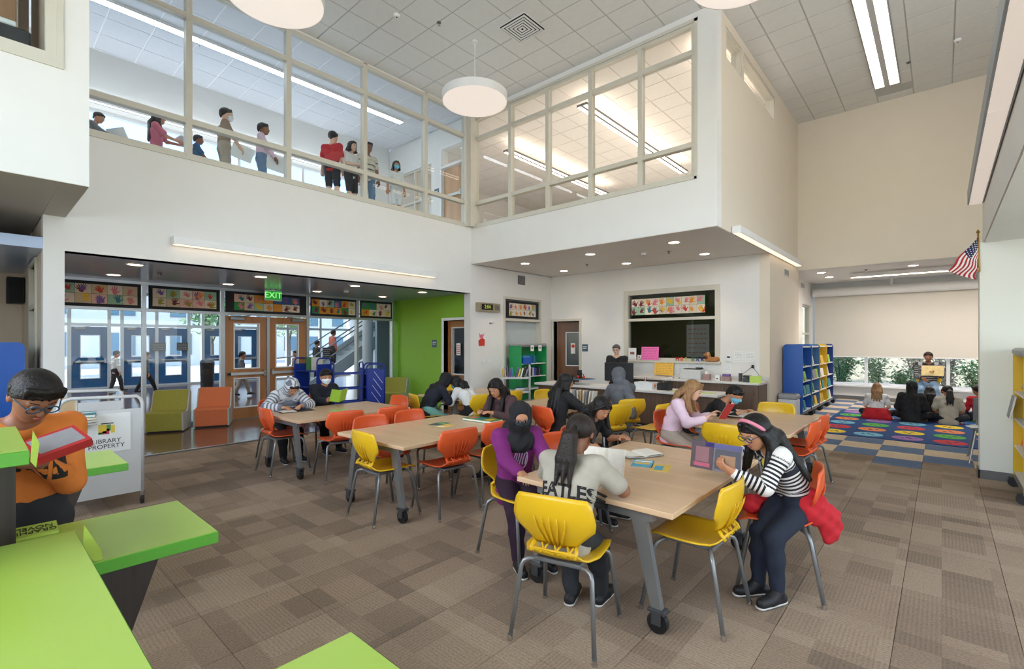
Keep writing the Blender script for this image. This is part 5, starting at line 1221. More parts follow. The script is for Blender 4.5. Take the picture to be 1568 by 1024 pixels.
        lowest = Pb - rotx(-a1) @ V3(0, 0, .045 * u); c.cut.append((lowest, rotx(-a1) @ V3(0, 0, -1)))
        for s in (1, -1): pass
        o = obj('shirt', c.mesh('shirt', top, vox, stripes), t); PEOPLE[label] = dict(shirt=c, Nk=Nk, Ch=Ch, W=W_, U=U, t=t, hl=hl, hh=hh, hd=hd_rot, hands=hands, Wr=Wr, P=P, K=K, A=A, a1=a1, E=E, shirt_obj=o)
    if bottom:
        c = Shape(.016 * u); c.fold = fold_f; q = .008 if legs == 'leggings' else .013
        if legs == 'skirt':
            for s in (1, -1): c.rc(W_ - V3(0, 0, .03 * u) + V3(s * .03 * u, 0, 0), P + V3(s * .035 * u, 0, 0), .052 * u + q, .066 * u + q).rc(P + V3(s * .04 * u, 0, 0), P + (K[s] - P) * .9, .07 * u + q, .085 * u)
        else:
            for s in (1, -1):
                X = V3(s * .036 * u, 0, 0); end = {'shorts': .0, 'pants': .93, 'leggings': .93}[legs]
                c.rc(W_ - V3(0, 0, .02 * u) + X, P + X, .052 * u + q, .063 * u + q).rc(hp[s], K[s], .061 * ru + q, .040 * ru + q)
                if end: c.rc(K[s], K[s] + (A[s] - K[s]) * .35, .040 * ru + q, .038 * ru + q).rc(K[s] + (A[s] - K[s]) * .35, K[s] + (A[s] - K[s]) * end, .038 * ru + q, .023 * u + q * 1.2)
        obj('skirt' if legs == 'skirt' else ('shorts' if legs == 'shorts' else 'trousers'), c.mesh('trousers', bottom, vox * 1.25), t)
    if shoes:
        for s in (1, -1):
            c = Shape(.012 * u); h0 = A[s] - V3(0, 0, .026 * u); fd = ft[s]
            c.rc(h0 - fd * .022 * u, h0 + fd * .10 * u, .026 * u, .024 * u).rc(A[s] + V3(0, 0, .008 * u), h0 + fd * .05 * u, .027 * u, .024 * u)
            c.cut.append((V3(0, 0, h0[2] - .018 * u), V3(0, 0, -1)))
            so_ = obj('shoe', c.mesh('shoe', shoes, max(vox, .0075)), t)
            c = Shape(.01 * u); c.rc(h0 - fd * .024 * u - V3(0, 0, .004 * u), h0 + fd * .104 * u - V3(0, 0, .004 * u), .0275 * u, .0255 * u); c.cut += [(V3(0, 0, h0[2] - .012 * u), V3(0, 0, 1)), (V3(0, 0, h0[2] - .024 * u), V3(0, 0, -1))]
            if hightop: c2 = Shape(.01 * u); c2.rc(A[s] + V3(0, 0, -.005 * u), A[s] + (K[s] - A[s]) * .16, .029 * u, .028 * u); obj('shoe_collar', c2.mesh('shoe_collar', shoes, vox), so_)
            obj('sole', c.mesh('sole', sole, max(vox * .8, .006)), so_)
    # ---- face
    if vox < .0135:
        sp = MB().lathe([(.001, -1), (.5, -.86), (.87, -.5), (1, 0), (.87, .5), (.5, .86), (.001, 1)], 12)
        for s in (1, -1):
            r = .046 * hh; M = T(*hl(s * .135, .372, .03)) @ Matrix.Scale(r, 4); me = MB(); me.add([M @ Vector(v) for v in sp.v], sp.f); e = me.build('eye', eye_w, t, True)
            M = T(*hl(s * .135, .392, .025)) @ Matrix.Scale(r * .82, 4); me = MB(); me.add([M @ Vector(v) for v in sp.v], sp.f); me.build('iris', eye_d, e, True)
        if not mask:
            c = Shape(.02 * hh); c.el(hl(0, .405, -.232), V3(.085, .03, .022) * hh, hd_rot).el(hl(0, .405, -.262), V3(.07, .03, .024) * hh, hd_rot); obj('lips', c.mesh('lips', lip_m, .03 * hh), t)
        if not (hijab or hood):
            c = Shape(.01 * hh)
            for s in (1, -1): c.rc(hl(s * .07, .415, .135), hl(s * .21, .36, .145), .018 * hh, .014 * hh)
            obj('eyebrow', c.mesh('eyebrow', HR[hc], .02 * hh), t)
    if mask:
        c = Shape(.06 * hh); c.el(hl(0, .13, -.17), V3(.315, .335, .30) * hh, hd_rot).el(hl(0, .27, -.34), V3(.17, .16, .14) * hh, hd_rot).rc(hl(0, .44, -.02), hl(0, .47, -.1), .05 * hh, .07 * hh)
        c.cut += [(hl(0, 0, .0), hd_rot @ nz(V3(0, -.15, 1))), (hl(0, .06, 0), hd_rot @ V3(0, -1, 0)), (hl(0, 0, -.47), hd_rot @ V3(0, 0, -1))]
        mo = obj('face_mask', c.mesh('face_mask', MASKC[mask], vox * .8), t)
        for s in (1, -1): MB().tube([hl(s * .29, .16, -.06), hl(s * .35, .0, .03), hl(s * .37, -.10, -.02)], .006 * hh * 2, 5).tube([hl(s * .26, .2, -.3), hl(s * .34, .0, -.2), hl(s * .37, -.10, -.1)], .006 * hh * 2, 5).build('ear_loop', MASKC[mask], mo)
    if glasses:
        gb = MB()
        for s in (1, -1):
            gb.tube([hl(s * .145 + .115 * math.cos(q * PI / 7), .455, .03 + .085 * math.sin(q * PI / 7)) for q in range(14)], .014 * hh, 6, closed=True).tube([hl(s * .25, .45, .06), hl(s * .36, .2, .07), hl(s * .385, -.05, .05)], .012 * hh, 6)
        gb.tube([hl(-.03, .46, .04), hl(.03, .46, .04)], .012 * hh, 6).build('glasses', mat('glasses_frame', (40, 70, 90), .3, noise=(9, .03)), t, True)
    # ---- hair or head cover
    if hijab or hood:
        m_ = hijab or hood; c = Shape(.12 * hh); c.fold = lambda P_: .004 * np.sin(P_[:, 2] * 60 + 8 * np.sin(P_[:, 0] * 13 + P_[:, 1] * 7))
        c.el(hl(0, -.05, .12), V3(.44, .52, .455) * hh, hd_rot).el(hl(0, .0, -.2), V3(.42, .42, .42) * hh, hd_rot)
        if hijab:
            c.rc(hl(0, -.05, -.35), Nk + U @ V3(0, .0, -.01 * u), .40 * hh, .44 * hh).el(Ch + U @ V3(0, .01 * u, .055 * u), V3(.118 * u, .090 * u, .07 * u), U)
            if hairlen > .3: c.rc(Nk + U @ V3(.02 * u, -.05 * u, 0), Ch + U @ V3(.03 * u, -.095 * u, -.05 * u), .055 * u, .05 * u).rc(Ch + U @ V3(.03 * u, -.095 * u, -.05 * u), Ch + U @ V3(.035 * u, -.10 * u, -.20 * u), .05 * u, .042 * u)
        else: c.rc(hl(0, -.1, -.35), Nk + U @ V3(0, -.015 * u, .0), .40 * hh, .40 * hh); c.el(Nk + U @ V3(0, -.03 * u, -.015 * u), V3(.085 * u, .06 * u, .05 * u), U)
        dep_ = .36 if hijab else .40
        c.sub = [('e', hl(0, .56, -.02), V3(.30, dep_, .40) * hh, hd_rot, 0, .04 * hh, 0, 0)]
        if stripes:
            for i_, q_ in enumerate(c.p):
                if q_[0] == 'e': pass
        me = c.mesh('head_scarf', m_, vox)
        if stripes:
            n_ = len(me.vertices); co = np.empty(n_ * 3, np.float32); me.vertices.foreach_get('co', co); co = co.reshape(-1, 3); me.attributes.new('band', 'FLOAT', 'POINT').data.foreach_set('value', (co[:, 0] + co[:, 2] * .5 + co[:, 1] * .8 + 2).astype(np.float32))
        obj('head_scarf' if hijab else 'hood', me, t)
        if hood:
            c = Shape(.05 * hh); c.rc(hl(-.2, .33, .28), hl(.2, .33, .28), .10 * hh, .10 * hh).rc(hl(-.26, .3, .2), hl(-.28, .24, -.1), .07 * hh, .05 * hh); obj('fringe', c.mesh('fringe', HR[hc], vox), t)
    elif hair != 'bald':
        c = Shape(.06 * hh); big = .05 if hair == 'short' else .045
        c.el(hl(0, -.05, .135), V3(.365 + big, .44 + big, .385 + big) * hh, hd_rot)
        cutn = hd_rot @ nz(V3(0, .54, -.84)); cs = Shape(.05 * hh)
        c.cut.append((hl(0, .385, .22), cutn))
        if hair == 'short' : c.cut = [(hl(0, .40, .235), hd_rot @ nz(V3(0, .50, -.86)))]
        hm = obj('hair', c.mesh('hair', HR[hc], vox), t)
        if hair == 'short':      # fringe and side locks
            c = Shape(.06 * hh)
            for i in range(6): c.rc(hl(-.28 + i * .11, .34 - abs(i - 2.5) * .03, .38), hl(-.31 + i * .12, .40 - abs(i - 2.5) * .045, .20 + .02 * (i % 2)), .075 * hh, .035 * hh)
            for s in (1, -1): c.rc(hl(s * .38, -.08, .2), hl(s * .385, -.02, -.02), .06 * hh, .03 * hh)
            c.rc(hl(0, -.44, 0), hl(0, -.40, -.26), .12 * hh, .08 * hh); obj('fringe', c.mesh('fringe', HR[hc], vox), t)
        else:
            c = Shape(.05 * hh); dn = V3(0, 0, -1)
            for s in (1, -1):
                c.rc(hl(s * .12, .30, .42), hl(s * .37, .18, .10), .09 * hh, .07 * hh).rc(hl(s * .37, .10, .12), hl(s * .39, .02, -.2), .08 * hh, .07 * hh)
            if hair == 'long':
                c.k = .10 * hh; gl = math.sin(min(a3, 1.2))          # the further the back leans, the more the hair hangs free
                for i in range(9):
                    a = (i - 4) / 4 * 1.75; sa, ca = math.sin(a), math.cos(a); far = abs(a) > 1.2
                    s0 = hl(.36 * sa, -.40 * ca, .0); mid = hl(.40 * sa, -.40 * ca - .02, -.42) if far else Nk + U @ V3(.062 * u * sa, -.062 * u * ca - .012 * u, .03 * u)
                    ln = hairlen * u * (.62 if far else 1) - .05 * u; dn_ = V3(0, 0, -1) if far else nz(U @ V3(sa * .12, -.06, -1) * (1 - gl * .4) + V3(sa * .5, 0, -1) * gl * .4)
                    e0 = mid + dn_ * ln + (U @ V3(0, .03 * u * (1 if far else 0), 0))
                    c.rc(s0, mid, .12 * hh, .11 * hh if far else .13 * hh).rc(mid, e0, .11 * hh if far else .13 * hh, .075 * hh)
            elif hair == 'pony':
                k0 = hl(0, -.50, .02); c.rc(hl(0, -.40, .1), k0, .16 * hh, .10 * hh)
                p1 = k0 + U @ V3(0, -.035 * u, -.04 * u); p2 = p1 + U @ V3(.004 * u, -.012 * u, -.10 * u) ; p3 = p2 + U @ V3(-.004 * u, .012 * u, -.10 * u)
                for q in (-.016, 0, .016): c.rc(k0, p1 + V3(q * u, 0, 0), .085 * hh, .13 * hh).rc(p1 + V3(q * u, 0, 0), p2 + V3(q * 1.6 * u, 0, 0), .13 * hh, .14 * hh).rc(p2 + V3(q * 1.6 * u, 0, 0), p3 + V3(q * 1.9 * u, 0, -abs(q) * u * .5), .13 * hh, .04 * hh)
            o = c.mesh('tresses', HR[hc], vox); obj('tresses', o, t)
            if hair == 'pony':
                MB().tube([hl(.13 * math.cos(q * PI / 5), -.505, .02 + .13 * math.sin(q * PI / 5)) for q in range(10)], .035 * hh, 6, closed=True).build('hair_tie', black_m, t, True)
    return t
import bmesh
def PM(x, y, dx, dy, z=0.): return T(x, y, z) @ Rz(face(dx, dy))
def project(key, me, M, direction, off=.0016):
    """lays a flat print on the shirt: every vertex is moved along a direction until it meets the cloth"""
    pp = PEOPLE[key]; bm = bmesh.new(); bm.from_mesh(me); bmesh.ops.triangulate(bm, faces=bm.faces)
    for _ in range(2): bmesh.ops.subdivide_edges(bm, edges=[e for e in bm.edges if e.calc_length() > .012], cuts=1)
    bmesh.ops.transform(bm, matrix=M, verts=bm.verts); P = np.array([v.co[:] for v in bm.verts]); d = nz(np.asarray(direction, float))
    for _ in range(40): P = P + d * np.clip(pp['shirt'].f(P) - off, -.02, .03)[:, None] * .8
    for v, p in zip(bm.verts, P): v.co = p
    bm.to_mesh(me); bm.free(); return me
def print_text(key, s, size, c, right, up, direction, m, name='lettering'):
    me = text_mesh(s, size, 0., bold=size * .035); me.materials.clear(); me.materials.append(m); me.name = name
    return obj(name, project(key, me, plane_M(c, right, up), direction), PEOPLE[key]['t'])
def open_book(label, M, cov, w=.17, h=.24, ang=22, th=.012, group='open books', picture=None, pages=None):
    """open book: spine along local z, pages face local -y"""
    t = thing('open_book', label, 'book', (0, 0, 0), 0, group); t.matrix_world = M; a = math.radians(ang)
    for s in (-1, 1):
        Q = Rz(-s * a) if s == 1 else Rz(a)
        x0, x1 = (0, w) if s == 1 else (-w, 0)
        cv = MB().box(x0, x1, 0, .003, 0, h, 0, Q).build('cover', cov, t)
        MB().grid(lambda u, v: Q @ Vector((x0 + .002 * s + (x1 - x0 - .006 * s) * u, -.001 - (th * math.sin(min(1, (u if s == 1 else 1 - u) * 3.2) * PI / 2) ** .7 * (1 - .5 * (u if s == 1 else 1 - u))), .005 + (h - .01) * v)), 8, 1, 0).box(x0 + .004 * (s == 1), x1 - .004 * (s == 1) , -.002, -.0005, .005, h - .005, 0, Q).build('pages', pages or page_m, t)
        if picture:
            for k, (bx, bz, bw, bh, mm) in enumerate(picture):
                xx0, xx1 = (bx * w, (bx + bw) * w) if s == 1 else (-(bx + bw) * w, -bx * w)
                MB().box(xx0, xx1, .003, .0036 + k * .0003, bz * h, (bz + bh) * h, 0, Q).build('cover_art', mm, cv)
    return t
def flyer(label, x, y, z, rz, w, h, m, blocks=()):
    t = thing('flyer', label, 'paper', (x, y, z), rz, 'flyers on the tables'); MB().box(-w / 2, w / 2, -h / 2, h / 2, 0, .0016).build('sheet', m, t)
    for a, b, c, d, mm in blocks: MB().box(a, b, c, d, .0016, .0021).build('printed_block', mm, t)
tee_w = cloth('cream_tee', (172, 164, 149)); navy_c = cloth('navy', (24, 28, 40)); black_c = cloth('black', (24, 24, 27)); orange_c = cloth('orange', (214, 122, 48)); purple_c = cloth('purple', (118, 30, 104)); brown_c = cloth('brown', (74, 50, 52)); grey_c = cloth('grey', (98, 100, 106))
pink_c = cloth('pink', (226, 196, 210)); denim = cloth('dark_denim', (26, 34, 50)); jeans = cloth('blue_jeans', (110, 136, 164)); khaki = cloth('khaki', (170, 156, 140)); teal_c = cloth('teal', (120, 176, 164)); red_c = cloth('red', (186, 24, 36)); char = cloth('charcoal', (44, 46, 50)); white_c = cloth('white', (220, 218, 214)); tan_c = cloth('tan_tee', (150, 126, 108)); rose_c = cloth('rose', (186, 96, 116)); stripe_bw = stripe_mat('bw_stripes', (226, 222, 216), (28, 30, 40), .026, .5); stripe_g = stripe_mat('grey_stripes', (206, 206, 208), (112, 116, 126), .045, .55); stripe_t = stripe_mat('cream_stripes', (210, 200, 180), (80, 80, 90), .09, .75); stripe_d = stripe_mat('dark_stripes', (40, 40, 46), (150, 150, 150), .045, .7)
shoe_b = mat('shoe_black', (24, 24, 26), .6, noise=(30, .1)); shoe_w = mat('shoe_white', (214, 212, 208), .6, noise=(30, .05)); shoe_t = mat('shoe_tan', (190, 160, 136), .6, noise=(30, .05))
ink = mat('ink_black', (30, 28, 28), .8, noise=(30, .1))

# --- the nearest table
LB = 'girl with a dark ponytail and cream T-shirt, seated nearest the camera'
person(LB, -1.56, 2.23, -.20, .98, 1.34, slim=1.0, sit=.45, lean=14, curl=10, nod=14, wr=(.13, .32, .755), wl=(-.12, .36, .76), skin='brown', hair='pony', hc='dark', top=tee_w, sleeve='short', bottom=char, shoes=shoe_b, vox=.0068, puff=.018, hem=.03, elbow=(.9, -.25, -.5), feet=((.08, .30, .07), (-.08, .22, .07)), curlf=.9)
q = PEOPLE[LB]; U_ = q['U']; back = lambda dz: q['Ch'] + U_ @ V3(0, -.26, dz)
print_text(LB, 'BEATLES', .098, back(-.062) + U_ @ V3(-.012, 0, 0), U_ @ V3(1, 0, 0), U_ @ V3(0, 0, 1), U_ @ V3(0, 1, 0), ink)
print_text(LB, 'ABBEY ROAD', .046, back(-.15), U_ @ V3(1, 0, 0), U_ @ V3(0, 0, 1), U_ @ V3(0, 1, 0), ink)
open_book('open white book propped up in front of the ponytailed girl', PM(-1.58, 2.23, -.20, .98) @ T(.05, .52, .69) @ Matrix.Rotation(-.25, 4, 'X'), BC[4], .15, .2, 25)
open_book('open book lying by the hands of the child in the purple hoodie', T(-1.92, 2.86, .694) @ Rz(face(1, 0)) @ Matrix.Rotation(-PI / 2, 4, 'X') @ T(0, 0, -.1), BC[4], .15, .21, 4)
open_book('open paper booklet under the hand of the girl reaching over the nearest table', T(-1.80, 3.52, .694) @ Rz(face(.9, -.5)) @ Matrix.Rotation(-PI / 2, 4, 'X') @ T(0, 0, -.1), BC[9], .16, .22, 4)
LS = 'girl in a striped top and glasses reading at the right of the nearest table'
person(LS, -.75, 3.50, -.52, -.85, 1.37, sit=.45, lean=14, curl=24, yaw=2, nod=16, twist=-22, wr=(.22, .42, .82), wl=(.02, .40, .77), skin='tan', hair='long', hc='black', top=stripe_bw, stripes=True, bottom=denim, legs='leggings', shoes=shoe_b, hightop=True, glasses=True, vox=.0062, puff=.012, hairlen=.26, feet=((-.02, .24, .075), (-.15, .22, .075)), knees=((-.35, 1, .5), (-.15, 1, .35)), curlf=.75, palm=((-.7, -.3, .6), (.5, -.2, .8)), handdir=((-.3, .4, .6), (.25, .5, .3)), elbow=(.55, -.3, -.8), fold=True)
pS = PEOPLE[LS]; c = Shape(.05); Pj = pS['P']
c.rc(Pj + V3(-.10, -.05, .05), Pj + V3(.10, -.05, .05), .075, .075).rc(Pj + V3(-.10, .02, .04), Pj + V3(.10, .02, .04), .062, .062)
c.el(Pj + V3(-.15, -.04, -.02), (.045, .10, .075)).el(Pj + V3(-.17, -.12, -.10), (.04, .075, .11)).el(Pj + V3(-.10, -.17, -.08), (.08, .03, .10)).el(Pj + V3(.15, .0, .0), (.045, .10, .06)).el(Pj + V3(.17, .13, -.03), (.05, .10, .055)).el(Pj + V3(.14, .20, -.03), (.06, .06, .05))
c.fold = lambda P_: .006 * np.sin(P_[:, 2] * 70 + 20 * P_[:, 0]) * np.sin(P_[:, 1] * 60)
obj('jacket', c.mesh('jacket', red_c, .006), pS['t'])
MB().tube([pS['hl'](.40 * math.sin(a), .22 * math.cos(a) * .9 + .0, .12 + .42 * math.cos(a)) for a in [i * .25 - 1.5 for i in range(13)]], .012, 6).build('headband', mat('headband_pink', (216, 130, 150), .5, noise=(20, .05)), pS['t'], True)
for s in (1, -1):
    A_ = pS['A'][s]
    for k in range(3): MB().tube([A_ + V3(-.02, .045 + k * .022, .008 - k * .012), A_ + V3(0, .056 + k * .022, .014 - k * .012), A_ + V3(.025, .045 + k * .022, .008 - k * .012)], .003, 5).build('lace', white_c if k == 9 else black_c, pS['t'])
prints = MB()
for a, b, r in ((0, .02, .045), (-.03, .06, .025), (.035, .055, .025)): prints.prism([(a + r * math.cos(i * PI / 6), b + r * math.sin(i * PI / 6)) for i in range(12)], 0, .0004)
me = prints.mesh('shirt_print', mat('print_yellow', (232, 206, 90), .8, noise=(30, .1))); obj('shirt_print', project(LS, me, plane_M(pS['Ch'] + pS['U'] @ V3(0, .3, .0), pS['U'] @ V3(-1, 0, 0), pS['U'] @ V3(0, 0, 1)), pS['U'] @ V3(0, -1, 0), .0022), pS['t'])
cv_g = mat('book_cover_mauve', (96, 82, 88), .4, noise=(14, .12)); cv_p = mat('cover_violet', (50, 42, 104), .4, noise=(14, .08)); cv_o = mat('cover_amber', (140, 96, 56), .4, noise=(14, .2)); cv_k = mat('cover_dark', (36, 28, 42), .4, noise=(14, .2)); cv_pk = mat('cover_pink', (150, 108, 112), .4, noise=(14, .08))
b_ = open_book('grey and violet paperback held open by the girl in the striped top', T(-1.09, 3.14, .765) @ Rz(face(-.05, -1)) @ Matrix.Rotation(.2, 4, 'X'), cv_g, .165, .175, 14, .016)
QM = lambda s: Rz(-s * math.radians(14))
ca_ = [c_ for c_ in b_.children if c_.name.startswith('cover')]
MB().box(-.16, -.01, .003, .0036, .015, .14, 0, QM(-1)).build('cover_art', cv_k, ca_[0]); MB().box(-.13, -.04, .0037, .0044, .03, .105, 0, QM(-1)).build('cover_art', cv_o, ca_[0]); MB().box(-.165, .0, .003, .0037, .142, .173, 0, QM(-1)).build('cover_art', cv_p, ca_[0])
MB().box(.03, .13, .003, .0036, .045, .14, 0, QM(1)).build('cover_art', cv_pk, ca_[1]); MB().box(.0, .06, .003, .0034, .146, .173, 0, QM(1)).build('cover_art', cv_p, ca_[1]); MB().box(.02, .14, .003, .0036, .015, .04, 0, QM(1)).build('cover_art', MATS['cloth_rose'], ca_[1])
LP = 'child in a purple hoodie with a long black head scarf and black mask'
person(LP, -2.38, 2.73, .90, -.44, 1.28, sit=.45, lean=6, curl=8, nod=16, yaw=-14, wr=(.12, .33, .70), wl=(-.12, .33, .72), skin='tan', top=purple_c, bottom=cloth('plum', (40, 16, 38)), shoes=shoe_b, hijab=black_c, hairlen=.4, mask='black', glasses=True, vox=.0082, puff=.024, hem=.08)
q = PEOPLE[LP]; lg = MB(); n_ = 24
for i in range(n_):
    a0, a1_ = i * 2 * PI / n_, (i + 1) * 2 * PI / n_; e = lambda a, r: (.058 * r * math.cos(a), .085 * r * math.sin(a))
    lg.prism([e(a0, .86), e(a0, 1), e(a1_, 1), e(a1_, .86)], 0, .0004)
for k in range(5): x_ = -.04 + k * .02; lg.prism([(x_ - .008, -.045), (x_, -.045), (x_ + .014, .045), (x_ + .006, .045)], 0, .0004)
me = lg.mesh('hoodie_emblem', mat('emblem_lilac', (214, 200, 222), .8, noise=(30, .05))); obj('hoodie_emblem', project(LP, me, plane_M(q['Ch'] + q['U'] @ V3(0, .3, -.035), q['U'] @ V3(-1, 0, 0), q['U'] @ V3(0, 0, 1)), q['U'] @ V3(0, -1, 0), .003), q['t'])
L11 = 'girl with long black hair reaching over the far left of the nearest table'
person(L11, -2.49, 3.80, .98, .0, 1.30, sit=.45, lean=14, curl=18, nod=24, yaw=-25, wr=(.37, .32, .735), wl=(-.08, .35, .73), skin='tan', hair='long', hc='black', hairlen=.2, top=black_c, sleeve='short', bottom=denim, shoes=shoe_b, vox=.0082, curlf=.35)
q = PEOPLE[L11]; MB().tube([q['Wr'][1] + V3(*(np.array((math.cos(a), 0, math.sin(a))) * .022)) for a in [i * PI / 5 for i in range(10)]], .004, 5, closed=True).build('bracelet', black_m, q['t'])
# --- right table
LB2 = 'girl with long blonde hair in a pale pink sweater reading a red book'
person(LB2, -2.26, 5.32, 1, .08, 1.38, sit=.45, lean=14, curl=14, nod=14, wr=(.10, .36, .76), wl=(-.10, .36, .77), skin='light', hair='long', hc='blonde', hairlen=.24, top=pink_c, bottom=khaki, shoes=shoe_w, vox=.0095, puff=.02, handdir=((-.1, .5, .5), (.1, .5, .5)))
open_book('red book held up by the blonde girl in pink', PM(-2.20, 5.32, 1, .08) @ T(0, .48, .76) @ Matrix.Rotation(-.5, 4, 'X'), BC[0], .13, .19, 20)
person('child in a blue mask and black top behind the blonde girl', -2.2, 6.2, 1, -.05, 1.34, sit=.45, lean=30, curl=16, nod=20, wr=(.10, .38, .73), wl=(-.14, .40, .73), skin='tan', hair='short', top=black_c, bottom=denim, shoes=shoe_b, mask='blue', vox=.0105)
open_book('open white book on the right table before the blue masked child', T(-1.86, 6.05, .694) @ Rz(face(1, 0)) @ Matrix.Rotation(-PI / 2, 4, 'X') @ T(0, 0, -.1), BC[4], .16, .22, 12)
# --- tables beyond
person('long haired girl in a brown sweater facing the camera at the middle table', -3.93, 4.30, .05, -1, 1.36, sit=.45, lean=14, curl=10, nod=20, yaw=8, wr=(.09, .33, .77), wl=(-.09, .33, .77), skin='tan', hair='long', hc='black', hairlen=.28, top=brown_c, bottom=denim, shoes=shoe_b, vox=.0095, puff=.02)
t = thing('picture_book', 'large green picture book lying at the far end of the middle table', 'book', (-3.88, 3.86, .692), .05); MB().box(-.22, .22, -.10, .10, 0, .004).box(-.22, .22, -.10, .10, .024, .028).box(-.22, .22, .097, .10, .004, .024).build('cover', BC[1], t); MB().box(-.215, .215, -.096, .096, .0042, .0238).build('page_block', page_m, t)
for k in range(3): MB().box(-.18 + k * .13, -.09 + k * .13, -.07, .06, .028, .0286).build('cover_art', (BC[6], BC[7], BC[3])[k], t)
person('long haired girl in a black cardigan seen from behind beside the standing books', -3.60, 4.93, .28, .96, 1.36, sit=.45, lean=8, curl=8, nod=8, yaw=-18, wr=(.20, .34, .73), wl=(-.08, .36, .73), skin='tan', hair='long', hc='black', hairlen=.30, top=black_c, bottom=black_c, shoes=shoe_b, vox=.0095, puff=.022, elbow=(.9, -.2, -.5))
person('girl in a grey head scarf and grey coat seen from behind by the counter', -3.42, 6.20, -.86, .50, 1.40, sit=.45, lean=6, curl=6, nod=6, wr=(.12, .34, .73), wl=(-.12, .34, .73), skin='tan', top=grey_c, bottom=char, shoes=shoe_b, hijab=grey_c, hairlen=.4, vox=.0095, puff=.026, hem=.12, robe=True)
LH = 'child hidden in a grey striped hoodie with the hood up at the entry table'
person(LH, -6.72, 2.86, 1, -.05, 1.38, sit=.45, lean=20, curl=20, nod=26, wr=(.16, .36, .74), wl=(-.10, .38, .74), skin='tan', top=stripe_g, stripes=True, bottom=black_c, shoes=shoe_b, hood=stripe_g, vox=.010, puff=.028, elbow=(1, -.2, -.4))
person('child in a navy hoodie and white mask holding a lime green book', -6.78, 3.46, 1, -.02, 1.36, sit=.45, lean=6, curl=8, nod=10, yaw=-10, wr=(.10, .33, .76), wl=(-.10, .33, .76), skin='tan', hair='short', hc='black', top=navy_c, bottom=black_c, shoes=shoe_b, mask='white', vox=.010, puff=.024, handdir=((-.1, .5, .5), (.1, .5, .5)))
open_book('lime green book held by the masked child in navy', PM(-6.78, 3.46, 1, -.02) @ T(0, .46, .74) @ Matrix.Rotation(-.45, 4, 'X'), BC[10], .13, .19, 24)
t = thing('folder', 'open black folder under the arms of the hooded child', 'folder', (-6.27, 2.82, .692), -.1); MB().box(-.13, .13, -.21, -.004, 0, .004).box(-.13, .13, .004, .21, 0, .004).build('cover', BC[8], t); MB().box(-.11, .11, -.19, -.02, .004, .009).build('pages', page_m, t)
person('child in a black scarf and teal trousers at the far left table', -5.96, 4.76, .22, .97, 1.36, sit=.45, lean=24, curl=18, nod=16, yaw=-14, wr=(.12, .36, .78), wl=(-.10, .36, .76), skin='brown', top=navy_c, bottom=teal_c, shoes=shoe_b, hijab=black_c, vox=.0105, puff=.022)
person('child in a teal mask leaning on the far left table', -5.46, 5.20, -.99, .0, 1.34, sit=.45, lean=32, curl=16, nod=20, yaw=24, wr=(.14, .36, .74), wl=(-.12, .38, .74), skin='tan', hair='long', hairlen=.12, top=white_c, bottom=black_c, shoes=shoe_b, mask='teal', vox=.0105)
open_book('open magazine held at the near end of the far left table', T(-5.86, 5.16, .70) @ Rz(face(.3, .95)) @ Matrix.Rotation(-.9, 4, 'X'), BC[4], .15, .22, 14)
# --- boy at the display shelves
LO = 'boy in an orange sweatshirt and glasses standing between the lime display shelves'
person(LO, -2.98, .155, .99, .02, 1.52, headk=.132, slim=.80, shw=.094, lean=4, curl=8, nod=34, yaw=14, tilt=-4, wr=(.10, .30, 1.12), wl=(-.03, .27, 1.10), skin='brown', hair='short', hc='black', top=orange_c, bottom=char, shoes=shoe_b, glasses=True, vox=.0068, puff=.016, hem=.055, elbow=(.3, -.15, -1), palm=((0, 0, 1), (.1, .1, 1)), handdir=((-.8, .5, 0), (.9, .5, .05)), curlf=.45)
q = PEOPLE[LO]
for i, (a, w_) in enumerate(((-.125, .05), (-.062, .05), (.003, .05), (.068, .05))):
    b = MB(); b.prism([(a, -.045), (a + w_, -.045), (a + w_, .045), (a, .045)], 0, .0003); obj('shirt_print', project(LO, b.mesh('shirt_print', ink), plane_M(q['Ch'] + q['U'] @ V3(0, .34, .02), q['U'] @ V3(-1, 0, 0), q['U'] @ V3(0, 0, 1)), q['U'] @ V3(0, -1, 0), .002), q['t'])
t = thing('picture_book', 'thick picture book with a red edge in the hands of the boy in orange', 'book'); t.matrix_world = PM(-2.98, .165, .99, .02) @ T(-.06, .38, 1.165) @ Matrix.Scale(.86, 4) @ Rz(.35) @ Matrix.Rotation(-.38, 4, 'X') @ Matrix.Rotation(.28, 4, 'Y')
MB().box(-.10, .10, -.075, .075, 0, .004).box(-.10, .10, -.075, .075, .036, .040).box(-.10, .10, .072, .075, .004, .036).build('cover', BC[0], t); MB().box(-.096, .096, -.071, .0715, .0042, .0358).build('page_block', mat('page_edges_mixed', (150, 140, 70), .7, noise=(60, .5)), t); MB().box(-.085, .08, -.06, .055, .040, .0408).build('cover_art', BC[9], t)
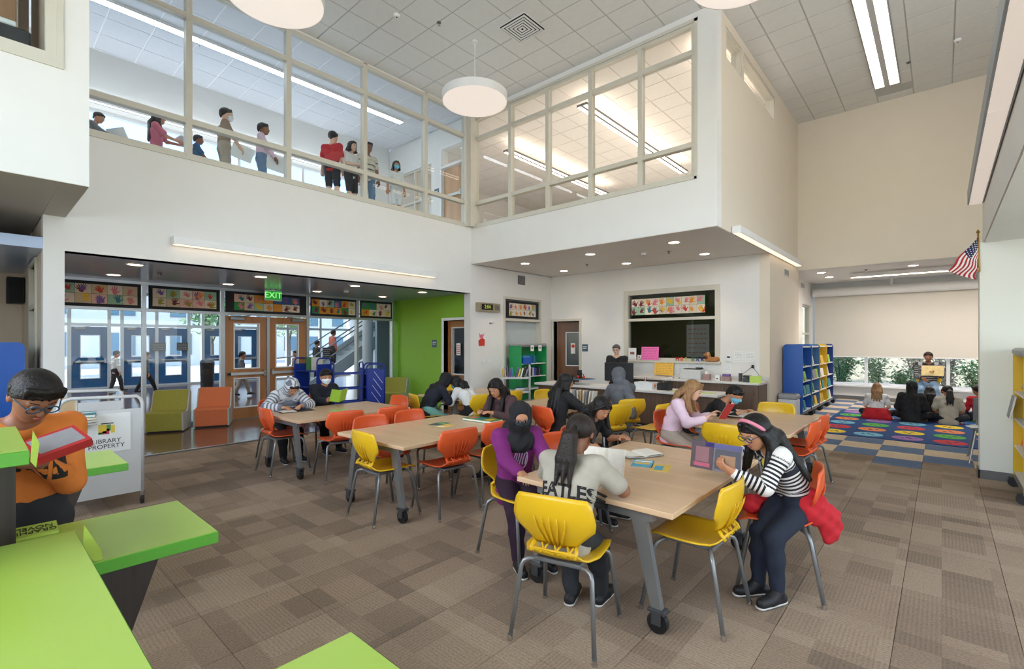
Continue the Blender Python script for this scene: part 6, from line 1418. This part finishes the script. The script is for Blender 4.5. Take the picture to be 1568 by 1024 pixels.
# --- staff
person('librarian in a black top standing behind the monitors', -5.22, 9.28, .30, -.95, 1.55, lean=4, nod=8, skin='light', hair='short', hc='grey', top=black_c, bottom=char, shoes=shoe_b, adult=True, glasses=True, vox=.0105, wr=(.14, .28, .86), wl=(-.14, .28, .86))
LT = 'storyteller in a dark striped sweater and jeans holding up a picture book'
person(LT, -.24, 15.32, -.02, -1, 1.66, sit=.46, lean=2, curl=4, nod=6, wr=(.09, .24, .72), wl=(-.13, .28, .88), skin='brown', hair='short', hc='dark', top=stripe_d, stripes=True, bottom=jeans, shoes=shoe_b, adult=True, vox=.0112, puff=.022)
open_book('open picture book shown to the children by the storyteller', PM(-.24, 15.32, -.02, -1) @ T(-.09, .36, .80) @ Rz(PI) @ Matrix.Rotation(.1, 4, 'X'), BC[11], .20, .24, 6, pages=mat('warm_picture_page', (250, 226, 160), .6, noise=(12, .12)))
dup(first['y'], (-.24, 15.26, 0), face(-.02, -1), 'yellow shell chair under the storyteller in the reading nook', 'yellow shell chairs')
LW = 'dark haired girl in a cream T-shirt on the rug, seen from behind'
person('girl with long fair hair and a red jacket round her waist on the rug', -1.0, 12.42, -.05, 1, 1.30, floor_sit=True, lean=6, curl=12, nod=6, wr=(.14, .22, .16), wl=(-.14, .22, .16), skin='light', hair='long', hc='blonde', hairlen=.20, top=white_c, sleeve='short', bottom=black_c, vox=.0112, hem=-.02)
c = Shape(.04); c.rc(V3(-.14, -.06, .17), V3(.14, -.06, .17), .07, .07).rc(V3(-.2, -.12, .05), V3(.2, -.12, .05), .06, .06).rc(V3(-.17, .03, .1), V3(-.1, -.1, .1), .07, .1).rc(V3(.17, .03, .1), V3(.1, -.1, .1), .07, .1); c.cut.append((V3(0, 0, .005), V3(0, 0, -1)))
obj('jacket', c.mesh('jacket', red_c, .012), [o for o in SC.objects if o.get('label') == 'girl with long fair hair and a red jacket round her waist on the rug'][0])
person('child in a black robe and head scarf kneeling on the rug', -.45, 12.40, .05, 1, 1.40, floor_sit=True, lean=4, curl=8, nod=4, wr=(.14, .22, .2), wl=(-.14, .22, .2), skin='tan', top=black_c, bottom=black_c, hijab=black_c, shoes=shoe_t, vox=.0112, puff=.03, hem=.06)
person('small child with dark hair and a charcoal top on the rug beside the black robe', -.16, 12.78, -.15, 1, 1.22, floor_sit=True, lean=6, curl=12, nod=6, wr=(.14, .22, .16), wl=(-.14, .22, .16), skin='tan', hair='long', hairlen=.14, top=char, bottom=jeans, vox=.012, hem=.05)
person(LW, .10, 12.50, -.05, 1, 1.32, floor_sit=True, lean=8, curl=14, nod=6, yaw=15, wr=(.14, .22, .16), wl=(-.14, .22, .16), skin='tan', hair='pony', top=tee_w, sleeve='short', bottom=navy_c, shoes=shoe_w, vox=.0112, puff=.024, hem=.05)
q = PEOPLE[LW]; U_ = q['U']
mk2 = MB()
for a, b, w_, h_ in ((-.05, .09, .03, .008), (.02, .09, .03, .008), (-.03, .06, .06, .006), (-.07, .0, .05, .008), (.02, .0, .05, .012), (-.06, -.03, .04, .006)): mk2.prism([(a, b), (a + w_, b), (a + w_, b + h_), (a, b + h_)], 0, .0004)
obj('shirt_print', project(LW, mk2.mesh('shirt_print', ink), plane_M(q['Ch'] + U_ @ V3(0, -.3, 0), U_ @ V3(1, 0, 0), U_ @ V3(0, 0, 1)), U_ @ V3(0, 1, 0), .003), q['t'])
person('child in a red top half hidden behind the pier in the reading nook', .58, 13.25, -.4, .9, 1.28, floor_sit=True, lean=6, curl=10, wr=(.14, .22, .16), wl=(-.14, .22, .16), skin='brown', hair='short', top=red_c, bottom=char, shoes=shoe_b, vox=.013)
# --- upstairs corridor
up_ = 4.05
for (lb, u_, Xp, H_, d_, sk, hr, tp, sl, bt, lg_, extra) in (
    ('small boy at the left end of the upstairs corridor, looking at a sheet', (-9.6, 1.27), 0, 1.02, (.5, .86), 'tan', 'short', grey_c, 'long', navy_c, 'pants', dict(wr=(.08, .28, .62), wl=(-.08, .28, .62), nod=20)),
    ('girl in a pink dress holding a sheet in the upstairs corridor', (-9.5, 2.02), 0, 1.25, (.25, .97), 'tan', 'long', rose_c, 'short', rose_c, 'skirt', dict(wr=(.08, .30, .82), wl=(-.08, .30, .82))),
    ('small boy in a blue top beside the first upstairs mullion', (-9.4, 2.56), 0, 1.02, (.25, .97), 'brown', 'short', cloth('blue', (44, 92, 128)), 'short', navy_c, 'pants', dict(wr=(.1, .2, .55), wl=(-.1, .2, .55))),
    ('boy in a tan T-shirt and mask carrying papers in the upstairs corridor', (-8.75, 2.77), 0, 1.34, (.15, .99), 'light', 'short', tan_c, 'short', khaki, 'pants', dict(wr=(.14, .22, .70), mask='white')),
    ('boy in a pink sweatshirt carrying white papers in the upstairs corridor', (-8.7, 3.33), 0, 1.27, (.35, .93), 'brown', 'short', pink_c, 'long', jeans, 'pants', dict(wr=(.12, .22, .66), wl=(-.06, .22, .64))),
    ('boy in a red T-shirt and navy shorts upstairs', (-8.22, 4.36), 0, 1.33, (-.55, .84), 'light', 'short', red_c, 'short', navy_c, 'shorts', dict(wr=(.1, .2, .72))),
    ('girl in a white patterned top and dark shorts upstairs beside the red shirt', (-8.24, 4.74), 0, 1.26, (.9, .3), 'light', 'long', white_c, 'short', navy_c, 'shorts', dict(wr=(.08, .22, .78), hairlen=.1)),
    ('boy in a cream striped T-shirt and jeans upstairs', (-8.26, 5.10), 0, 1.35, (.95, -.1), 'brown', 'short', stripe_t, 'short', jeans, 'pants', dict(stripes=True)),
    ('small girl in a blue mask and white shorts, rightmost of the upstairs children', (-8.2, 5.70), 0, 1.15, (.95, -.2), 'tan', 'long', white_c, 'short', white_c, 'shorts', dict(mask='blue', hairlen=.08))):
    x_, y_ = u_
    person(lb, x_, y_, d_[0], d_[1], H_, z=up_, skin=sk, hair=hr, top=tp, sleeve=sl, bottom=bt, legs=lg_, shoes=shoe_b, vox=.013, **extra)
def sheet(label, M, w, h): t = thing('paper_sheet', label, 'paper', (0, 0, 0), 0, 'papers carried upstairs'); t.matrix_world = M; MB().grid(lambda a, b: (-w / 2 + w * a, .02 * math.sin(a * 3), -h / 2 + h * b), 5, 3, .003).build('sheet', paper_m, t)
sheet('white sheet held by the small boy at the left end upstairs', T(-9.42, 1.52, up_ + .68) @ Rz(.5) @ Matrix.Rotation(.5, 4, 'X'), .34, .24)
sheet('white sheet held by the girl in the pink dress upstairs', T(-9.42, 2.42, up_ + .85) @ Rz(.2) @ Matrix.Rotation(1.1, 4, 'X'), .22, .28)
sheet('white paper at the side of the boy in tan upstairs', T(-8.56, 2.98, up_ + .64) @ Rz(1.2) @ Matrix.Rotation(.3, 4, 'Y'), .32, .24)
sheet('white paper held low by the boy in pink upstairs', T(-8.52, 3.53, up_ + .60) @ Rz(1.25) @ Matrix.Rotation(.2, 4, 'Y'), .36, .28)
# --- lobby
for (lb, x_, y_, H_, d_, tp, bt, ft_, z_) in (
    ('child in a pale coat striding past the blue doors', -18.2, 3.60, 1.27, (0, 1), grey_c, black_c, ((.05, .26, .08), (-.05, -.24, .09)), 0),
    ('child with a dark bag walking by the first blue doors', -19.6, 3.1, 1.30, (-.2, 1), white_c, char, ((.05, .16, .06), (-.05, -.12, .06)), 0),
    ('child in a grey top walking behind the left entry door', -15.3, 5.30, 1.30, (.2, 1), grey_c, khaki, ((.05, -.2, .08), (-.05, .22, .07)), 0),
    ('child in a white mask behind the left entry door glass', -15.2, 5.95, 1.28, (.8, .6), black_c, navy_c, None, 0),
    ('child with dark hair behind the right entry door', -15.5, 7.0, 1.30, (.1, -1), tan_c, char, None, 0)):
    person(lb, x_, y_, d_[0], d_[1], H_, z=z_, skin='tan', hair='short', top=tp, bottom=bt, shoes=shoe_b, vox=.015, feet=ft_, mask='white' if 'mask' in lb else None)
for lb, k, tp in (('child in a dark top on the lower lobby stairs', 1, char), ('child in a coral top on the upper lobby stairs', 3, cloth('coral', (204, 108, 90)))):
    person(lb, -15.75, 7.1 + .40 + k * .29, 0, 1, 1.25, z=.197 + k * .18, skin='brown', hair='short', top=tp, bottom=black_c, shoes=shoe_b, vox=.015)
# ------------------------------------------------------------------ small things on tables, desk and walls
fl_b = mat('flyer_blue', (84, 164, 190), .6, noise=(30, .06)); fl_y = mat('flyer_yellow', (226, 190, 90), .6, noise=(30, .06)); fl_g = mat('flyer_green', (150, 200, 120), .6, noise=(30, .06)); fl_d = mat('flyer_dark_green', (60, 90, 76), .6, noise=(30, .06))
flyer('blue flyer with a yellow band on the nearest table', -1.64, 3.29, .690, .35, .15, .21, fl_b, ((-.06, .05, -.02, .03, fl_y), (-.06, .06, .05, .08, paper_m)))
flyer('yellow flyer beside the blue one on the nearest table', -1.49, 3.26, .690, .30, .13, .20, fl_y, ((-.04, .02, -.07, .05, fl_b),))
flyer('dark green booklet on the middle table', -4.10, 3.42, .690, .2, .14, .22, fl_d, ((-.05, .05, .02, .08, fl_g),))
flyer('yellow flyer under the green booklet on the middle table', -3.96, 3.38, .690, .1, .13, .20, fl_y, ((-.05, .05, -.08, -.05, paper_m),))
flyer('pale green flyer on the entry table', -5.93, 3.22, .690, .3, .14, .2, fl_g, ((-.05, .05, -.02, .03, fl_y),))
flyer('yellow flyer on the right table', -1.60, 5.62, .690, .3, .14, .2, fl_y, ((-.05, .05, -.02, .03, paper_m),)); flyer('blue flyer on the right table', -1.44, 5.66, .690, .2, .13, .2, fl_b, ((-.05, .05, -.02, .03, fl_y),))
flyer('white sheet on the far left table', -5.95, 5.75, .690, .3, .2, .28, paper_m, ((-.07, .07, -.09, -.06, fl_b),))
for k in range(9):
    c = (4, 4, 9, 4, 11, 4, 9, 4, 4)[k]; book('thin pale book standing in the row on the table before the counter, %s' % ('first second third fourth fifth sixth seventh eighth ninth'.split()[k]), T(-4.10 + k * .045, 5.90, .690) @ Rz(PI / 2 + .1) @ Matrix.Rotation((-.22 + k * .05), 4, 'X'), c, .14, .19, .012, 'books standing on the table')
# desk and counter
mon = mat('monitor_back', (30, 32, 36), .4, noise=(8, .05)); ltg = mat('equipment_grey', (206, 206, 204), .4, noise=(8, .02)); dkg = mat('equipment_dark', (56, 58, 62), .5, noise=(8, .05))
def monitor(label, x, y, rz, w=.5, h=.31, stand=True):
    t = thing('monitor', label, 'monitor', (x, y, .71), rz); MB().box(-w / 2, w / 2, -.012, .012, .10, .10 + h, .006).build('screen_case', mon, t)
    MB().box(-w / 2 + .01, w / 2 - .01, .012, .0135, .11, .09 + h).build('display', mat('display_dark', (20, 22, 26), .2, noise=(8, .05)), t)
    MB().box(-.025, .025, -.05, -.012, .012, .10 + h * .7, .006).build('stand', ltg, t); MB().box(-.11, .11, -.11, .07, 0, .012, .003).build('foot', ltg, t)
monitor('wide dark monitor with a white stand on the counter, seen from behind', -4.76, 8.52, .04, .62, .37)
t = thing('desk_riser', 'blue edged desk riser on the left end of the counter', 'stand', (-5.75, 8.5, .71)); MB().box(-.34, .34, -.2, .2, .10, .115, .004).build('platform', mat('riser_blue', (70, 120, 160), .4, noise=(8, .04)), t); MB().box(-.2, -.1, -.1, .1, 0, .10, .006).build('column', dkg, t); MB().box(-.3, .3, -.17, .17, .115, .12).build('mat', black_m, t)
t = thing('tablet', 'small black upright screen on the blue desk riser', 'screen', (-5.72, 8.58, .83)); MB().box(-.06, .06, -.01, .01, .02, .17, .004).build('case', mon, t); MB().box(-.05, .05, -.06, .04, 0, .02, .004).build('foot', black_m, t)
t = thing('headphones', 'red and black headphones on the desk riser', 'headphones', (-5.58, 8.42, .83)); MB().tube([(-.07, 0, .03), (-.06, 0, .09), (0, 0, .12), (.06, 0, .09), (.07, 0, .03)], .009, 8).build('band', black_m, t, True)
for s in (-1, 1): MB().lathe([(.03, -.012), (.034, 0), (.03, .012)], 14, M=T(s * .07, 0, .035) @ Matrix.Rotation(PI / 2, 4, 'Y')).build('ear_cup', red_m, t)
def binbox(label, x, y, z, w, d, h, m, name='bin', inside=None, cat='box'):
    t = thing(name, label, cat, (x, y, z)); e = .004
    MB().box(-w / 2, w / 2, -d / 2, d / 2, 0, e).build('floor', m, t)
    for nm, b in (('wall', (-w / 2, w / 2, -d / 2, -d / 2 + e)), ('wall', (-w / 2, w / 2, d / 2 - e, d / 2)), ('wall', (-w / 2, -w / 2 + e, -d / 2 + e, d / 2 - e)), ('wall', (w / 2 - e, w / 2, -d / 2 + e, d / 2 - e))): MB().box(b[0], b[1], b[2], b[3], e, h).build(nm, m, t)
    MB().box(-w / 2 - .004, w / 2 + .004, -d / 2 - .004, -d / 2, h - .012, h).box(-w / 2 - .004, w / 2 + .004, d / 2, d / 2 + .004, h - .012, h).build('rim', m, t)
    return t
clear = mat('clear_plastic', (226, 226, 224), .3, noise=(8, .02))
binbox('clear plastic bin with orange things inside on the counter', -4.18, 8.52, .71, .36, .24, .12, clear)
t = thing('stuffed_pouch', 'orange pouch in the clear bin on the counter', 'pouch', (-4.10, 8.5, .715)); s_ = Shape(.03); s_.rc((-.06, 0, .05), (.07, .01, .06), .045, .05); obj('pouch', s_.mesh('pouch', mat('pouch_orange', (226, 150, 100), .7, noise=(20, .05)), .008), t); MB().tube([(-.05, 0, .10), (.05, 0, .112)], .004, 6).build('zip', steel_m, t)
t = thing('pen_organizer', 'black mesh pen organizer on the counter', 'organizer', (-3.78, 8.45, .71))
for k in range(3): MB().box(-.12 + k * .08, -.045 + k * .08, -.07, -.066, 0, .12 + .02 * k).box(-.12 + k * .08, -.045 + k * .08, .066, .07, 0, .12 + .02 * k).box(-.12 + k * .08, -.116 + k * .08, -.066, .066, 0, .12 + .02 * k).box(-.049 + k * .08, -.045 + k * .08, -.066, .066, 0, .12 + .02 * k).box(-.116 + k * .08, -.049 + k * .08, -.066, .066, 0, .005).build('compartment', black_m, t)
for k in range(6): MB().tube([(-.09 + k * .035, -.02, .01), (-.10 + k * .04, .0, .19)], .004, 6).build('pen', (BC[0], BC[2], BC[3], BC[4], BC[1], BC[8])[k], t)
for i, x in enumerate((-3.55, -3.40, -3.25, -3.10, -2.95)):
    flyer('lime green sheet on the counter, %s from the pen organizer' % 'first second third fourth fifth'.split()[i], x, 8.40 + .02 * (i % 2), .710, .1 * (i % 3 - 1), .12, .20, mat('sheet_lime', (190, 216, 96), .6, noise=(30, .05)), ((-.04, .04, -.03, .02, fl_g),))
t = thing('cup', 'lime green cup with supplies beside the monitors', 'cup', (-4.28, 8.68, .71)); MB().lathe([(.03, 0), (.042, .12), (.038, .12), (.028, .005)], 18).build('cup_body', MATS['sheet_lime'], t, SM)
for k in range(3): MB().tube([(.0, .01 * k, .02), (.02 - .02 * k, .01, .2)], .005, 6).build('marker', (BC[2], BC[4], BC[0])[k], t)
def poster(label, M, w, h, m, lines, name='poster', lm=None):
    t = thing(name, label, 'poster'); t.matrix_world = M; MB().box(-w / 2, w / 2, -h / 2, h / 2, 0, .004).build('sheet', m, t)
    b = MB(); R_ = random.Random(lines)
    for k in range(lines):
        z = h / 2 - (k + 1) * h / (lines + 1); x = -w * .42
        while x < w * .38: q = R_.uniform(.02, .07) * w / .4; b.box(x, min(x + q, w * .42), z - h * .012, z + h * .012, .004, .0046); x += q + .02 * w / .4
    b.build('handwriting', lm or ink, t)['kind'] = 'stuff'; return t
pk = mat('poster_pink', (240, 116, 176), .7, noise=(20, .03)); oy = mat('poster_amber', (240, 190, 80), .7, noise=(20, .03))
poster('bright pink poster standing on the office window sill', T(-4.96, 10.30, 1.177 + .15) @ Matrix.Rotation(PI / 2 - .1, 4, 'X'), .42, .30, pk, 7, lm=mat('marker_violet', (150, 40, 120), .7, noise=(20, .05)))
poster('amber poster leaning on the wall above the back counter', T(-4.62, 10.28, .83 + .17) @ Matrix.Rotation(PI / 2 - .12, 4, 'X'), .44, .30, oy, 7, lm=mat('marker_brown', (150, 90, 40), .7, noise=(20, .05)))
for lb, x, z, w, h in (('left of two long printed sheets on the wall right of the office window', -3.07, 1.29, .17, .22), ('right of two long printed sheets on the wall right of the office window', -2.86, 1.29, .17, .21), ('small sheet under the thermostat', -3.29, 1.06, .14, .16), ('faint sheet below the sill, left one', -4.22, 1.055, .2, .17), ('faint sheet below the sill, right one', -3.88, 1.06, .24, .18), ('small notice beside the librarian on the back wall', -5.78, 1.60, .17, .10)):
    poster(lb, YF(x, 10.358, z), w, h, paper_m, 6, 'paper_notice', mat('print_grey', (120, 124, 136), .7, noise=(20, .05)))
t = plate('thermostat', 'white thermostat on the wall right of the office window', 'thermostat', YF(-3.26, 10.36, 1.26), .10, .14, white_m, .025, [('display', (-.03, .03, .0, .035, .025, .027), mon)])
cols = [red_m, mat('letter_orange', (230, 110, 40), .5, noise=(9, .04)), fl_y, mat('letter_green', (50, 140, 60), .5, noise=(9, .04)), mat('letter_blue', (40, 70, 170), .5, noise=(9, .04)), mat('letter_navy', (40, 50, 120), .5, noise=(9, .04)), mat('letter_crimson', (180, 40, 60), .5, noise=(9, .04))]
for k, (ch, x) in enumerate(zip('MRSBARR', (-4.32, -4.22, -4.13, -3.98, -3.88, -3.78, -3.69))):
    t = thing('sill_letter', '%s standing letter %s on the office window sill' % (('red', 'orange', 'yellow', 'green', 'blue', 'navy', 'crimson')[k], ch), 'letter', (x, 10.295, 1.178), 0, 'coloured letters on the sill')
    me = text_mesh(ch, .11, .012); me.transform(Matrix.Rotation(PI / 2, 4, 'X')); zs = min(v.co.z for v in me.vertices); me.transform(T(0, 0, -zs)); me.materials.clear(); me.materials.append(cols[k]); obj('letter', me, t)
t = thing('plush_dog', 'brown plush dog lying at the right end of the office window sill', 'plush toy', (-3.60, 10.30, 1.178)); s_ = Shape(.03); s_.rc((-.02, 0, .05), (.12, .02, .05), .045, .05).rc((-.03, -.01, .07), (-.05, -.01, .13), .035, .04).el((-.065, -.015, .15), (.05, .042, .045)).rc((-.08, -.02, .145), (-.13, -.025, .13), .025, .02).rc((.0, -.03, .02), (-.09, -.04, .02), .02, .02).rc((.10, -.03, .02), (.05, -.05, .02), .022, .02)
obj('body', s_.mesh('body', mat('plush_brown', (172, 116, 66), .9, noise=(40, .1), bump=(200, .3)), .006), t)
for s in (-1, 1): s2 = Shape(.01); s2.rc((-.05, s * .035 - .01, .185), (-.04, s * .05 - .01, .13), .014, .018); obj('ear', s2.mesh('ear', mat('plush_tan', (206, 160, 110), .9, noise=(40, .1)), .005), t)
MB().lathe([(.001, -.01), (.011, 0), (.001, .01)], 8, c=(-.152, -.026, .135)).build('nose', black_m, t)
t = thing('framed_picture', 'white framed picture on the left end of the office window sill', 'picture', (-5.40, 10.30, 1.178)); MB().box(-.1, .1, -.01, .01, 0, .27, .003).build('frame', white_m, t); MB().box(-.08, .08, -.0115, -.01, .02, .25).build('picture', paper_m, t); MB().box(-.05, .06, -.0125, -.0115, .12, .18).build('drawing', mat('drawing_rust', (150, 96, 80), .7, noise=(30, .2)), t)
t = thing('heart_ornament', 'small white heart ornament on the office window sill', 'ornament', (-5.22, 10.30, 1.178)); MB().prism([(0, .0), (.045, .05), (.05, .09), (.03, .115), (0, .095), (-.03, .115), (-.05, .09), (-.045, .05)], -.01, .01, axis='Y').build('heart', paper_m, t); MB().prism([(0, .03), (.02, .06), (.015, .08), (0, .07), (-.015, .08), (-.02, .06)], -.0115, -.01, axis='Y').build('red_centre', red_m, t)
# back counter equipment
t = thing('printer', 'white printer on the back counter', 'printer', (-3.86, 10.02, .82)); MB().box(-.21, .21, -.18, .18, 0, .20, .012).build('body', ltg, t); MB().box(-.17, .17, -.12, .14, .20, .215, .004).build('top_tray', dkg, t); MB().box(-.19, .19, -.186, -.18, .03, .09, .002).build('paper_drawer', ltg, t); MB().box(.02, .14, .06, .15, .215, .235, .004).build('control_panel', black_m, t)
tis = mat('tissue_box_print', (160, 130, 126), .7, noise=(40, .15))
def small(name, label, cat, x, y, w, d, h, m, extra=None):
    t = thing(name, label, cat, (x, y, .82)); MB().box(-w / 2, w / 2, -d / 2, d / 2, 0, h, .004).build('box_body', m, t)
    if extra: extra(t)
    return t
def tissue(t): MB().grid(lambda a, b: (-.04 + .08 * a, .02 * math.sin(a * 6) * (b), .12 + .07 * b * (1 - .4 * abs(a - .5))), 6, 4, .002).build('tissue', paper_m, t)
small('tissue_box', 'tissue box with a raised tissue beside the printer', 'box', -3.54, 9.90, .13, .12, .12, tis, tissue)
small('card_box', 'small white box beside the tissue box', 'box', -3.33, 9.92, .09, .09, .11, paper_m, lambda t: MB().box(-.02, .02, -.047, -.045, .03, .05).build('label', dkg, t))
small('tissue_box', 'brown patterned box with purple things on top on the back counter', 'box', -3.16, 9.90, .16, .12, .09, tis, lambda t: MB().box(-.07, .07, -.05, .05, .09, .14, .01).build('contents', mat('violet_things', (120, 90, 150), .6, noise=(40, .2)), t))
small('spray_bottle', 'clear bottle standing on the back counter', 'bottle', -2.93, 10.0, .06, .06, .16, dkg, lambda t: MB().lathe([(.02, .16), (.012, .2), (.012, .24), (.002, .245)], 12).build('neck', clear, t, SM))
small('charger', 'grey card terminal at the end of the back counter', 'device', -2.76, 9.90, .16, .14, .08, dkg, lambda t: MB().box(-.08, .05, -.06, .02, .09, .13, .004).box(-.02, .0, -.02, .0, .08, .09).build('screen', mon, t))
t = thing('tray', 'lime green letter tray at the right end of the back counter', 'tray', (-2.62, 9.86, .82), .2); MB().box(-.10, .10, -.07, .07, 0, .005).box(-.10, .10, -.074, -.07, 0, .13).box(-.10, .10, .07, .074, 0, .11).build('shell', MATS['sheet_lime'], t); MB().box(-.09, .09, -.03, .0, .006, .12).build('papers', paper_m, t)
t = thing('power_adapter', 'black plug and cords on the wall above the back counter', 'plug', (-2.80, 10.34, 1.10)); MB().box(-.02, .02, -.03, .018, -.03, .03, .004).build('plug', black_m, t)
MB().tube([(0, -.03, 0), (-.08, -.08, -.08), (-.16, -.2, -.17), (-.15, -.3, -.19)], .004, 6).tube([(0, -.03, -.01), (.1, -.1, -.1), (.18, -.25, -.16), (.2, -.4, -.26)], .004, 6).build('cord', black_m, t, True)['kind'] = 'stuff'
for k, (lb, m_, x) in enumerate((('red marker lying on the back counter', red_m, -4.30), ('green marker lying on the back counter', MATS['letter_green'], -4.18))):
    t = thing('marker', lb, 'marker', (x, 9.95, .829), .3 * k); MB().tube([(-.05, 0, 0), (.03, 0, 0)], .009, 10).build('barrel', paper_m, t); MB().tube([(.03, 0, 0), (.06, 0, 0)], .0095, 10).build('cap', m_, t)
t = thing('paper_shredder', 'pale grey waste bin with a slotted lid beside the blue bookcases', 'bin', (-2.30, 10.98, 0)); MB().box(-.17, .17, -.14, .14, 0, .44, .015).build('bin_body', ltg, t); MB().box(-.18, .18, -.15, .15, .44, .55, .03).build('lid', mat('equipment_mid', (150, 152, 154), .4, noise=(8, .03)), t); MB().box(-.1, .1, -.02, .02, .55, .553).build('slot', black_m, t)
# inside the office behind the dark glass
t = poster('coloured rules poster on the wall inside the dark office', YF(-5.0, 13.29, 1.62), .62, .9, mat('poster_pale', (196, 200, 200), .7, noise=(20, .03)), 6, lm=mat('poster_rust', (190, 110, 70), .7, noise=(20, .1)))
# green bookcase things
for k, (z, l, m_, n_) in enumerate(((1.06, 'box of blue and white booklets on the highest shelf of the green bookcase', mat('booklet_blue', (60, 140, 180), .6, noise=(60, .3)), .28),)):
    t = thing('booklet_box', l, 'box', (-7.45, 8.84, z)); MB().box(-.08, .08, -n_ / 2, n_ / 2, 0, .16, .004).build('box_body', dkblue, t); MB().box(-.06, .06, -n_ / 2 + .02, n_ / 2 - .02, .16, .20, .004).build('booklets', m_, t)
for k, y in enumerate((9.0, 9.3)): t = thing('shelf_label', ('left cream card hanging from the top of the green bookcase', 'right cream card hanging from the top of the green bookcase')[k], 'sign', (-7.355, y, 1.44)); MB().box(0, .004, -.06, .06, -.07, .07).build('card', paper_m, t); MB().box(.004, .005, -.03, .03, -.01, .02).build('print', ink, t)
# what shows through the near upper-left window
t = thing('storage_cabinet', 'pale wooden cabinet behind the top left window', 'cabinet', (-7.6, -.2, 4.0)); MB().box(-.3, .3, -.7, .55, 0, 2.3).build('carcass', bay_m, t)
for k in range(3): MB().box(.3, .32, -.68 + k * .41, -.29 + k * .41, .02, 2.28, .003).build('door', mat('cabinet_door_oak', (190, 150, 110), .5, wave=((6, 6, .4), (170, 128, 90), .5)), t)
t = thing('office_machine', 'black machine behind the sill of the top left window', 'machine', (-6.75, .1, 4.0)); MB().box(-.25, .25, -.5, .3, 0, .55, .02).build('machine_body', mon, t); MB().box(.0, .24, -.4, .2, .55, .60, .01).build('paper_tray', paper_m, t)
# flower seat and grey chair beside the pier
t = thing('stacking_chair', 'grey chair with a sheet of paper on its seat beside the pier', 'chair', (.52, 8.95, 0)); MB().box(-.24, .24, -.22, .22, .43, .455, .012).build('seat', grey_base, t); MB().box(-.2, .2, .2, .225, .5, .82, .01).build('backrest', grey_base, t)
for sx in (-1, 1):
    for sy in (-1, 1): MB().tube([(sx * .18, sy * .15, .44), (sx * .25, sy * .26, .0)], .012, 8).build('leg', steel_m, t)
    MB().tube([(sx * .16, .2, .44), (sx * .16, .22, .6)], .012, 8).build('upright', steel_m, t)
t = thing('paper_sheet', 'white sheet lying on the grey chair seat beside the pier', 'paper', (.40, 8.88, .457), .3); MB().grid(lambda a, b: (-.14 + .28 * a, -.1 + .2 * b, .012 * math.sin(a * 3.1)), 6, 4, .002).build('sheet', paper_m, t)
t = thing('backpack', 'dark backpack on the floor behind the grey table leg by the blonde girl', 'bag', (-1.92, 5.52, 0)); s_ = Shape(.06); s_.rc((-.06, 0, .10), (.06, 0, .10), .09, .09).rc((-.05, 0, .3), (.05, 0, .3), .075, .075).rc((0, -.06, .12), (0, -.06, .2), .06, .05); s_.cut.append((V3(0, 0, .003), V3(0, 0, -1))); obj('bag_body', s_.mesh('bag_body', char, .012), t)
for s in (-1, 1): MB().tube([(s * .06, .08, .32), (s * .07, .13, .22), (s * .07, .10, .08)], .012, 6).build('strap', black_m, t, True)
t = thing('litter_bin', 'black litter bin beside the blue lobby doors', 'bin', (-19.2, 5.55, 0)); MB().lathe([(.2, 0), (.22, .85), (.2, .87)], 20).build('bin_body', black_m, t, SM); MB().lathe([(.23, .87), (.19, .96), (.06, 1.0)], 20).build('lid', dkg, t, SM)
for k, (y, z, w, lb) in enumerate(((4.62, 1.42, .42, 'dark notice on the lobby door glass, left one'), (5.35, 1.42, .36, 'dark notice on the lobby door glass, right one'))): poster(lb, XF(-21.38, y, z), w, .30, dkg, 4, 'lobby_notice', paper_m)
t = poster('dark notice on the entry glass right of the wooden doors', XF(-10.79, 5.58, 1.34), .2, .24, dkg, 4, 'door_notice', paper_m)
